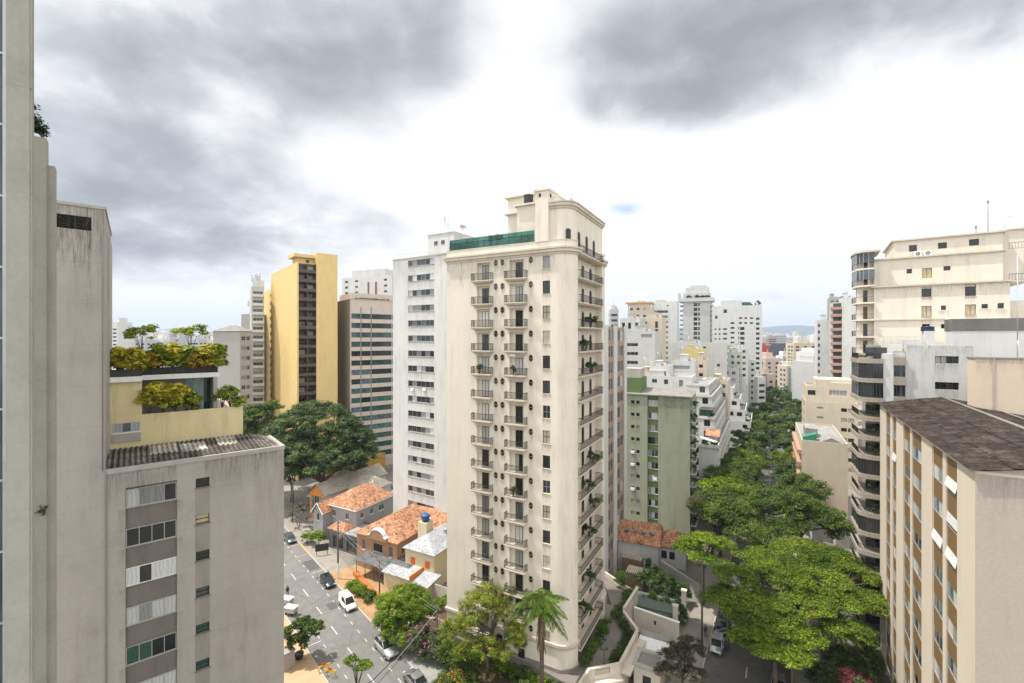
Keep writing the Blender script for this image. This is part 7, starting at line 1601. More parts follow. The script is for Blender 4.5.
big('flat_crowned_tree', 'bright green layered tree in front of the widest flat one, over the right street', 775, 56, 7.2,
    [(755, 57, 7.6, 2.0, 2.2, 0.7), (782, 57, 8.0, 2.6, 2.4, 0.8), (805, 56, 7.2, 2.3, 2.2, 0.7), (768, 54.5, 6.8, 2.0, 1.8, 0.7), (792, 53.8, 6.5, 2.3, 1.9, 0.7), (743, 56.5, 6.6, 1.3, 1.5, 0.6)], lf_bright, nclump=260, nleaf=36000, cr=0.8, leaf=0.12, flat=0.42, trunk_r=0.25, fork=0.6, limbs=10, inner=0.25)
big('flat_crowned_tree', 'fresh green spreading tree above the street end of the orange tiled house', 703, 75, 9, [(690, 76, 9.6, 2.4, 2.4, 0.9), (706, 75, 10.6, 3.0, 2.6, 1.1), (722, 75.5, 9.8, 2.3, 2.4, 0.9), (700, 73, 8.6, 2.6, 2, 0.9), (682, 76, 8.6, 1.6, 1.8, 0.7)], lf_bright, nclump=150, nleaf=22000, cr=0.8, leaf=0.13, flat=0.45, trunk_r=0.22, fork=0.68, limbs=9, inner=0.3)
big('broad_tree', 'bright green tree at the left rim of the wide widest crown', 727, 64, 8, [(728, 64.5, 7.9, 2.2, 2.2, 0.9), (745, 63.5, 7.4, 2.2, 2, 0.8), (716, 65, 7.0, 1.5, 1.5, 0.7)], lf_bright, nclump=80, nleaf=11000, cr=0.75, leaf=0.12, flat=0.45, trunk_r=0.2, fork=0.6, inner=0.3)
big('broad_tree', 'dark green wide tree behind the widest crown, below the blank beige gable', 770, 84, 12, [(735, 84, 11.6, 4.5, 4.5, 2.0), (765, 85, 13.4, 5, 4.5, 2.2), (795, 84, 13.0, 4.5, 4, 2.0), (820, 83, 11.4, 4.5, 4, 1.8), (840, 82, 9.4, 3.0, 3, 1.5), (750, 79, 10.2, 4, 3.5, 1.6), (785, 79, 10.6, 4, 3.5, 1.8), (720, 86, 10.6, 3.5, 3.5, 2.0)], lf_mid, nclump=420, nleaf=60000, cr=1.1, leaf=0.17, flat=0.65, trunk_r=0.45, fork=0.5, limbs=12, inner=0.35)
big('broad_tree', 'dull purple brown flowering tree beside the white stepped block', 712, 92, 9, [(700, 93, 9.6, 2.6, 2.6, 2.0), (716, 92, 9.4, 3.0, 2.6, 2.2), (730, 93, 8.4, 2.2, 2.2, 1.8)], lf_purple, nclump=110, nleaf=12000, cr=0.9, leaf=0.16, flat=0.6, trunk_r=0.25)
for i, (p, Y, h, r, m, lb) in enumerate(((762, 77, 7.5, 2.6, lf_pale, 'pale olive round tree between the dark wide tree and the widest crown, left'), (790, 74, 6.5, 2.6, lf_pale, 'pale grey green round tree behind the middle of the widest crown'), (812, 76, 6.0, 2.2, lf_pale, 'pale round tree right behind the widest crown, near the low roofs'))):
    big('round_tree', lb, p, Y, h, [(p, Y, h, r, r, r * 0.75)], m, nclump=60, nleaf=8000, cr=0.7, leaf=0.13, flat=0.6, trunk_r=0.18)
# street trees further up the right street, both kerbs
av = [(-11.6, 100, 13.5, 5.0, lf_mid), (-11.2, 108, 14.5, 5.2, lf_bright), (-11.6, 118, 13.5, 5.0, lf_mid), (-11.2, 130, 12.5, 4.6, lf_mid), (-11, 143, 12, 4.4, lf_olive), (2.4, 112, 11, 4.4, lf_bright), (2.0, 124, 12, 4.5, lf_mid), (2.4, 137, 12.5, 4.6, lf_dark), (-4.5, 186, 12.5, 5, lf_dark), (-5, 218, 12, 5, lf_mid), (-5, 312, 13, 5, lf_dark), (1.6, 150, 12.5, 4.6, lf_olive), (-11, 160, 12, 4.4, lf_mid), (2.0, 168, 12.5, 4.6, lf_dark), (-11.4, 178, 12, 4.6, lf_dark), (1.8, 190, 13, 4.8, lf_mid), (-10.8, 200, 12, 4.4, lf_mid), (2.2, 214, 13, 4.8, lf_dark), (-11, 226, 12.5, 4.6, lf_dark), (2, 240, 13, 5, lf_mid), (-11, 256, 12, 4.6, lf_mid), (2, 270, 13, 5, lf_dark), (-10.6, 290, 12, 4.6, lf_dark), (2.2, 304, 13, 5, lf_mid), (-11, 330, 13, 5, lf_mid), (2.4, 345, 13, 5, lf_dark), (-11, 375, 13, 5, lf_dark), (2, 395, 13, 5, lf_mid)]
nth = {'l': 0, 'r': 0}
for off, s_, h, r, m in av:
    x, y = PR(off, s_); side = 'l' if off < 0 else 'r'; k = nth[side]; nth[side] += 1
    if s_ > 112: r *= 1.25
    lab = 'street tree on the %s kerb of the right street, %s one going away' % ('stepped white block' if side == 'l' else 'beige gable', (['first', 'second'] + ORD[2:])[min(k, 15)])
    q = 1.0 if s_ < 170 else 0.5
    bl = [(random.uniform(-0.3, 0.3), 0, h * 0.7, r * 0.85, r * 0.85, r * 0.72)] + [(r * 0.6 * math.cos(a), r * 0.6 * math.sin(a), h * random.uniform(0.52, 0.78), r * 0.55, r * 0.55, r * 0.5) for a in np.arange(0, 6.28, 1.25) + random.random()]
    tree('street_tree', lab, (x, y, 0), h * 0.7, bl, m, bark, nclump=int(150 * q), nleaf=int(19000 * q), cr=1.0, leaf=0.19 if q == 1 else 0.3, flat=0.75, inner=0.75, trunk_r=0.28, group='street trees along the right street')
# park trees at the far end of the street and behind the blocks
for i, (p, Y, h, r) in enumerate(((770, 420, 20, 9), (790, 440, 20, 10), (776, 380, 18, 8), (800, 400, 16, 8), (762, 300, 18, 7), (764, 345, 20, 8))):
    big('park_tree', 'distant tree at the end of the right street, %s' % ['left of the pair in the gap', 'right of the pair in the gap', 'in the middle before the gap', 'right before the beige block', 'beside the big white slab, nearer', 'beside the big white slab, farther'][i], p, Y, h, [(p, Y, h * 0.6, r, r, h * 0.3), (p + 8, Y + 4, h * 0.5, r * 0.7, r, h * 0.25)], lf_dark if i % 2 else lf_mid, nclump=60, nleaf=4500, cr=2.2, leaf=0.5, trunk_r=0.5, group='distant trees at the end of the right street')
# front garden of the cream tower
big('flowering_tree', 'tall loose yellow green tree with yellow blossom in front of the cream tower', 487, 57.5, 9, [(470, 57, 8.6, 2.2, 2.2, 1.8), (500, 58, 9.4, 2.4, 2.2, 1.9), (486, 57.5, 11.2, 2.2, 2, 1.6), (457, 58, 6.8, 1.7, 1.7, 1.5), (515, 57, 7.0, 1.8, 1.8, 1.6), (480, 55.5, 6.0, 2.2, 1.8, 1.5), (503, 56, 5.2, 1.8, 1.6, 1.3), (512, 59, 11.0, 1.4, 1.4, 1.1), (447, 57, 7.4, 1.5, 1.5, 1.4), (463, 56, 5.2, 1.8, 1.6, 1.4), (520, 57.5, 5.4, 1.5, 1.5, 1.5), (472, 58, 10.3, 1.6, 1.6, 1.3)], lf_yellow, z=1, nclump=330, nleaf=36000, cr=0.5, leaf=0.085, flat=0.7, trunk_r=0.2, fork=0.35, limbs=16, inner=0.2)
big('round_tree', 'dense bright green dome shaped tree over the pavement by the silver car', 407, 66.5, 3.4, [(405, 66.8, 3.9, 4.1, 3.6, 3.4), (417, 66.5, 3.6, 3.0, 3.0, 2.8), (395, 66, 3.2, 2.7, 2.7, 2.6), (406, 65, 2.2, 3.4, 2.6, 1.9)], lf_bright, nclump=420, nleaf=52000, cr=0.55, leaf=0.11, flat=0.9, trunk_r=0.22, inner=0.86)
big('flowering_bush', 'pink bougainvillea bush below the dense bright dome tree', 425, 62.5, 2.6, [(422, 63, 2.6, 2.2, 1.8, 1.7), (432, 62, 1.8, 1.8, 1.5, 1.4), (412, 62.5, 1.7, 1.5, 1.3, 1.2)], lf_pale, nclump=80, nleaf=9500, cr=0.5, leaf=0.10, flat=0.7, trunk_r=0.1, cat='bush')
def blossoms(label, px, Y, z, bl, mat, n, size):
    x = X(px, Y); P_, N_, C = clumped([(X(p, y) - x, y - Y, zz - z, a, b_, c) for p, y, zz, a, b_, c in bl], 60, n, 0.35, 0.8, 0.9)
    t = ob('blossoms', leaf_mesh('blossoms', P_, N_, size, mat), None, (x, Y, z)); tag(t, label, 'blossom', kind='stuff')
blossoms('pink flowers', 425, 62.5, 0, [(421, 62.6, 2.7, 2.3, 1.8, 1.7), (430, 61.5, 2.0, 1.6, 1.4, 1.3)], lf_pink, 420, 0.09)
blossoms('yellow flowers', 487, 57.5, 1, [(470, 57, 8.6, 2.3, 2.2, 1.8), (500, 58, 9.4, 2.5, 2.2, 1.9), (486, 57.5, 11.2, 2.2, 2, 1.6), (480, 55.5, 6.0, 2.2, 1.8, 1.5), (515, 57, 7.0, 1.8, 1.8, 1.6)], leafmat('flower_yellow', (0.60, 0.36, 0.02, 1), (0.70, 0.50, 0.05, 1), None, 0.2, 2), 700, 0.06)
shrub('flowering_bush', 'green bush dotted with orange flowers near the parked grey car', (X(452, 54.5), 54.5, 0.9), [(0, 0, 1.4, 2.0, 1.6, 1.4), (-1.2, 0.4, 1.0, 1.4, 1.2, 1.0), (1.2, 0.5, 1.1, 1.4, 1.2, 1.1)], lf_mid, 70, 8000, 0.5, 0.11, cat='bush')
blossoms('orange flowers', 452, 54.5, 0.9, [(452, 54.5, 2.4, 2.1, 1.6, 1.4)], lf_orange, 330, 0.08)
shrub('flowering_bush', 'bush with yellow orange flowers at the corner of the white lean-to roofs', (X(387, 72), 72, 0.1), [(0, 0, 1.5, 1.9, 1.5, 1.4), (-1.0, 0, 2.2, 1.0, 1.0, 0.9)], lf_yellow, 50, 5000, 0.5, 0.12, cat='bush')
big('street_tree', 'small green street tree on the tan pavement, lower left beside the concrete block', 301, 62.2, 2.9, [(302, 62.2, 4.2, 1.9, 1.9, 1.2), (292, 62, 3.6, 1.5, 1.5, 1.0), (311, 62.5, 4.0, 1.4, 1.4, 0.9), (298, 61.3, 2.9, 1.4, 1.2, 0.8)], lf_mid, nclump=70, nleaf=5500, cr=0.5, leaf=0.16, flat=0.6, trunk_r=0.12, fork=0.75, limbs=8)
big('street_tree', 'top of a small street tree cut by the bottom edge, beside the road', 357, 55.5, 3.8, [(352, 55.5, 4.4, 1.0, 1.0, 0.6), (364, 55.2, 4.2, 0.9, 0.9, 0.6)], lf_bright, nclump=24, nleaf=1500, cr=0.4, leaf=0.14, trunk_r=0.1)
big('flowering_tree', 'dark tree with dull pink blossom beside the gatehouse, bottom', 682, 56, 5.4, [(676, 56, 4.8, 2.0, 1.8, 1.5), (690, 56.5, 5.2, 1.8, 1.6, 1.5), (668, 54.5, 3.6, 1.6, 1.5, 1.2), (692, 54.5, 3.6, 1.6, 1.5, 1.2)], leafmat('leaf_duskpink', (0.035, 0.04, 0.02, 1), (0.08, 0.075, 0.04, 1), (0.17, 0.10, 0.12, 1), 0.25, 1.2), nclump=110, nleaf=11000, cr=0.5, leaf=0.11, trunk_r=0.14)
shrub('round_bush', 'bright lime bush at the bottom edge between gatehouse and street', (X(684, 50.5), 50.5, 0), [(0, 0, 1.6, 1.8, 1.4, 1.4)], lf_yellow, 40, 4500, 0.45, 0.11)
for i, (x, y, r) in enumerate(((-8.6, 60.2, 1.8), (-10.6, 62.4, 1.7), (-6.6, 57.6, 1.6))):
    shrub('garden_shrub', 'dark green shrub overhanging the pavement by the parked grey car, %s' % ['middle', 'farthest', 'nearest'][i], (x, y, 0.1), [(0, 0, 1.5, r, r, 1.5), (0.3, 0.2, 2.6, r * 0.7, r * 0.7, 0.9)], lf_pale if i == 1 else lf_mid, 50, 5200, 0.5, 0.11, 'shrubs over the pavement')
shrub('flowering_bush', 'red bougainvillea mass at the foot of the brown panelled block', (X(852, 55.5), 55.5, 0), [(0, 0, 2.4, 1.9, 1.6, 0.8), (1.5, -0.6, 2.0, 1.3, 1.2, 0.7), (-1.2, 0.3, 2.0, 1.2, 1.2, 0.7)], lf_red, 60, 6500, 0.45, 0.10, cat='bush')
for i, (p, Y, h, r, m) in enumerate(((842, 59, 4.0, 2.2, lf_dark), (868, 58, 4.6, 2.4, lf_mid), (862, 53.5, 3.2, 1.8, lf_dark), (826, 57, 3.2, 1.8, lf_dark), (838, 51.5, 2.8, 1.8, lf_dark))):
    shrub('garden_shrub', 'dark shrub in the shade below the widest crown, %s' % ['behind the red flowers', 'against the brown panelled block', 'right of the red flowers', 'left of the red flowers', 'in front of the red flowers'][i], (X(p, Y), Y, 0), [(0, 0, h * 0.5, r, r, h * 0.5)], m, 40, 4200, 0.6, 0.14, 'shrubs beside the brown panelled block')
# dark garden below the orange tiled house
for i, (p, Y, h, r, m) in enumerate(((645, 78, 4.0, 1.8, lf_dark), (657, 77, 3.6, 1.8, lf_dark), (669, 76, 3.4, 1.8, lf_dark), (681, 75, 3.4, 1.7, lf_dark), (650, 73, 2.6, 1.6, lf_mid), (663, 72, 2.6, 1.6, lf_dark), (677, 71, 2.4, 1.5, lf_dark), (640, 81, 2.8, 1.3, lf_pale))):
    shrub('garden_shrub', 'dense shrub in the dark garden, %s' % ['tall, at the left', 'second in the back row', 'third in the back row', 'last in the back row, by the street', 'first in the front row', 'middle of the front row', 'last in the front row', 'pale one by the pergolas'][i], (X(p, Y), Y, 0), [(0, 0, h * 0.5, r, r, h * 0.5), (0.4, 0, h * 0.85, r * 0.5, r * 0.5, h * 0.25)], m, 40, 3600, 0.5, 0.13, 'shrubs in the dark garden')
for i, (p, Y, h) in enumerate(((648, 79, 6), (655, 78, 5.4), (661, 76.5, 5.0), (671, 75.5, 5.0))):
    shrub('slender_tree', 'slender upright tree in the dark garden, %s of four' % ['leftmost', 'second', 'third', 'rightmost'][i], (X(p, Y), Y, 0), [(0, 0, h * 0.6, 0.55, 0.55, h * 0.4)], lf_mid, 30, 1500, 0.35, 0.12, 'slender trees in the dark garden', 'tree')
# garden bed left of the cream tower
for i, (p, Y, h, r, m) in enumerate(((446, 72.5, 1.9, 1.2, lf_bright), (437, 73, 1.2, 1.0, lf_bright), (428, 73.4, 1.0, 0.9, lf_mid), (420, 73.6, 0.8, 0.8, lf_bright), (452, 70.5, 1.4, 1.0, lf_yellow))):
    shrub('garden_shrub', 'bright shrub in the bed behind the tan retaining wall, %s' % ['round one against the cream tower', 'second from the cream tower', 'low leafy one in the middle', 'at the left end', 'in front beside the path'][i], (X(p, Y), Y, 0.8), [(0, 0, h * 0.5, r, r, h * 0.5)], m, 26, 1900, 0.35, 0.12, 'shrubs left of the cream tower')
fr = [cream.P(cream.L * t, -1.3) for t in np.linspace(0.06, 0.92, 8)]
for i, (x, y) in enumerate(fr):
    shrub('garden_shrub', 'bush along the front wall of the cream tower, %s from its left corner' % ORD[i].replace('top', 'first'), (x, y, 0.95), [(0, 0, 1.0, 1.3, 1.0, 1.1)], lf_mid if i % 2 else lf_bright, 26, 2300, 0.4, 0.12, 'bushes along the cream tower front')
p0, r0 = G(443, 640, 1.6), G(474, 664, 1.6); shrub('clipped_hedge', 'narrow yellow green hedge below the flowering tree', (p0[0], p0[1], 0.9), [((r0[0] - p0[0]) * t, (r0[1] - p0[1]) * t, 0.5, 0.4, 0.4, 0.5) for t in np.linspace(0, 1, 9)], lf_yellow, 60, 4200, 0.35, 0.10, cat='hedge')
for i, (p, Y, h, r, m) in enumerate(((468, 55, 2.2, 1.5, lf_mid), (500, 53, 2.4, 1.6, lf_olive), (522, 54, 2.2, 1.4, lf_mid), (478, 60, 2.0, 1.5, lf_mid), (515, 60, 2.4, 1.5, lf_mid), (540, 50, 1.6, 1.4, lf_yellow))):
    shrub('garden_shrub', 'leafy shrub below the flowering tree, %s' % ['left near the hedge', 'bottom middle', 'beside the palm trunk', 'behind the tree trunk', 'against the tower wall', 'at the bottom edge under the palm'][i], (X(p, Y), Y, 0.9), [(0, 0, h * 0.5, r, r, h * 0.5)], m, 34, 3200, 0.45, 0.13, 'shrubs before the cream tower')
# by the left street
for i, (p, Y, h, r, m) in enumerate(((318, 96, 3.0, 1.6, lf_bright), (307, 97, 2.2, 1.4, lf_bright), (299, 105, 6, 2.6, lf_purple), (352, 79, 1.6, 1.0, lf_bright), (360, 77.5, 1.6, 1.1, lf_bright), (368, 76, 1.6, 1.0, lf_mid))):
    shrub('garden_shrub', ['bright bush before the grey house porch, right of two', 'bright bush before the grey house, left of two', 'loose brownish street shrub near the far grey car', 'shrub in the orange edged planter, farthest', 'shrub in the orange edged planter, middle', 'shrub in the orange edged planter, nearest'][i], (X(p, Y), Y, 0.1), [(0, 0, h * 0.55, r, r, h * 0.45)], m, 30, 2600, 0.45, 0.13, 'shrubs along the left street')
p, r = Vector(G(350, 577)[:2]), Vector(G(372, 603)[:2]); d = r - p; mb = MB(); mb.box(0, d.length, -0.45, 0.45, 0, 0.7); tag(mb.build('planter', plaster('planter_terracotta', (0.45, 0.17, 0.05, 1), 0.12, 0.2), None, (p.x + 0.8, p.y + 0.6, 0.1), math.atan2(d.y, d.x)), 'long terracotta planter beside the orange paving', 'planter')
# office forecourt
for i, (p, Y, h, r) in enumerate(((428, 150, 5, 3), (418, 156, 3, 3.4), (440, 140, 4, 2.6), (408, 165, 3, 3))):
    shrub('garden_shrub', 'clipped green bush in the office forecourt, %s' % ['tallest', 'left of the tallest', 'right of the tallest', 'farthest left'][i], (X(p, Y), Y, 0), [(0, 0, h * 0.5, r, r, h * 0.5)], lf_mid, 30, 1800, 0.8, 0.25, 'bushes in the office forecourt')

# ------------------------------------------------------------------ palms
def palm(label, base, h, frl, n, mat, tr=0.2, group=None, skirt=True):
    t = thing('palm_tree', label, 'palm tree', base, 0, group)
    mb = MB(); mb.tube([(0, 0, -0.2), (0.1, 0.05, h * 0.5), (0.05, 0, h)], [tr * 1.3, tr, tr * 0.9], 9); mb.build('trunk', bark, t)
    if skirt:
        mb = MB()
        for k in range(90):
            a = RNG.random() * 6.28; z = h - RNG.random() * 3.4; r = 0.25 + RNG.random() * 0.35; mb.quad((tr * math.cos(a), tr * math.sin(a), z), (tr * math.cos(a + 0.5), tr * math.sin(a + 0.5), z), (r * math.cos(a + 0.3), r * math.sin(a + 0.3), z - 2.0 - RNG.random()), (r * math.cos(a), r * math.sin(a), z - 1.9 - RNG.random()))
        mb.build('dead_fronds', plain('dead_frond', (0.17, 0.12, 0.075, 1), 0.9, var=0.3), t)
    for k in range(n):
        a = 2 * math.pi * k / n + RNG.random() * 0.4; el = R(75 - 75 * ((k * 0.618) % 1.0)); L = frl * (0.85 + 0.3 * RNG.random()); mb = MB(); pts = []
        for i in range(11):
            s_ = i / 10; rr = L * (s_ * math.cos(el) + 0.25 * s_ * s_); zz = L * (s_ * math.sin(el) * 0.9 - 0.75 * s_ ** 2.2); pts.append(Vector((rr * math.cos(a), rr * math.sin(a), zz)))
        mb.tube(pts, [0.045 * (1 - 0.08 * i) for i in range(11)], 4)
        side = Vector((-math.sin(a), math.cos(a), 0))
        for i in range(1, 10):
            for q in range(4):
                f_ = q / 4; p = pts[i].lerp(pts[i + 1], f_); d = (pts[i + 1] - pts[i]).normalized(); ll = frl * 0.26 * math.sin(math.pi * min(1, (i + f_) / 11 + 0.12)) + 0.15
                for s_ in (-1, 1):
                    tip = p + side * s_ * ll * 0.8 + d * ll * 0.5 + Vector((0, 0, -ll * (0.35 + 0.4 * RNG.random()))); w = d * 0.075; mid = p.lerp(tip, 0.5) + Vector((0, 0, 0.05)); mb.quad(tuple(p - w), tuple(mid - w * 1.2), tuple(tip), tuple(mid + w * 1.2))
        mb.build('frond', mat, t, (0.05, 0, h))
    return t
lf_palm = leafmat('leaf_palm', (0.06, 0.10, 0.014, 1), (0.11, 0.17, 0.025, 1), (0.17, 0.23, 0.04, 1), 0.3, 0.8)
palm('tall feathery palm standing before the rounded corner of the cream tower', (X(541, 52), 52, 0.9), 12.9, 3.5, 19, lf_palm, 0.25)
palm('short palm tucked between the widest crown and the curved balconies', (X(856, 73), 73, 0), 6.5, 2.6, 14, lf_palm, 0.15, None, False)
palm('low palm at the bottom under the widest crown, before the brown panelled block', (X(846, 58), 60, 0), 6.0, 2.8, 14, lf_olive, 0.15, None, False)
palm('low bushy palm by the foot of the cream tower corner', (X(548, 50.5), 50.5, 0.9), 2.6, 1.9, 14, lf_palm, 0.18, None, False)
# ------------------------------------------------------------------ vehicles
m_tyre = plain('tyre', (0.015, 0.015, 0.015, 1), 0.9); m_rim = plain('rim', (0.35, 0.35, 0.36, 1), 0.3, 0.8); m_lamp = plain('headlight_glass', (0.65, 0.66, 0.68, 1), 0.15); m_tail = plain('tail_light', (0.30, 0.01, 0.01, 1), 0.25); m_plastic = plain('black_plastic', (0.02, 0.02, 0.02, 1), 0.7)
def carpaint(name, c, metal=0.3):
    m = plain(name, c, 0.28, metal, 0.02); p = [n for n in m.node_tree.nodes if n.type == 'BSDF_PRINCIPLED'][0]; p.inputs['Coat Weight'].default_value = 0.8; p.inputs['Coat Roughness'].default_value = 0.04; return m
def car(label, loc, rz, paint, kind='hatch', group=None):
    t = thing('parked_car', label, 'car', loc, rz, group)
    if kind == 'hatch': L, Wd, hb, hr = 3.9, 1.70, 0.92, 1.48; top = (-1.55, 0.35); base = (-1.85, 1.15)
    elif kind == 'van': L, Wd, hb, hr = 4.1, 1.72, 1.0, 1.82; top = (-1.95, 0.55); base = (-2.0, 1.2)
    elif kind == 'suv': L, Wd, hb, hr = 4.6, 1.85, 1.05, 1.75; top = (-1.7, 0.25); base = (-2.15, 0.95)
    else: L, Wd, hb, hr = 4.3, 1.72, 0.92, 1.45; top = (-1.0, 0.35); base = (-1.55, 1.15)
    hl, hw = L / 2, Wd / 2
    # lower body: rounded sections along the length
    st = [(-hl, 0.42, 0.78, 0.80), (-hl + 0.08, 0.26, hb - 0.03, 0.90), (-hl + 0.4, 0.2, hb, 0.97), (-0.6, 0.18, hb, 1.0), (0.6, 0.18, hb, 1.0), (base[1] - 0.05, 0.18, hb - 0.01, 0.99), (hl - 0.45, 0.2, hb - 0.14, 0.95), (hl - 0.1, 0.26, hb - 0.26, 0.86), (hl, 0.36, 0.58, 0.76)]
    mb = MB(); n = 10; base_i = 0
    for x, z0, z1, k in st:
        w = hw * k; q = [(-w * 0.92, z0), (w * 0.92, z0), (w, z0 + 0.12), (w * 1.0, (z0 + z1) / 2), (w * 0.97, z1 - 0.1), (w * 0.86, z1), (-w * 0.86, z1), (-w * 0.97, z1 - 0.1), (-w * 1.0, (z0 + z1) / 2), (-w, z0 + 0.12)]
        for y, z in q: mb.v.append((x, y, z))
    for i in range(len(st) - 1):
        for k in range(n): k2 = (k + 1) % n; mb.f.append((i * n + k, (i + 1) * n + k, (i + 1) * n + k2, i * n + k2)); mb.m.append(0); mb.smooth.append(True)
    mb.f.append(tuple(range(n))); mb.m.append(0); mb.smooth.append(False); mb.f.append(tuple(len(st) * n - 1 - k for k in range(n))); mb.m.append(0); mb.smooth.append(False)
    # roof panel and pillars
    wt = hw * 0.76; wb = hw * 0.86; zt = hr
    A = [(base[0], -wb, hb - 0.004), (base[0], wb, hb - 0.004), (base[1], wb, hb - 0.02), (base[1], -wb, hb - 0.02)]; T = [(top[0], -wt, zt - 0.03), (top[0], wt, zt - 0.03), (top[1], wt, zt - 0.03), (top[1], -wt, zt - 0.03)]
    xm = (top[0] + top[1]) / 2
    for p, q in ((0, 0), (1, 1), (2, 2), (3, 3)): mb.tube([A[p], T[q]], 0.055, 5)
    for s_ in (-1, 1): mb.tube([(xm + 0.05, s_ * wb, hb), (xm, s_ * wt, zt - 0.03)], 0.05, 5); mb.tube([(top[0], s_ * wt, zt - 0.02), (top[1], s_ * wt, zt - 0.02)], 0.05, 5)
    r_ = [(top[0], -wt), (top[1], -wt), (top[1], wt), (top[0], wt)]
    mb.quad((top[0], -wt, zt - 0.02), (top[1], -wt, zt - 0.02), (top[1] - 0.1, -wt * 0.6, zt + 0.03), (top[0] + 0.08, -wt * 0.6, zt + 0.03)); mb.quad((top[0] + 0.08, -wt * 0.6, zt + 0.03), (top[1] - 0.1, -wt * 0.6, zt + 0.03), (top[1] - 0.1, wt * 0.6, zt + 0.03), (top[0] + 0.08, wt * 0.6, zt + 0.03)); mb.quad((top[0] + 0.08, wt * 0.6, zt + 0.03), (top[1] - 0.1, wt * 0.6, zt + 0.03), (top[1], wt, zt - 0.02), (top[0], wt, zt - 0.02))
    mb.quad((top[1] - 0.1, -wt * 0.6, zt + 0.03), (top[1], -wt, zt - 0.02), (top[1], wt, zt - 0.02), (top[1] - 0.1, wt * 0.6, zt + 0.03)); mb.quad((top[0] + 0.08, wt * 0.6, zt + 0.03), (top[0], wt, zt - 0.02), (top[0], -wt, zt - 0.02), (top[0] + 0.08, -wt * 0.6, zt + 0.03))
    if kind == 'van':
        for s_ in (-1, 1): mb.quad((base[0], s_ * wb * 1.02, hb - 0.05), (xm + 0.1, s_ * wb * 1.02, hb - 0.05), (xm + 0.05, s_ * wt * 1.03, zt - 0.03), (top[0], s_ * wt * 1.03, zt - 0.03))
        mb.quad((base[0] - 0.01, -wb, hb - 0.05), (base[0] - 0.01, wb, hb - 0.05), (top[0] - 0.01, wt, zt - 0.03), (top[0] - 0.01, -wt, zt - 0.03))
    if kind == 'suv':
        for s_ in (-1, 1): mb.tube([(top[0] + 0.1, s_ * wt * 0.85, zt + 0.07), (top[1] - 0.2, s_ * wt * 0.85, zt + 0.07)], 0.025, 5)
    mb.build('body', paint, t)
    gd = PANE['dark']
    mb = MB(); mb.quad(A[3], A[2], T[2], T[3]); mb.build('windscreen', gd, t)
    if kind != 'van': mb = MB(); mb.quad(A[1], A[0], T[0], T[1]); mb.build('rear_window', gd, t)
    for s_ in (-1, 1):
        x0 = xm + 0.1 if kind == 'van' else base[0]; x1 = xm + 0.05 if kind == 'van' else top[0]
        mb = MB(); mb.quad((x0, s_ * wb, hb - 0.01), (base[1], s_ * wb, hb - 0.02), (top[1], s_ * wt, zt - 0.04), (x1, s_ * wt, zt - 0.04)); mb.build('side_window', gd, t)
        mb = MB(); mb.box(hl - 0.16, hl - 0.045, s_ * hw * 0.62 - 0.17, s_ * hw * 0.62 + 0.17, 0.56, 0.72); mb.build('headlight', m_lamp, t)
        mb = MB(); mb.box(-hl + 0.0, -hl + 0.1, s_ * hw * 0.7 - 0.12, s_ * hw * 0.7 + 0.12, 0.6, 0.86); mb.build('taillight', m_tail, t)
        mb = MB(); mb.box(base[1] - 0.32, base[1] - 0.16, s_ * hw * 1.0 - 0.0, s_ * hw * 1.0 + s_ * 0.16, hb - 0.02, hb + 0.12) if s_ > 0 else mb.box(base[1] - 0.32, base[1] - 0.16, -hw - 0.16, -hw, hb - 0.02, hb + 0.12); mb.build('mirror', paint, t)
    mb = MB(); mb.box(hl - 0.06, hl + 0.03, -hw * 0.62, hw * 0.62, 0.3, 0.5); mb.box(-hl - 0.03, -hl + 0.05, -hw * 0.7, hw * 0.7, 0.36, 0.52); mb.build('bumper', m_plastic, t)
    for sx in (-1, 1):
        for s_ in (-1, 1):
            wx = sx * (hl - 0.78); mb = MB(); mb.tube([(wx, s_ * (hw - 0.19), 0.31), (wx, s_ * (hw + 0.015), 0.31)], 0.31, 16); w = mb.build('wheel', m_tyre, t); mb = MB(); mb.tube([(wx, s_ * (hw + 0.0), 0.31), (wx, s_ * (hw + 0.025), 0.31)], 0.19, 12); mb.build('rim', m_rim, w)
    return t
ANG_L = math.atan2(-UL.y, -UL.x)      # driving down the left street, towards the viewer
def carL(label, px, py, off, paint, kind, flip=False):
    x, y, _ = G(px, py); c = Vector((x, y)); s_ = UL.dot(c); p = PL(off, s_); return car(label, (*p, 0.0), ANG_L + (math.pi if flip else 0), paint, kind, 'cars parked along the left street')
carL('dark grey hatchback parked at the kerb far up the left street', 291, 541, 28.9, carpaint('paint_graphite', (0.10, 0.11, 0.13, 1)), 'hatch')
carL('black hatchback parked beside the orange paving', 329, 584, 28.9, carpaint('paint_black', (0.012, 0.013, 0.018, 1), 0.1), 'hatch')
carL('small white van parked behind the black hatchback', 349, 606, 28.95, carpaint('paint_white', (0.75, 0.75, 0.74, 1), 0.0), 'van')
carL('silver estate car parked under the dome shaped tree', 389, 650, 28.9, carpaint('paint_silver', (0.48, 0.49, 0.50, 1), 0.5), 'suv')
carL('grey car in the tree shade at the bottom edge, red tail light showing', 416, 684, 28.95, carpaint('paint_grey', (0.20, 0.20, 0.20, 1), 0.3), 'sedan', True)
x, y, _ = G(387, 489); car('dark blue car passing behind the low houses', (x, y, 0), R(20), carpaint('paint_blue', (0.03, 0.05, 0.10, 1), 0.3), 'hatch')
ANG_R = math.atan2(-UR.y, -UR.x)
p = PR(-8.55, sR(717, 648)); car('silver hatchback parked at the kerb of the right street in the sun', (*p, 0.0), ANG_R, MAT['paint_silver'], 'hatch')
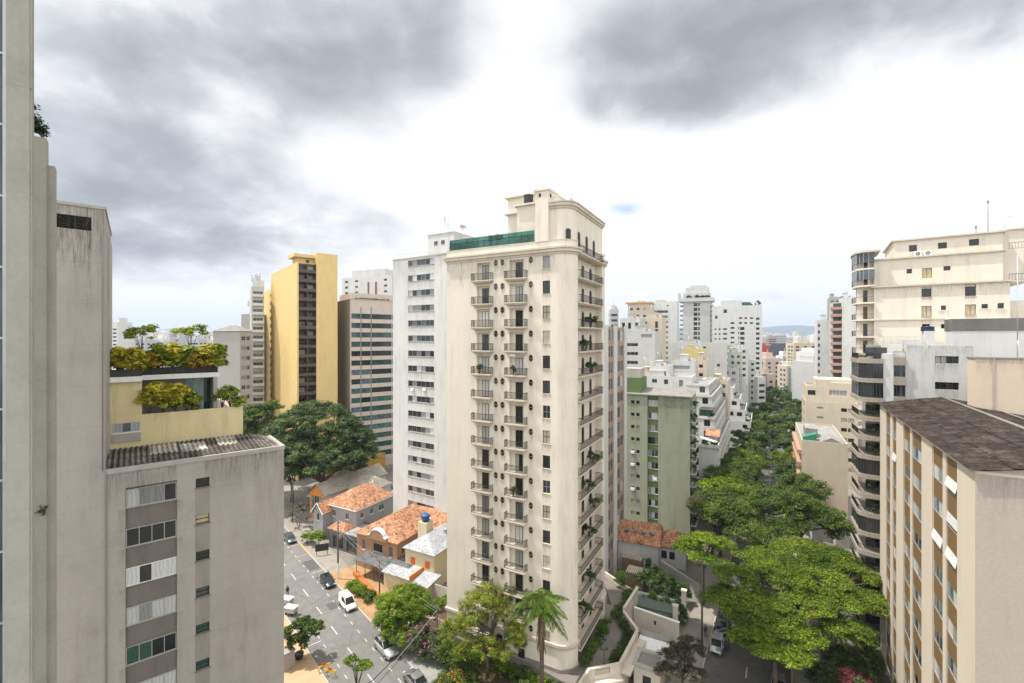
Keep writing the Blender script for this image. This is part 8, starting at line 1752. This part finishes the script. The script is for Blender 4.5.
p = PR(-8.5, sR(718, 627)); car('black car parked in the tree shade behind the silver hatchback', (*p, 0.0), ANG_R, MAT['paint_black'], 'sedan')
for i, (o, s_, pt, k) in enumerate(((-1.0, 66, 'paint_grey', 'sedan'), (-6.5, 150, 'paint_white', 'hatch'), (-3.0, 172, 'paint_graphite', 'sedan'), (-6.8, 262, 'paint_silver', 'hatch'), (-2.6, 280, 'paint_white', 'sedan'))):
    p = PR(o, s_); car('%s car glimpsed on the right street, %s' % (['grey', 'white', 'dark', 'silver', 'white'][i], ['under the bright green tree', 'between the street trees', 'dark one between the street trees', 'far away in the gap of the street trees', 'farthest in the gap of the street trees'][i]), (*p, 0.004), ANG_R, MAT[pt], k, 'cars on the right street')

# ------------------------------------------------------------------ people
def person(label, loc, rz, top, trousers, stride=0.25):
    t = thing('person', label, 'person', loc, rz)
    me = bpy.data.meshes.new('body')
    V = [(0, 0, 0.95), (0, 0, 1.15), (0.01, 0, 1.38), (0.02, 0, 1.50), (0.03, 0, 1.60), (0.04, 0, 1.70),
         (0.05, 0.10, 0.88), (stride, 0.10, 0.48), (stride * 0.6, 0.10, 0.07), (stride * 0.6 + 0.16, 0.11, 0.04),
         (-0.02, -0.10, 0.88), (-stride * 0.3, -0.10, 0.48), (-stride * 0.9, -0.10, 0.10), (-stride * 0.9 + 0.15, -0.11, 0.04),
         (0, 0.19, 1.40), (-0.08, 0.25, 1.13), (0.02, 0.25, 0.90), (0.05, 0.25, 0.80), (0, -0.19, 1.40), (0.08, -0.25, 1.13), (0.16, -0.25, 0.92), (0.2, -0.25, 0.83)]
    E = [(0, 1), (1, 2), (2, 3), (3, 4), (4, 5), (0, 6), (6, 7), (7, 8), (8, 9), (0, 10), (10, 11), (11, 12), (12, 13), (2, 14), (14, 15), (15, 16), (16, 17), (2, 18), (18, 19), (19, 20), (20, 21)]
    RD = [0.15, 0.14, 0.15, 0.06, 0.085, 0.08, 0.095, 0.065, 0.045, 0.035, 0.095, 0.065, 0.045, 0.035, 0.06, 0.045, 0.035, 0.035, 0.06, 0.045, 0.035, 0.035]
    me.from_pydata(V, E, []); me.skin_vertices.new() if hasattr(me.skin_vertices, 'new') else None
    o = ob('body', me, t)
    m = o.modifiers.new('skin', 'SKIN')
    if not me.skin_vertices: 
        bpy.context.view_layer.objects.active = o
    for i, r in enumerate(RD): me.skin_vertices[0].data[i].radius = (r, r * (1.25 if i in (1, 2) else 1.0))
    me.skin_vertices[0].data[0].use_root = True
    s_ = o.modifiers.new('sub', 'SUBSURF'); s_.levels = s_.render_levels = 1
    mt = newmat('person_cloth'); nt, p, oo = principled(mt); tc = nt.nodes.new('ShaderNodeTexCoord'); sp = nt.nodes.new('ShaderNodeSeparateXYZ'); nt.links.new(tc.outputs['Object'], sp.inputs[0])
    rr = _ramp(nt, sp.outputs[2], [(0.0, (0.03, 0.03, 0.03, 1)), (0.07, trousers), (0.93, top), (0.99, top)]); mm = nt.nodes.new('ShaderNodeMath'); mm.operation = 'GREATER_THAN'; mm.inputs[1].default_value = 1.46; nt.links.new(sp.outputs[2], mm.inputs[0])
    rr.color_ramp.interpolation = 'CONSTANT'; mx = nt.nodes.new('ShaderNodeMixRGB'); nt.links.new(mm.outputs[0], mx.inputs[0]); nt.links.new(rr.outputs[0], mx.inputs[1]); mx.inputs[2].default_value = (0.30, 0.17, 0.11, 1); nt.links.new(mx.outputs[0], p.inputs['Base Color']); p.inputs['Roughness'].default_value = 0.8
    me.materials.append(mt)
    mb = MB(); mb.lathe([(0.095, 1.62), (0.112, 1.68), (0.10, 1.75), (0.05, 1.79), (0, 1.80)], 0.03, 0, 10); mb.build('hair', plain('hair', (0.015, 0.012, 0.01, 1), 0.8), t)
    mb = MB(); mb.box(0.115, 0.135, -0.045, -0.02, 1.65, 1.67); mb.box(0.115, 0.135, 0.02, 0.045, 1.65, 1.67); mb.build('eyes', m_iron, t)
x, y, _ = G(287.5, 596); person('person in dark clothes walking at the road edge by the concrete block', (x, y, 0), R(-60), (0.02, 0.02, 0.022, 1), (0.03, 0.03, 0.035, 1))
x, y, _ = G(705.5, 637.5); person('person in a dark top and blue trousers on the pavement by the silver hatchback', (x, y, 0.13), R(-100), (0.05, 0.055, 0.07, 1), (0.05, 0.08, 0.16, 1), 0.15)

# ------------------------------------------------------------------ poles and cables
m_pole = plain('pole_concrete', (0.30, 0.28, 0.255, 1), 0.9, var=0.2); m_poledk = plain('pole_dark', (0.10, 0.09, 0.08, 1), 0.9, var=0.2)
POLES = {}
def pole(key, label, px, py, h, r=0.14, mat=None, arms=1, white=False, drum=False):
    x, y, _ = G(px, py); t = thing('utility_pole', label, 'utility pole', (x, y, 0), 0); mb = MB(); mb.tube([(0, 0, 0), (0, 0, h)], [r, r * 0.7], 10); mb.build('post', mat or m_poledk, t)
    if white: mb = MB(); mb.tube([(0, 0, 0.02), (0, 0, 3.0)], [r + 0.006, r * 0.93 + 0.006], 10, cap=False); mb.build('painted_band', m_white, t)
    for k in range(arms): mb = MB(); z = h - 0.4 - 1.1 * k; mb.box(-0.9, 0.9, -0.05, 0.05, z, z + 0.1); c = mb.build('crossarm', m_poledk, t, rz=R(-48)); 
    for k in (-0.8, -0.3, 0.3, 0.8):
        if arms: mb = MB(); mb.lathe([(0.05, 0), (0.06, 0.08), (0.03, 0.16), (0, 0.18)], k, 0, 8); mb.build('insulator', m_conc, t, (0, 0, h - 0.3), R(-48))
    if drum: mb = MB(); mb.lathe([(0, 0), (0.28, 0.0), (0.28, 0.8), (0.2, 0.88), (0, 0.9)], 0.42, 0, 12); mb.build('transformer', m_conc_dk, t, (0, 0, h - 3.6))
    POLES[key] = Vector((x, y, h)); return t
pole('a', 'tall dark utility pole with white painted foot beside the black hatchback', 338, 579.5, 11, 0.17, white=True, drum=True)
pole('b', 'thin dark pole before the twin lean-to roofs', 379.5, 599, 6.6, 0.12, arms=1)
pole('c', 'dark pole between the dome shaped tree and the flowering tree', 437, 654, 6.8, 0.14, arms=1)
pole('d', 'tall dark pole on the pavement of the right street near the gate pillars', 702, 654, 13.0, 0.15, arms=2)
pole('e', 'pole beside the ochre building and the low tan hall', 373, 486, 9.0, 0.16, arms=1); pole('f', 'taller pole in front of the office forecourt, beside the white slab', 416, 487, 16, 0.16, arms=0)
pole('g', 'leaning dark pole at the far left kerb by the huge tree', 292.5, 522, 10, 0.15, arms=2)
def cable(label, pts, r=0.02, sag=0.6, mat=None, group=None):
    mb = MB(); P_ = [Vector(p) for p in pts]
    for a, c in zip(P_[:-1], P_[1:]):
        q = [a.lerp(c, i / 10) - Vector((0, 0, sag * 4 * (i / 10) * (1 - i / 10))) for i in range(11)]; mb.tube(q, r, 4, cap=False)
    me = mb.mesh('overhead_cable', mat or m_iron); o = ob('overhead_cable', me, None); tag(o, label, 'cable', group)
A_, B_, C__, D_, Gp = POLES['a'], POLES['b'], POLES['c'], POLES['d'], POLES['g']; up = Vector((0, 0, 1))
m_cable = plain('cable_grey', (0.25, 0.25, 0.24, 1), 0.6)
for k in range(3): cable('overhead cable from the white footed pole to the pole by the flowering tree, %s' % ['upper', 'middle', 'lower'][k], [A_ - up * (0.3 + 0.9 * k), C__ - up * (0.2 + 0.4 * k)], 0.022, 0.7, m_cable if k else m_iron, 'cables along the left street')
for k in range(2): cable('overhead cable from the white footed pole up the left street, %s' % ['upper', 'lower'][k], [A_ - up * (0.3 + 1.2 * k), Gp - up * (0.3 + 1.1 * k)], 0.022, 0.6, None, 'cables up the left street')
for k in range(3): cable('thick cable crossing the left street from the pole by the flowering tree, %s' % ['upper', 'middle', 'lower'][k], [C__ - up * (0.3 + 0.35 * k), (X(372, 50), 50, 6.3 - 0.45 * k), (-32, 38, 6.6 - 0.3 * k)], 0.045 - 0.008 * k, 0.35, m_iron if k != 1 else m_cable, 'cables crossing the left street')
cable('service wire from the white footed pole to the brick house', [A_ - up * 2.5, (X(362, 83.8), 83.8, 6.2)], 0.015, 0.3); cable('service wire from the white footed pole to the flat garage', [A_ - up * 2.8, (X(345, 89), 89, 3.8)], 0.015, 0.3)
for k in range(2): cable('overhead cable along the right street from the tall pole, %s' % ['upper', 'lower'][k], [D_ - up * (0.4 + 1.1 * k), (*PR(-10.5, 110), 11 - k)], 0.02, 0.6, None, 'cables along the right street')
cable('wire between the two poles by the office forecourt', [POLES['e'] - up * 0.4, POLES['f'] - up * 7, Gp + Vector((4, 25, 0))], 0.03, 0.8)

# ------------------------------------------------------------------ street furniture
x, y, _ = G(322, 556, 0); t = thing('billboard', 'black rectangular sign board on two legs at the pavement of the flat garage', 'sign', (x, y, 0.13), R(20)); mb = MB(); mb.box(-1.25, 1.25, -0.06, 0.06, 0.9, 2.3); mb.build('panel', plain('sign_black', (0.02, 0.02, 0.022, 1), 0.4), t)
for s_ in (-1, 1): mb = MB(); mb.box(s_ * 1.0 - 0.05, s_ * 1.0 + 0.05, 0.07, 0.15, 0, 2.0); mb.build('leg', m_iron, t)
def barrier(label, px, py, rz):
    x, y, _ = G(px, py); t = thing('work_barrier', label, 'barrier', (x, y, 0), rz, 'barriers on the left street'); mb = MB()
    for s_ in (-0.6, 0.6): mb.tube([(s_, -0.3, 0), (s_, 0, 1.0)], 0.04, 5); mb.tube([(s_, 0.3, 0), (s_, 0, 1.0)], 0.04, 5)
    mb.build('leg', m_yline, t); mb = MB(); mb.box(-0.85, 0.85, -0.03, 0.03, 0.7, 0.95); mb.build('board', m_yline, t); mb = MB(); mb.box(-0.22, 0.22, -0.035, 0.035, 0.98, 1.2); mb.build('warning_panel', plain('warning_red', (0.55, 0.05, 0.02, 1), 0.5), t)
barrier('yellow and red work barrier in the tree shadow on the road, left one', 324, 672, R(35)); barrier('yellow and red work barrier in the tree shadow on the road, right one', 330, 677, R(-10))
# parked motorcycles and crates on the tan pavement
for i, (px, py) in enumerate(((287, 606), (291, 615))):
    x, y, _ = G(px, py); t = thing('cargo_box', ['white lidded cargo trolley on the tan pavement, farther of two', 'white lidded cargo trolley on the tan pavement, nearer one above the small tree'][i], 'trolley', (x, y, 0.13), R(-15), 'cargo trolleys on the tan pavement'); mb = MB(); mb.box(-0.9, 0.9, -0.5, 0.5, 0.45, 1.15); mb.build('box', plain('box_grey', (0.35, 0.34, 0.33, 1), 0.6), t); mb = MB(); mb.box(-0.98, 0.98, -0.58, 0.58, 1.15, 1.27); mb.build('lid', m_white, t)
    for sx in (-0.6, 0.6):
        for sy in (-0.4, 0.4): mb = MB(); mb.tube([(sx, sy - 0.05, 0.22), (sx, sy + 0.05, 0.22)], 0.22, 10); mb.build('wheel', m_tyre, t)
x, y, _ = G(287, 668); mb = MB(); mb.box(-0.7, 0.7, -0.7, 0.7, 0, 2.2); mb.box(-0.8, 0.8, -0.8, 0.8, 2.2, 2.35); tag(mb.build('kiosk', plaster('kiosk_grey', (0.36, 0.33, 0.31, 1), 0.1, 0.2), None, (x, y, 0.13), R(-40)), 'small grey kiosk post on the tan pavement under the small street tree', 'kiosk')
x, y, _ = G(305, 660); mb = MB(); mb.lathe([(0.0, 0), (0.5, 0), (0.6, 0.7), (0.5, 0.7), (0.45, 0.55), (0, 0.55)], seg=14); tag(mb.build('tree_pot', m_plastic, None, (x - 0.9, y + 0.2, 0.13)), 'dark round planter at the foot of the small street tree', 'planter')
for i, (px, py) in enumerate(((317, 578.5), (328, 573))):
    x, y, _ = G(px, py); mb = MB(); mb.lathe([(0.16, 0), (0.16, 0.06), (0.09, 0.1), (0.03, 0.7), (0, 0.72)], seg=10); tag(mb.build('traffic_cone', plain('cone_dark', (0.10, 0.09, 0.075, 1), 0.6), None, (x, y, 0.0)), ['small dark cone at the end of the parking bay', 'small dark cone near the black hatchback on the kerb side'][i], 'cone', 'cones on the left street')
# ------------------------------------------------------------------ far city and hills
def farblock(label, px0, px1, py, Y, wall, rows=True, group=None, b=114, winc='dark', fl=3.2, D=14, name='apartment_block', zb=0.0):
    w = (px1 - px0) / F * Y; z1 = Z(py, Y); xc = X((px0 + px1) / 2, Y)
    mb = MB(); hw = w / 2; mb.box(-hw, hw, 0, D, 0, z1); nz = int((z1 - 3) / fl)
    n = max(1, int(w / 4.5)); lo = max(0, nz - 22)
    if rows:
        style = random.random()
        for k in range(lo, nz):
            z = 2 + fl * k + 0.6
            if style < 0.35: mb.box(-hw + 0.8, hw - 0.8, -0.12, -0.003, z, z + 1.3, 1)
            else:
                for i in range(n):
                    x = -hw + w * (i + 0.5) / n; mb.box(x - 1.1, x + 1.1, -0.1, -0.003, z, z + 1.4, 1)
            if style > 0.2:
                for yy in (3, 8): mb.box(hw + 0.003, hw + 0.1, yy - 1.2, yy + 1.2, z, z + 1.4, 1); mb.box(-hw - 0.1, -hw - 0.003, yy - 1.2, yy + 1.2, z, z + 1.4, 1)
    mb.box(-hw * 0.5, hw * 0.4, 3, D - 3, z1 + 0.003, z1 + 2.5 + random.random() * 1.5)
    xr = random.uniform(-hw * 0.4, hw * 0.3); mb.tube([(xr, 5, z1 + 2), (xr, 5, z1 + random.uniform(5, 9))], 0.12, 4); mb.box(hw * 0.5, hw * 0.8, 4, 7, z1 + 0.003, z1 + random.uniform(1, 2.2))
    o = mb.build(name, [wall, PANE[winc]], None, (xc, Y, 0), R(90 - b) * (0.35 if random.random() < 0.6 else -0.6)); tag(o, label, 'building', group); return o
m_red = plaster('red_render', (0.45, 0.105, 0.085, 1), 0.06, 0.1); m_pink = plaster('pinkish', (0.55, 0.45, 0.38, 1), 0.06, 0.1); m_glassb = plain('far_glass', (0.06, 0.075, 0.10, 1), 0.25)
m_far = [plaster('far_white', (0.66, 0.65, 0.63, 1), 0.05, 0.1), plaster('far_cream', (0.58, 0.53, 0.45, 1), 0.06, 0.1), plaster('far_pale_grey', (0.50, 0.50, 0.50, 1), 0.06, 0.1), plaster('far_brownish', (0.36, 0.31, 0.27, 1), 0.08, 0.1)]
farblock('narrow brick red slab beside the big white slab', 761.5, 769, 346, 430, m_red, False); farblock('low white block at the foot of the big white slab, dark street side', 757, 766.5, 377, 238, m_far[0], True)
farblock('pinkish beige block below the red slab, upper one', 764, 782, 358, 330, m_pink); farblock('pinkish beige block below the red slab, lower stepped one', 766, 776, 374, 290, m_pink); farblock('dark glass office block beyond the red slab', 771, 796, 346, 560, m_glassb, True, winc='mid')
farblock('brown block peering over the dark glass office', 768.5, 776, 337, 700, m_far[3]); t = farblock('beige tower with fine vertical lines in the street gap', 794.5, 816, 343, 360, m_beige, True, fl=2.8)
farblock('slim white block with a blue band left of the beige tower', 783, 790, 356, 380, m_far[0], True, winc='blue'); farblock('pale block in front of the beige tower, left half', 787, 801, 366, 300, m_far[1]); farblock('grey block in front of the beige tower, right half', 800, 818, 369, 262, m_far[2]); farblock('greyish balcony block left of the beige low block', 815, 830, 362, 222, m_far[2])
farblock('low white block hugging the blank white slab', 814, 822, 352, 290, m_far[0])
farblock('tallest white tower at the left edge of the skyline beside the concrete wing', 112, 117.5, 322, 380, m_far[0], True, b=100)
lefts = [(117, 124, 338, 420, 0, 'low white block next to the tallest white tower on the left skyline'), (123, 134, 334.5, 480, 0, 'white block with square windows behind the small left roof tree'), (134, 146, 340, 400, 2, 'pale grey block between the two roof trees, left'), (145, 154, 336, 520, 1, 'cream block between the roof trees on the skyline'), (152, 164, 338, 460, 0, 'wide white block right of the small left roof tree'), (163, 170, 341, 430, 2, 'pale grey low block left of the dark one'), (168, 174, 334, 560, 3, 'dark brown block on the left skyline'), (174, 179, 337, 500, 2, 'grey block between the dark one and the white masted one'), (178, 187, 331.5, 520, 0, 'white block with roof mast behind the right roof tree'), (187, 199, 339, 440, 2, 'low pale grey block behind the right roof tree'), (198, 208, 335, 600, 1, 'cream block right of the right roof tree'), (206, 215, 340, 450, 0, 'white block left of the plain grey tower')]
for (a, c, py, Y, mi, lb) in lefts: farblock(lb, a, c, py, Y, m_far[mi], True, 'blocks on the left skyline', b=100)
farblock('white mast block among the towers left behind the balcony tower', 245, 253, 334, 420, m_far[2]); farblock('slim grey tower peering out right of the cream tower', 610, 618.5, 309, 270, m_far[2], True)
for i in range(110):
    px = random.choice([random.uniform(112, 218), random.uniform(755, 835), random.uniform(-150, 1200)]); Y = random.uniform(900, 4200); w = random.uniform(16, 34) * F / Y
    py = HY - (random.uniform(-6, 36 if Y > 1800 else 14)) * F / Y
    farblock('small pale block in the far hazy skyline', px - w / 2, px + w / 2, py, Y, random.choice(m_far[:3] + [m_far[0]]), Y < 2000, 'far skyline blocks', D=18, fl=4 if Y < 1500 else 6)
# hidden rest of the quarter: low roofs between the towers
for i in range(46):
    px = random.uniform(-80, 1100); Y = random.uniform(300, 850); w = random.uniform(14, 26) * F / Y
    if 745 < px < 830: continue
    farblock('lower block standing among the towers of the quarter', px - w / 2, px + w / 2, HY + random.uniform(2, 16) * F / Y, Y, random.choice(m_far), Y < 500, 'lower blocks of the quarter')
def hills():
    m = newmat('hill_forest'); nt, p, o = principled(m); n = _noise(nt, 0.004, 8, 0.65); r = _ramp(nt, n.outputs['Fac'], [(0.35, (0.02, 0.035, 0.025, 1)), (0.65, (0.04, 0.06, 0.035, 1))]); nt.links.new(r.outputs[0], p.inputs['Base Color']); p.inputs['Roughness'].default_value = 0.95
    prof = [(-400, 332), (60, 334), (120, 335), (150, 330), (165, 326.5), (178, 325), (190, 327), (200, 326), (212, 331), (240, 335), (300, 336), (560, 335), (600, 330), (625, 327), (655, 324), (690, 326), (740, 325), (762, 325.5), (780, 323), (800, 322), (820, 324), (850, 327), (900, 333), (1400, 334)]
    Y0 = 8600; mb = MB(); xs = np.linspace(-400, 1400, 361); rows = 9
    pr = np.interp(xs, [a for a, _ in prof], [c for _, c in prof]); nz = np.cumsum(RNG.normal(size=len(xs))) * 0.12; nz -= np.convolve(nz, np.ones(31) / 31, 'same'); pr = pr + np.clip(nz, -0.9, 0.9)
    V = []
    for j in range(rows):
        t = j / (rows - 1); Y = Y0 - 1500 + 1500 * t
        for i, px in enumerate(xs):
            hh = max(0, Z(pr[i], Y0)); k = t ** 1.3; V.append((X(px, Y0), Y, -2 + hh * k * (0.85 + 0.15 * math.sin(i * 0.9 + j * 1.7) * (1 - t))))
    n = len(xs); me = bpy.data.meshes.new('hills'); f = [(j * n + i, j * n + i + 1, (j + 1) * n + i + 1, (j + 1) * n + i) for j in range(rows - 1) for i in range(n - 1)]
    back = len(V); V += [(X(px, Y0), Y0 + 700, -2) for px in xs]; f += [((rows - 1) * n + i, (rows - 1) * n + i + 1, back + i + 1, back + i) for i in range(n - 1)]
    me.from_pydata(V, [], f); me.materials.append(m); me.polygons.foreach_set('use_smooth', [True] * len(f)); tag(ob('hills', me), kind='structure')
hills()
# ------------------------------------------------------------------ the air: faint haze over the whole place
def haze():
    mb = MB(); mb.box(-9900, 9900, -900, 9900, -3, 420); m = bpy.data.materials.new('haze'); m.use_nodes = True; nt = m.node_tree; nt.nodes.clear()
    o = nt.nodes.new('ShaderNodeOutputMaterial'); v = nt.nodes.new('ShaderNodeVolumePrincipled'); v.inputs['Color'].default_value = (0.64, 0.77, 0.96, 1); v.inputs['Density'].default_value = HAZE; v.inputs['Anisotropy'].default_value = 0.1
    nt.links.new(v.outputs[0], o.inputs['Volume']); tag(mb.build('haze', m), kind='stuff')
HAZE = 0.00012
haze()
